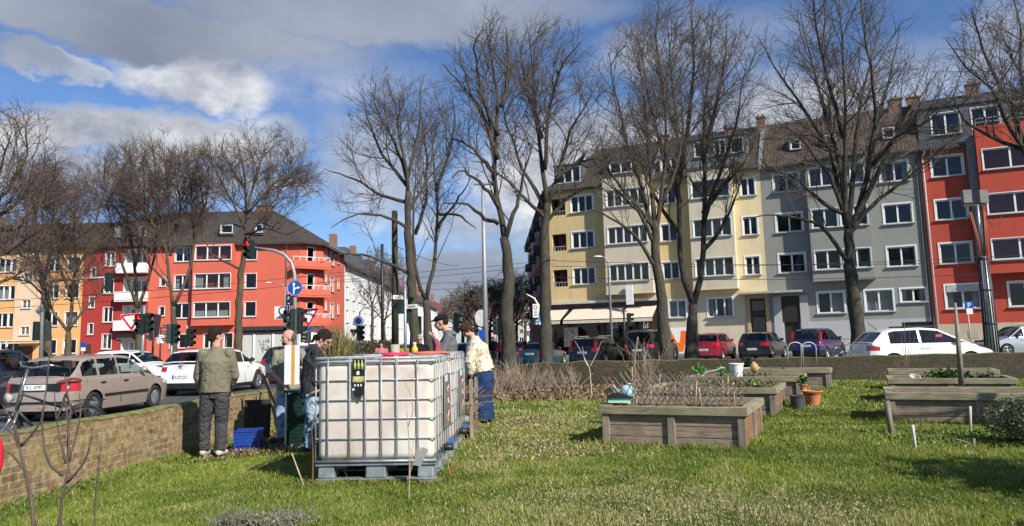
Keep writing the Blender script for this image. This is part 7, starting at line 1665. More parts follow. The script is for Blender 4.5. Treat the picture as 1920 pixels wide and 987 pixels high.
# ---------------------------------------------------------------- people
SKIN = m_fabric('skin', (.44, .235, .165), (.54, .31, .225), 6, .55, .1); LIP = mat('lips', (.30, .10, .08), .5); EYE = mat('eye', (.03, .02, .018), .2)
HAIRD = m_fabric('hair_dark', (.018, .012, .009), (.05, .032, .022), 30, .6, .8, 40); HAIRR = m_fabric('hair_auburn', (.04, .018, .012), (.11, .048, .028), 30, .6, .8, 40); HAIRB = m_fabric('hair_cropped', (.10, .06, .04), (.2, .13, .09), 40, .8, .5, 60)
def remesh(o, v, sm=3, disp=0, dsc=.12):
    md = o.modifiers.new('r', 'REMESH'); md.mode = 'VOXEL'; md.voxel_size = v; md.use_smooth_shade = True
    if disp:
        t = bpy.data.textures.get('folds%g' % dsc) or bpy.data.textures.new('folds%g' % dsc, 'CLOUDS'); t.noise_scale = dsc; t.noise_depth = 2
        d = o.modifiers.new('d', 'DISPLACE'); d.texture = t; d.strength = disp; d.mid_level = .5; d.texture_coords = 'LOCAL'
    if sm: s = o.modifiers.new('s', 'SMOOTH'); s.iterations = sm; s.factor = .5
    return o
def etube(mb, pts, ab, axis, n=16):
    """tube of elliptical rings; a along axis, b across"""
    k = len(pts); vs = []; ax = Vector(axis).normalized()
    for i in range(k):
        d = (Vector(pts[min(i + 1, k - 1)]) - Vector(pts[max(i - 1, 0)])).normalized(); a = (ax - d * ax.dot(d)).normalized(); b = d.cross(a)
        for j in range(n): t = 2 * PI * j / n; vs.append(Vector(pts[i]) + a * math.cos(t) * ab[i][0] + b * math.sin(t) * ab[i][1])
    fs = [(i * n + j, i * n + (j + 1) % n, (i + 1) * n + (j + 1) % n, (i + 1) * n + j) for i in range(k - 1) for j in range(n)]; fs += [tuple(range(n - 1, -1, -1)), tuple(range((k - 1) * n, k * n))]; mb.add(vs, fs)
def capsule(mb, a, b, r0, r1, n=12): mb.ball(a, r0, n); mb.ball(b, r1, n); mb.tube([a, tuple((Vector(a) + Vector(b)) / 2), b], [r0, (r0 + r1) / 2 * 1.02, r1], n)
def head(mb, c, yaw, pitch=0, roll=0, s=1.0):
    """c head centre; yaw 0 = facing away (+y), angle towards +x"""
    M = Matrix.Translation(c) @ Matrix.Rotation(-yaw, 4, 'Z') @ Matrix.Rotation(roll, 4, 'Y') @ Matrix.Rotation(-pitch, 4, 'X') @ Matrix.Scale(s, 4)
    old = mb.M; mb.M = M
    mb.ball((0, -.012, .03), .098, 18, (.79, 1.0, 1.0)); mb.ball((0, .025, -.045), .07, 14, (.86, .95, 1.0)); mb.ball((0, .055, -.092), .032, 10, (1.1, .8, .7)); mb.ball((0, .097, -.015), .017, 8, (.75, 1.0, 1.5)); mb.ball((0, .104, -.027), .015, 8)
    mb.ball((0, .078, .022), .05, 10, (1.1, .4, .25)); mb.ball((0, .082, -.058), .022, 8, (1.2, .6, .5))
    for sx in (-1, 1): mb.ball((sx * .078, -.005, -.01), .03, 8, (.3, .6, 1.0)); mb.ball((sx * .04, .06, -.025), .03, 8, (1, .7, .8))
    mb.M = old; return M
def hand(mb, w, d, palm_n, curl=.5, s=1.0, side=1):
    """w wrist, d direction of the hand, palm_n palm normal"""
    d = Vector(d).normalized(); n = Vector(palm_n); n = (n - d * n.dot(d)).normalized(); t = d.cross(n) * side; w = Vector(w)
    for k in range(4): a = w + d * .02 * s + t * (k - 1.5) * .012 * s; b = w + d * .088 * s + t * (k - 1.5) * .0195 * s; capsule(mb, a, b, .014 * s, .0125 * s, 8)
    for k, ln in enumerate((.066, .076, .072, .056)):
        p = w + d * .088 * s + t * (k - 1.5) * .0205 * s; a = 0
        for seg in (.45, .32, .26): a += curl * 1.1; q = p + (d * math.cos(a) + n * math.sin(a)) * ln * seg * s; capsule(mb, p, q, .0092 * s, .0084 * s, 7); p = q
    p = w + d * .03 * s - t * .024 * s
    for seg, an in ((.034, .3), (.03, .8), (.024, 1.2)): q = p + (d * .75 * math.cos(an * curl) - t * .62 + n * math.sin(an * curl)) .normalized() * seg * s; capsule(mb, p, q, .0112 * s, .0096 * s, 7); p = q
def person(label, Y, J, yaw, gaze=0, pitch=0, skin=SKIN, top=None, toplen=.0, trousers=None, shoe=None, hair=None, hairstyle='short', sleeves=True, legr=(.095, .07, .055), topr=1.0, vox=.008, cap=None, glove=None, curl=.55,
           tuck=None, hs=1.0, beard=False, glasses=False, collar=True, flare=1.0, disp=.008):
    g = Vector((P(*J['pel'][:2], Y).x, Y, 0)); g.z = GZ(g.x, Y)
    def q(k): a = J[k]; v = P(a[0], a[1], Y + (a[2] if len(a) > 2 else 0)); return v - g
    j = {k: q(k) for k in J}; o = thing('person', label, 'person', g)
    ax = (j['shR'] - j['shL']); ax.z *= .3; ax.normalize()
    body = MB(); hd = head(body, j['head'], yaw + gaze, pitch, 0, hs)
    sh = (j['shL'] + j['shR']) / 2; pel = j['pel']; sp = pel.lerp(sh, .5); nk = sh + Vector((0, 0, .055))
    body.tube([tuple(nk - Vector((0, 0, .04))), tuple(nk.lerp(j['head'], .5)), tuple(j['head'] - Vector((0, 0, .03)))], [.062, .055, .055], 12)
    sw = (j['shR'] - j['shL']).length / 2
    etube(body, [pel - Vector((0, 0, .08)), pel, sp, pel.lerp(sh, .8), sh, nk], [(.10, .09), (.155, .105), (.135, .095), (.165, .11), (sw * .8, .075), (.06, .05)], ax)
    for s in 'LR':
        capsule(body, j['sh' + s], j['el' + s], .048, .038); capsule(body, j['el' + s], j['wr' + s], .037, .024)
        d = (j['wr' + s] - j['el' + s]).normalized()
        if not glove: hand(body, j['wr' + s], d, (0, 0, -1) if abs(d.z) < .8 else (-math.sin(yaw) * -1, math.cos(yaw), 0), curl, 1.0, 1 if s == 'R' else -1)
        capsule(body, j['hip' + s], j['kn' + s], .075, .052); capsule(body, j['kn' + s], j['an' + s], .05, .035); capsule(body, j['an' + s], j['an' + s] + Vector((math.sin(yaw) * .1, math.cos(yaw) * .1, -.05)), .035, .03)
    remesh(body.build('body', skin, o), vox, 2)
    if glove:
        for s in 'LR': m = MB(); d = (j['wr' + s] - j['el' + s]).normalized(); capsule(m, j['wr' + s] - d * .03, j['wr' + s] + d * .02, .035, .034); hand(m, j['wr' + s], d, (0, 0, -1) if abs(d.z) < .8 else (math.sin(yaw), math.cos(yaw), 0), curl, 1.12, 1 if s == 'R' else -1); remesh(m.build('glove', glove, o), .007, 1)
    # eyes, brows, mouth
    if abs(math.cos(yaw + gaze)) < .999 or math.cos(yaw + gaze) < 0:
        e = MB(hd)
        for sx in (-1, 1): e.ball((sx * .032, .078, .006), .011, 8); e.bar((sx * .018, .088, .030), (sx * .048, .078, .028), .006)
        e.build('eye', EYE, o); l = MB(hd); l.ball((0, .092, -.060), .018, 8, (1.2, .5, .3)); l.build('mouth', LIP, o)
    # top
    t = MB(); hem = pel - Vector((0, 0, toplen)); k = topr
    etube(t, [hem, pel.lerp(hem, .3), sp, pel.lerp(sh, .8), sh + Vector((0, 0, -.01)), nk + Vector((0, 0, .0))], [(.185 * k, .135 * k), (.18 * k, .135 * k), (.168 * k, .13 * k), (.195 * k, .135 * k), (sw * .92, .095 * k), (.078, .07)], ax)
    for s in 'LR':
        t.ball(j['sh' + s] - Vector((0, 0, .015)), .062 * k, 12); capsule(t, nk - Vector((0, 0, .03)), j['sh' + s] - Vector((0, 0, .01)), .068, .056 * k)
        if sleeves: capsule(t, j['sh' + s], j['el' + s], .070 * k, .058 * k); d = (j['wr' + s] - j['el' + s]).normalized(); capsule(t, j['el' + s], j['wr' + s] - d * .03, .057 * k, .040 * k)
        else: capsule(t, j['sh' + s], j['sh' + s].lerp(j['el' + s], .62), .068, .066)
    if collar: t.tube([tuple(nk - Vector((0, 0, .03))), tuple(nk + Vector((0, 0, .045)))], [.085, .07], 14)
    remesh(t.build('jacket' if sleeves else 't_shirt', top, o), .011, 2, disp, .09)
    # trousers
    w = MB(); etube(w, [pel - Vector((0, 0, .10)), pel - Vector((0, 0, .02)), pel + Vector((0, 0, .06))], [(.155, .12), (.17, .125), (.155, .115)], ax)
    for s in 'LR':
        capsule(w, j['hip' + s], j['kn' + s], legr[0], legr[1]); a = j['an' + s] - Vector((0, 0, .02)); w.ball(j['kn' + s], legr[1], 12); w.tube([j['kn' + s], j['kn' + s].lerp(a, .5), a], [legr[1], (legr[1] + legr[2] * flare) / 2, legr[2] * flare], 12)
    remesh(w.build('trousers', trousers, o), .010, 2, disp * 1.3, .08)
    for s in 'LR':
        f = Vector((math.sin(yaw), math.cos(yaw), 0)); b = j['an' + s].copy(); b.z = max(.0, b.z - .09); m = MB(); capsule(m, b + Vector((0, 0, .045)) - f * .04, b + f * .14 + Vector((0, 0, .035)), .045, .038); m.ball(b + Vector((0, 0, .07)), .05, 10)
        remesh(m.build('shoe', shoe, o), .009, 1)
    if hair:
        h = MB(hd)
        if hairstyle == 'short': h.ball((0, -.022, .047), .104, 16, (.83, .98, .95)); h.ball((0, -.05, -.01), .085, 12, (.9, .75, .95)); h.ball((0, .045, .10), .05, 10, (1.3, .8, .5))
        if hairstyle == 'crop': h.ball((0, -.045, .02), .092, 16, (.84, .85, .9))
        if hairstyle == 'bun': h.ball((0, -.022, .047), .106, 16, (.83, 1.0, .95)); h.ball((0, -.06, -.02), .075, 12, (.85, .75, .95)); h.ball((0, -.135, -.02), .04, 10, (.8, 1, 1)); h.ball((0, -.15, -.07), .028, 8, (.7, .8, 1.5))
        if hairstyle == 'messy':
            h.ball((0, -.015, .05), .104, 16, (.84, 1.0, .93)); h.ball((0, -.05, -.02), .085, 12, (.9, .75, .95)); r_ = random.Random(4)
            for i in range(16): a = r_.uniform(0, 6.28); h.ball((.076 * math.cos(a), .08 * math.sin(a) - .02, .05 + r_.uniform(-.06, .05)), .024, 8, (1, 1, .8))
        remesh(h.build('hair', hair, o), .010, 1, .006, .03)
    if beard: h = MB(hd); h.ball((0, .055, -.085), .046, 12, (1.15, .85, .8)); h.ball((0, .085, -.047), .022, 8, (1.2, .6, .3)); remesh(h.build('beard', HAIRD, o), .008, 1)
    if glasses:
        h = MB(hd)
        for sx in (-1, 1): h.tube([(sx * .032 + .022 * math.cos(a), .100, .006 + .018 * math.sin(a)) for a in np.linspace(0, 2 * PI, 10)], .003, 5); h.bar((sx * .055, .10, .01), (sx * .082, -.01, .01), .004)
        if glasses == 'sun':
            for sx in (-1, 1): h.ball((sx * .033, .095, .006), .023, 8, (1, .3, .8))
        h.build('glasses', BLACK, o)
    if cap: c = MB(hd); c.ball((0, -.015, .072), .108, 16, (.92, 1.08, .55)); c.ball((0, .10, .062), .07, 12, (1.0, .85, .16)); remesh(c.build('flat_cap', cap, o), .009, 2)
    return o, j, g
OLIVE = m_fabric('olive_jacket', (.15, .135, .092), (.20, .18, .125), 4, fold=.5, fscale=7); GREYT = m_fabric('grey_work_trousers', (.045, .043, .047), (.075, .072, .078), 7, fold=.9, fscale=10); OLIVET = m_fabric('olive_tshirt', (.19, .18, .135), (.25, .235, .18), 6)
DENIM = m_fabric('light_denim', (.13, .22, .34), (.30, .42, .54), 12); DENIMD = m_fabric('dark_denim', (.012, .030, .085), (.025, .055, .13), 9); DENIMP = m_fabric('two_tone_denim', None, None, 6, cols=[(.42, (.018, .05, .085)), (.52, (.30, .42, .52)), (.7, (.36, .48, .56))])
SOFTSH = m_fabric('charcoal_softshell', (.028, .03, .033), (.05, .052, .057), 5, fold=.8); HOODG = m_fabric('grey_hoodie', (.10, .105, .11), (.15, .155, .16), 10); BLK = m_fabric('black_cloth', (.008, .008, .010), (.016, .016, .019), 8)
PATT = m_fabric('patterned_fleece', None, None, 9, cols=[(.30, (.42, .20, .11)), (.38, (.60, .33, .18)), (.44, (.66, .60, .44)), (.56, (.72, .68, .54)), (.61, (.30, .30, .22)), (.66, (.70, .66, .52)), (.75, (.60, .42, .28))], fold=.6)
SHOEW = mat('shoe_pale', (.50, .46, .40), .7, var=.2); SHOED = mat('shoe_dark', (.03, .025, .02), .7)
# man from behind
person('man in an olive field jacket and grey trousers seen from behind at the brick wall', 10.55, dict(head=(405, 631), shL=(381, 664), shR=(430, 663), elL=(371, 706, .05), elR=(440, 704, .08), wrL=(379, 738, .18), wrR=(430, 733, .24), pel=(403, 733), hipL=(391, 742), hipR=(416, 742),
    knL=(384, 792, .03), knR=(415, 792, .03), anL=(383, 842), anR=(413, 842)), R(8), R(35), .15, top=OLIVE, toplen=.02, trousers=GREYT, shoe=SHOEW, hair=HAIRD, topr=1.16, legr=(.115, .088, .075), curl=.7)
b = MB(); a = P(375, 697, 10.40); c = P(434, 697, 10.40); b.bar((0, 0, 0), tuple(c - a), .0, .0) if 0 else None
# bald man
o, j, g = person('bald bearded man in an olive t-shirt and light jeans holding up a white panel', 11.6, dict(head=(540, 634), shL=(519, 664, -.02), shR=(564, 661, .05), elL=(514, 702, -.02), elR=(577, 692, -.05), wrL=(533, 722, -.28), wrR=(562, 690, -.3), pel=(541, 728), hipL=(531, 735), hipR=(550, 735),
    knL=(525, 778, -.03), knR=(551, 778, .1), anL=(527, 818), anR=(560, 816, .1)), R(215), R(25), 0, top=OLIVET, toplen=.03, trousers=DENIM, shoe=SHOED, hair=HAIRB, hairstyle='crop', sleeves=False, beard=True, collar=False, topr=1.0, curl=.9)
pn = thing('insulation_panel', 'white panel with an orange tape stripe held up by the bald man', 'panel', P(547, 721, 11.2), -.08); b = MB(); w = 27 / FPX * 11.2; h = 72 / FPX * 11.2
b.b2(-w / 2, w / 2, -.02, .02, 0, h); b.build('panel', mat('panel_white', (.72, .73, .78), .5, var=.03), pn); b = MB(); b.b2(0, w * .24, -.024, -.0205, 0, h); b.build('tape', mat('tape_orange', (.62, .30, .06), .5), pn)
# bending woman, left
o, j, g = person('woman in a charcoal softshell jacket with dark tied hair bending over the totes', 9.9, dict(head=(608, 638), shL=(586, 658, .10), shR=(594, 661, -.14), elL=(604, 710, .15), elR=(592, 714, -.14), wrL=(606, 722, .3), wrR=(607, 727, -.16), pel=(583, 738), hipL=(581, 744, .08), hipR=(586, 744, -.08),
    knL=(584, 790, .10), knR=(586, 788, -.08), anL=(578, 832, .10), anR=(577, 836, -.08)), R(80), R(25), .45, top=SOFTSH, toplen=.06, trousers=DENIMP, shoe=SHOED, hair=HAIRD, hairstyle='bun', topr=1.04, legr=(.11, .085, .085), glove=mat('glove_lime', (.42, .46, .10), .8), curl=.9, glasses=True, flare=1.05)
b = MB(); A = P(582, 739, 9.68); B = P(613, 727, 9.7); b.tube([(0, 0, 0), tuple(B - A)], [.022, .019], 10); ob = b.build('mallet_shaft', mat('handle_wood', (.42, .29, .16), .6)); ob.location = A; tag(ob, 'short wooden tool handle gripped by the bending woman in charcoal', 'tool handle')
# boy
o, j, g = person('boy in a dark flat cap and grey hoodie holding a red strap behind the totes', 10.95, dict(head=(827, 606), shL=(841, 633, -.14), shR=(842, 631, .15), elL=(826, 664, -.2), elR=(822, 657, .2), wrL=(817, 637, -.16), wrR=(813, 634, .1), pel=(838, 698), hipL=(838, 705, -.08), hipR=(838, 705, .08),
    knL=(838, 750, -.08), knR=(838, 750, .08), anL=(839, 793, -.08), anR=(839, 793, .08)), R(-90), 0, .25, top=HOODG, toplen=.0, trousers=BLK, shoe=SHOED, hair=HAIRD, hairstyle='crop', topr=1.02, cap=BLK, hs=.95, curl=1.0)
b = MB(); b.ball((0, 0, 0), .085, 12, (.8, 1.2, .5)); hdp = P(848, 626, 10.95) - Vector((0, 0, 0)); ob = b.build('hood', HOODG, o); ob.location = hdp - g; remesh(ob, .011, 1)
b = MB(); pts = [P(815, 634, 10.8), P(819, 640, 10.75), P(821, 650, 10.72), P(819, 660, 10.7), P(814, 672, 10.68)]; b2 = [tuple(p - pts[0]) for p in pts]
for p, q_ in zip(b2, b2[1:]): b.bar(p, q_, .045, .006, upv=(0, 1, 0))
ob = b.build('red_strap', mat('strap_red', (.62, .01, .05), .6)); ob.location = pts[0]; tag(ob, 'red webbing strap hanging from the hands of the boy in the cap', 'strap')
# woman right
o, j, g = person('woman in a cream patterned fleece and dark flared jeans bending over the compost frame', 12.5, dict(head=(876, 620), shL=(891, 643, -.17), shR=(890, 641, .17), elL=(880, 678, -.22), elR=(881, 676, .18), wrL=(883, 702, -.16), wrR=(880, 703, .1), pel=(906, 697), hipL=(905, 707, -.08), hipR=(907, 707, .08),
    knL=(902, 748, -.1), knR=(906, 748, .1), anL=(903, 785, -.1), anR=(909, 785, .12)), R(-90), R(-15), .8, top=PATT, toplen=-.02, trousers=DENIMD, shoe=SHOED, hair=HAIRR, hairstyle='messy', topr=1.42, legr=(.175, .15, .135), flare=1.25, glove=mat('glove_dark', (.05, .055, .05), .8), curl=.7, disp=.02)
# far people
def far(label, px, py, Y, tc, pc, h=1.72, yaw=PI, **kw):
    s = FPX / Y; f = lambda dx, z: (px + dx * s, py + (h - z) * s * 1.0)
    J = dict(head=f(0, h - .12), shL=f(-.19, h - .33), shR=f(.19, h - .33), elL=f(-.25, h - .62), elR=f(.25, h - .62), wrL=f(-.2, h - .82) + (-.15,), wrR=f(.2, h - .82) + (-.15,), pel=f(0, h - .82), hipL=f(-.09, h - .88), hipR=f(.09, h - .88), knL=f(-.1, .48), knR=f(.1, .48), anL=f(-.1, .09), anR=f(.1, .09))
    return person(label, Y, J, yaw, top=tc, trousers=pc, shoe=SHOED, hair=kw.pop('hair', HAIRD), vox=.014, **kw)
far('grey-haired man in a black jacket and sunglasses standing beyond the totes', 787, 629, 21.0, BLK, GREYT, 1.72, glasses='sun', hair=m_fabric('hair_grey', (.25, .23, .2), (.4, .38, .35), 30), topr=1.2)
far('pedestrian in a dark red jacket far down the street behind the kinked tree', 939, 634, 42, m_fabric('red_wool', (.20, .02, .03), (.3, .04, .05), 8), BLK, 1.65)
far('pedestrian in dark clothes next to the one in dark red', 924, 632, 44, BLK, GREYT, 1.75)
far('person in a yellow jacket and white cap beyond the tarred pole', 758, 644, 40, m_fabric('yellow_cloth', (.70, .38, .02), (.8, .5, .05), 8), BLK, 1.4, cap=SIGNW)
far('dark-haired person in a faded pink top left of the tarred pole', 715, 641, 30, m_fabric('pink_cloth', (.40, .13, .14), (.5, .2, .2), 8), BLK, 1.5, hairstyle='messy')

# ---------------------------------------------------------------- bicycles
def bicycle(label, x, y, z, yaw, lean=0, r=.345, steer=.0, tyre=RUBBER, framem=BLACK, hb=1.12):
    """local x forward"""
    o = thing('bicycle', label, 'bicycle', (x, y, z), 0, rot=(lean, 0, yaw)); CH = mat('chrome', (.55, .56, .57), .2, .9)
    def wh(cx, st):
        M = Matrix.Translation((cx, 0, r)) @ Matrix.Rotation(st, 4, 'Z') @ Matrix.Rotation(PI / 2, 4, 'X'); pr = [(r * math.cos(a), r * math.sin(a), 0) for a in np.linspace(0, 2 * PI, 33)]
        m = MB(M); m.tube(pr, .021, 8, cap=False); w = m.build('wheel', tyre, o); m = MB(M); m.tube([(p[0] * .925, p[1] * .925, 0) for p in pr], .010, 6, cap=False); m.build('rim', CH, w); m = MB(M)
        for i in range(28): a = 2 * PI * i / 28; m.tube([(.02 * math.cos(a + .8), .02 * math.sin(a + .8), .02 * (-1) ** i), (r * .92 * math.cos(a), r * .92 * math.sin(a), 0)], .0016, 3)
        m.tube([(0, 0, -.045), (0, 0, .045)], .02, 8); m.build('spokes', CH, w)
        m = MB(Matrix.Translation((cx, 0, r)) @ Matrix.Rotation(st, 4, 'Z'))
        ang = np.linspace(.1, 2.6, 12) if cx < 0 else np.linspace(.6, 2.7, 12)
        for a, b in zip(ang, ang[1:]): m.bar((math.cos(a) * (r + .04), 0, math.sin(a) * (r + .04)), (math.cos(b) * (r + .04), 0, math.sin(b) * (r + .04)), .05, .004, upv=(0, 1, 0)) if 0 else m.add([(math.cos(t) * (r + .04), s * .028, math.sin(t) * (r + .04)) for t, s in ((a, -1), (a, 1), (b, 1), (b, -1))], [(0, 1, 2, 3)])
        m.build('mudguard', BLACK, o)
    wh(-.52, 0); wh(.55, steer); f = MB(); bb = (-.08, 0, .29); hd0 = (.36, 0, .72); hd1 = (.32, 0, .90); st = (-.24, 0, .86)
    for a, b_, rr in ((bb, hd0, .019), (bb, st, .016), (hd0, hd1, .02), ((-.2, 0, .7), hd1, .014), (bb, (-.52, .05, r), .010), (bb, (-.52, -.05, r), .010), (st, (-.52, .06, r), .008), (st, (-.52, -.06, r), .008)): f.tube([a, b_], rr, 8)
    f.build('frame', framem, o); f = MB()
    for s in (-1, 1): f.tube([(.37, s * .03, .70), (.42, s * .055, .55), (.55, s * .055, r)], [.018, .015, .010], 8)
    f.tube([(.37, 0, .71), (.28, 0, hb)], .015, 8); f.build('fork', CH, o)
    f = MB(); f.tube([(.08, -.30, hb + .02), (.20, -.26, hb + .05), (.29, -.1, hb + .01), (.29, .1, hb + .01), (.20, .26, hb + .05), (.08, .30, hb + .02)], .012, 8); f.build('handlebar', CH, o)
    for s in (-1, 1): g_ = MB(); g_.tube([(.06, s * .305, hb + .015), (.16, s * .275, hb + .04)], .018, 8); g_.build('grip', BLACK, o); g_ = MB(); g_.tube([(.2, s * .26, hb + .03), (.13, s * .22, hb + .0)], .006, 5); g_.build('brake_lever', BLACK, o)
    l = MB(); l.lathe([(0, 0), (.03, .0), (.058, .06), (.058, .075), (0, .08)], (0, 0, 0), 16, Matrix.Rotation(PI / 2, 4, 'Y')); ob = l.build('headlamp', mat('lamp_cream', (.40, .39, .33), .3, var=.1), o); ob.location = (.42, 0, .86)
    f = MB(); f.tube([(-.24, 0, .84), (-.27, 0, .99)], .013, 8); f.build('seat_post', CH, o); f = MB(); f.ball((-.32, 0, 1.02), .1, 12, (1.0, .95, .35)); f.ball((-.18, 0, 1.01), .06, 10, (1.5, .5, .45)); remesh(f.build('saddle', mat('saddle_brown', (.13, .035, .02), .45), o), .01, 2)
    f = MB()
    for s in (-1, 1): f.tube([(-.30, s * .05, .76), (-.75, s * .07, .76)], .006, 5); f.tube([(-.66, s * .07, .76), (-.53, s * .06, r)], .006, 5)
    for k in range(4): f.tube([(-.4 - k * .1, -.06, .765), (-.4 - k * .1, .06, .765)], .005, 5)
    f.build('rack', BLACK, o); f = MB(); f.tube([(-.08, -.07, .29), (-.08, .07, .29)], .02, 8); f.tube([(-.08, -.08, .29), (.02, -.08, .15)], .009, 6); f.tube([(-.08, .08, .29), (-.18, .08, .43)], .009, 6); f.box(.03, -.12, .15, .08, .07, .02); f.box(-.19, .12, .43, .08, .07, .02); f.build('crank', CH, o)
    f = MB(); f.tube([(.3, .0, hb), (.36, .05, hb - .12), (.40, .03, .8)], .004, 4); f.tube([(.3, .0, hb), (.30, -.07, hb - .12), (.34, -.03, .75)], .004, 4); f.build('cable', BLACK, o); return o
kerbed('pavement', [(-5.95, -3), (-5.30, 7.5), (-4.78, 14.3), (-6.3, 14.3), (-7.0, 7.5), (-7.5, -3)], PAVING, .12)
bicycle('city bicycle with chrome handlebar and brown saddle leaning behind the wall at the left', -5.70, 9.15, .13, R(-112), R(-5), steer=.25, hb=1.2)
bicycle('dark bicycle parked at the foot of the big tree beside the blue car', P(1589, 660, 36).x, 36, .17, R(15), 0, hb=1.0)
# ---------------------------------------------------------------- lawn
def build_grass():
    rng = np.random.default_rng(12)
    def zone(y0, y1, dens, h, w):
        n = int(dens * (y1 - y0) * 1.45 * (y0 + y1) / 2); y = rng.uniform(y0, y1, n); x = rng.uniform(-1, 1, n) * .73 * y; return x, y, np.full(n, h), np.full(n, w)
    Z = [zone(4.0, 6.5, 9500, .036, .0022), zone(6.5, 9, 6000, .038, .0032), zone(9, 13, 2900, .042, .0052), zone(13, 22, 1000, .05, .010)]
    x, y, h, w = [np.concatenate(a) for a in zip(*Z)]
    wl = np.interp(y, [p[1] for p in WALL_L], [p[0] for p in WALL_L]); wb = np.interp(x, [-4.55, -1.2, 6, 14, 30], [14.3, 22.4, 21.3, 20.3, 18.4])
    k = (x > wl + .03) & (y < wb - .04)
    from mathutils import noise as mn
    fld = lambda sc, o_: np.array([mn.noise(Vector((a * sc + o_, b * sc, o_))) for a, b in zip(x[k], y[k])])
    x, y, h, w = x[k], y[k], h[k], w[k]; k = slice(None)
    n1 = fld(.75, 3.1); n2 = fld(2.6, 7.7); n3 = fld(7, 1.3)
    # bare patches: trodden paths and soil
    u = x - .1 * (y - 8)
    path = np.exp(-((u + .15) / .75) ** 2) * (y > 7.8); straw = np.exp(-(((x - .95) / 1.3) ** 2 + ((y - 6.1) / 1.15) ** 2)) + .5 * np.exp(-(((x - 2.3) / .5) ** 2 + ((y - 5.8) / .5) ** 2)) + .55 * path
    litter = ((y > 16.5) & (x < 3.2)) | ((x < -2.2) & (x > -4.6) & (y > 9.9) & (y < 12))
    weedbed = (((x - 5.6) / 1.3) ** 2 + ((y - 9.3) / .75) ** 2) < 1
    bare = np.clip(straw * 1.0 + n2 * 1.0 + n3 * .6 - .62, 0, 1) * .75
    bare = np.where(litter, np.clip(.75 + n2, 0, .97), bare); bare = np.where(weedbed, .55, bare)
    under = (x > TX) & (x < TX + 1.15) & (y > TY) & (y < TY + 2.4)
    keep = (rng.random(len(x)) > bare) & ~under
    for b_, ln, dp in ((bedA, 1.75, 1.5), (bedB, 2.15, 1.5), (bedC, 2.3, 1.3), (bedD, 2.2, .9), (bedE, 2.3, 1.35), (bedF, 2, 1.15), (bedG, 2.1, 1.0)):
        c, s = math.cos(BZ), math.sin(BZ); dx, dy = x - b_.location.x, y - b_.location.y; lx, ly = dx * c + dy * s, -dx * s + dy * c; keep &= ~((lx > .02) & (lx < ln - .02) & (ly > .02) & (ly < dp - .02)); h = h * (1 + 1.0 * ((lx > -.16) & (lx < ln + .16) & (ly > -.16) & (ly < dp + .16)) * rng.random(len(x)))
    h = h * (1 + .9 * ((x > TX - .15) & (x < TX + 1.4) & (y > TY - .18) & (y < TY + 2.6)) * rng.random(len(x))); x, y, h, w, n1, n2, n3, straw, weedbed = [a[keep] for a in (x, y, h, w, n1, n2, n3, straw, weedbed)]; n = len(x)
    z = 0.17 * np.array([smooth(t) for t in (x + 4.5) / (2.7 + np.maximum(0, y - 14) * .5)]) - .01
    hh = h * (.65 + .6 * rng.random(n)) * (1 + .75 * np.clip(n2 + .25, 0, 1) + .35 * n1) * np.where(rng.random(n) < .012, 2.0, 1); wj = np.exp(-((x - np.interp(y, [-3, 7.5, 14.3], [-5.75, -5.1, -4.55])) / .28) ** 2); hh *= 1 + .8 * wj
    a = rng.uniform(0, 2 * PI, n); ux, uy = np.cos(a), np.sin(a); l = rng.uniform(.15, .85, n) * hh; b2 = rng.uniform(0, 2 * PI, n); lx, ly = np.cos(b2) * l, np.sin(b2) * l
    V = np.zeros((n, 5, 3)); V[:, 0] = np.stack([x - ux * w, y - uy * w, z], 1); V[:, 1] = np.stack([x + ux * w, y + uy * w, z], 1)
    mx, my, mz = x + lx * .35, y + ly * .35, z + hh * .62; V[:, 2] = np.stack([mx + ux * w * .8, my + uy * w * .8, mz], 1); V[:, 3] = np.stack([mx - ux * w * .8, my - uy * w * .8, mz], 1); V[:, 4] = np.stack([x + lx, y + ly, z + hh * .92], 1)
    i = np.arange(n)[:, None] * 5; F = np.concatenate([i + [[0, 1, 2]], i + [[0, 2, 3]], i + [[3, 2, 4]]])
    o = numesh('grass', V.reshape(-1, 3), F, MATS['grass']); tag(o, kind='stuff'); t = rng.random((n, 1)); m = np.clip(.5 + 1.1 * n1 + .7 * n2 + .4 * n3, 0, 1)[:, None]
    g1 = np.array([.085, .145, .018]); g2 = np.array([.30, .35, .06]); yl = np.array([.54, .47, .25]); c = g1 + (g2 - g1) * np.clip(.55 * t + .5 * m, 0, 1)
    dry = (rng.random(n) < np.clip(.045 + .5 * np.clip(straw + n2 * .8 - .1, 0, 1), 0, .75))[:, None]; c = np.where(dry, yl * (.7 + .5 * t), c); c = np.concatenate([c, np.ones((n, 1))], 1)
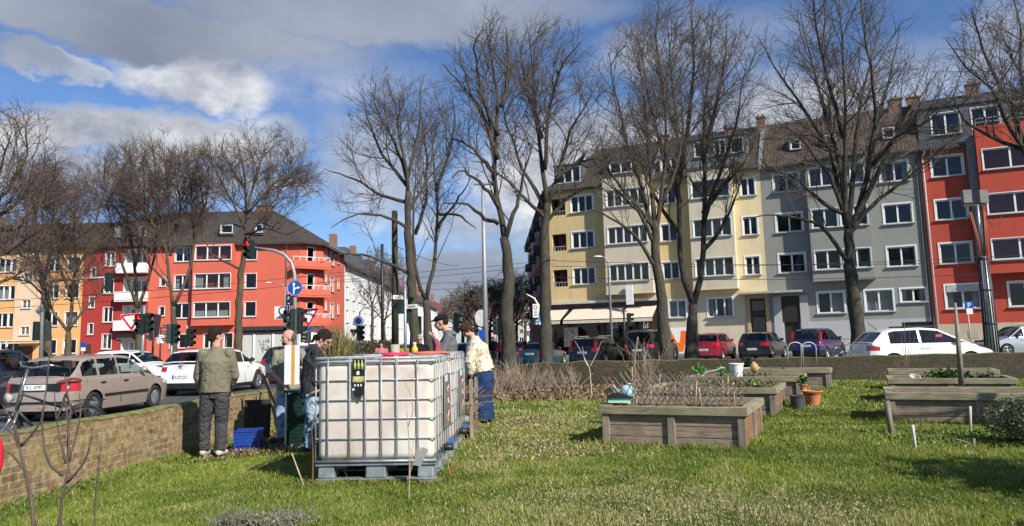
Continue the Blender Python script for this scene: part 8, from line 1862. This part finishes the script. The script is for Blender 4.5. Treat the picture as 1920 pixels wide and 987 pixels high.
    ca = o.data.color_attributes.new('col', 'FLOAT_COLOR', 'POINT'); ca.data.foreach_set('color', np.repeat(c, 5, axis=0).astype(np.float32).ravel())
    # straw clippings, wood chips and dead leaves
    def scatter(name, n, fx, fy, size, cols, asp, lab=None):
        xx, yy = fx(n), fy(n); zz = np.array([GZ(p, q_) for p, q_ in zip(xx, yy)]) + .006 + .02 * rng.random(n); ob = leafmesh(name, np.stack([xx, yy, zz], 1), size, cols, None, rng, aspect=asp, matn='litter')
        tag(ob, kind='stuff')
    ST = [(.46, .38, .22), (.36, .28, .15), (.54, .47, .30), (.22, .16, .09)]
    scatter('straw_clippings', 8000, lambda n: rng.normal(.95, .95, n), lambda n: np.clip(rng.normal(6.1, .8, n), 4, 9), .022, ST, 4)
    scatter('straw_clippings', 2600, lambda n: rng.normal(2.4, .6, n), lambda n: rng.normal(5.8, .35, n), .022, ST, 4)
    scatter('wood_chips', 7000, lambda n: rng.normal(.35, .6, n), lambda n: rng.uniform(8.5, 14, n), .04, [(.36, .27, .17), (.24, .17, .10), (.46, .36, .24)], 2.5)
    LV = [(.15, .10, .055), (.10, .065, .04), (.22, .16, .10), (.26, .20, .13)]
    scatter('dead_leaves', 13000, lambda n: rng.uniform(-3.5, 3.4, n), lambda n: rng.uniform(16.5, 21.2, n), .085, LV, 1.6)
    scatter('dead_leaves', 3200, lambda n: rng.uniform(-4.4, -2.2, n), lambda n: rng.uniform(10.2, 14, n), .06, LV, 1.8)
    scatter('dead_leaves', 1400, lambda n: rng.uniform(-4.9, 7, n), lambda n: rng.uniform(4.5, 16, n), .035, LV, 1.8)
    scatter('weeds', 1800, lambda n: rng.uniform(4.4, 7.2, n), lambda n: rng.uniform(8.6, 10.2, n), .04, [(.10, .17, .04), (.16, .22, .07), (.05, .09, .02)], 1.5)
    wy = rng.uniform(5.0, 14, 2600); scatter('weeds', 2600, lambda n: np.interp(wy, [-3, 7.5, 14.3], [-5.75, -5.1, -4.55]) + .06 + np.abs(rng.normal(0, .14, n)), lambda n: wy, .045, [(.06, .11, .02), (.10, .16, .035), (.20, .17, .08)], 1.8)
build_grass()
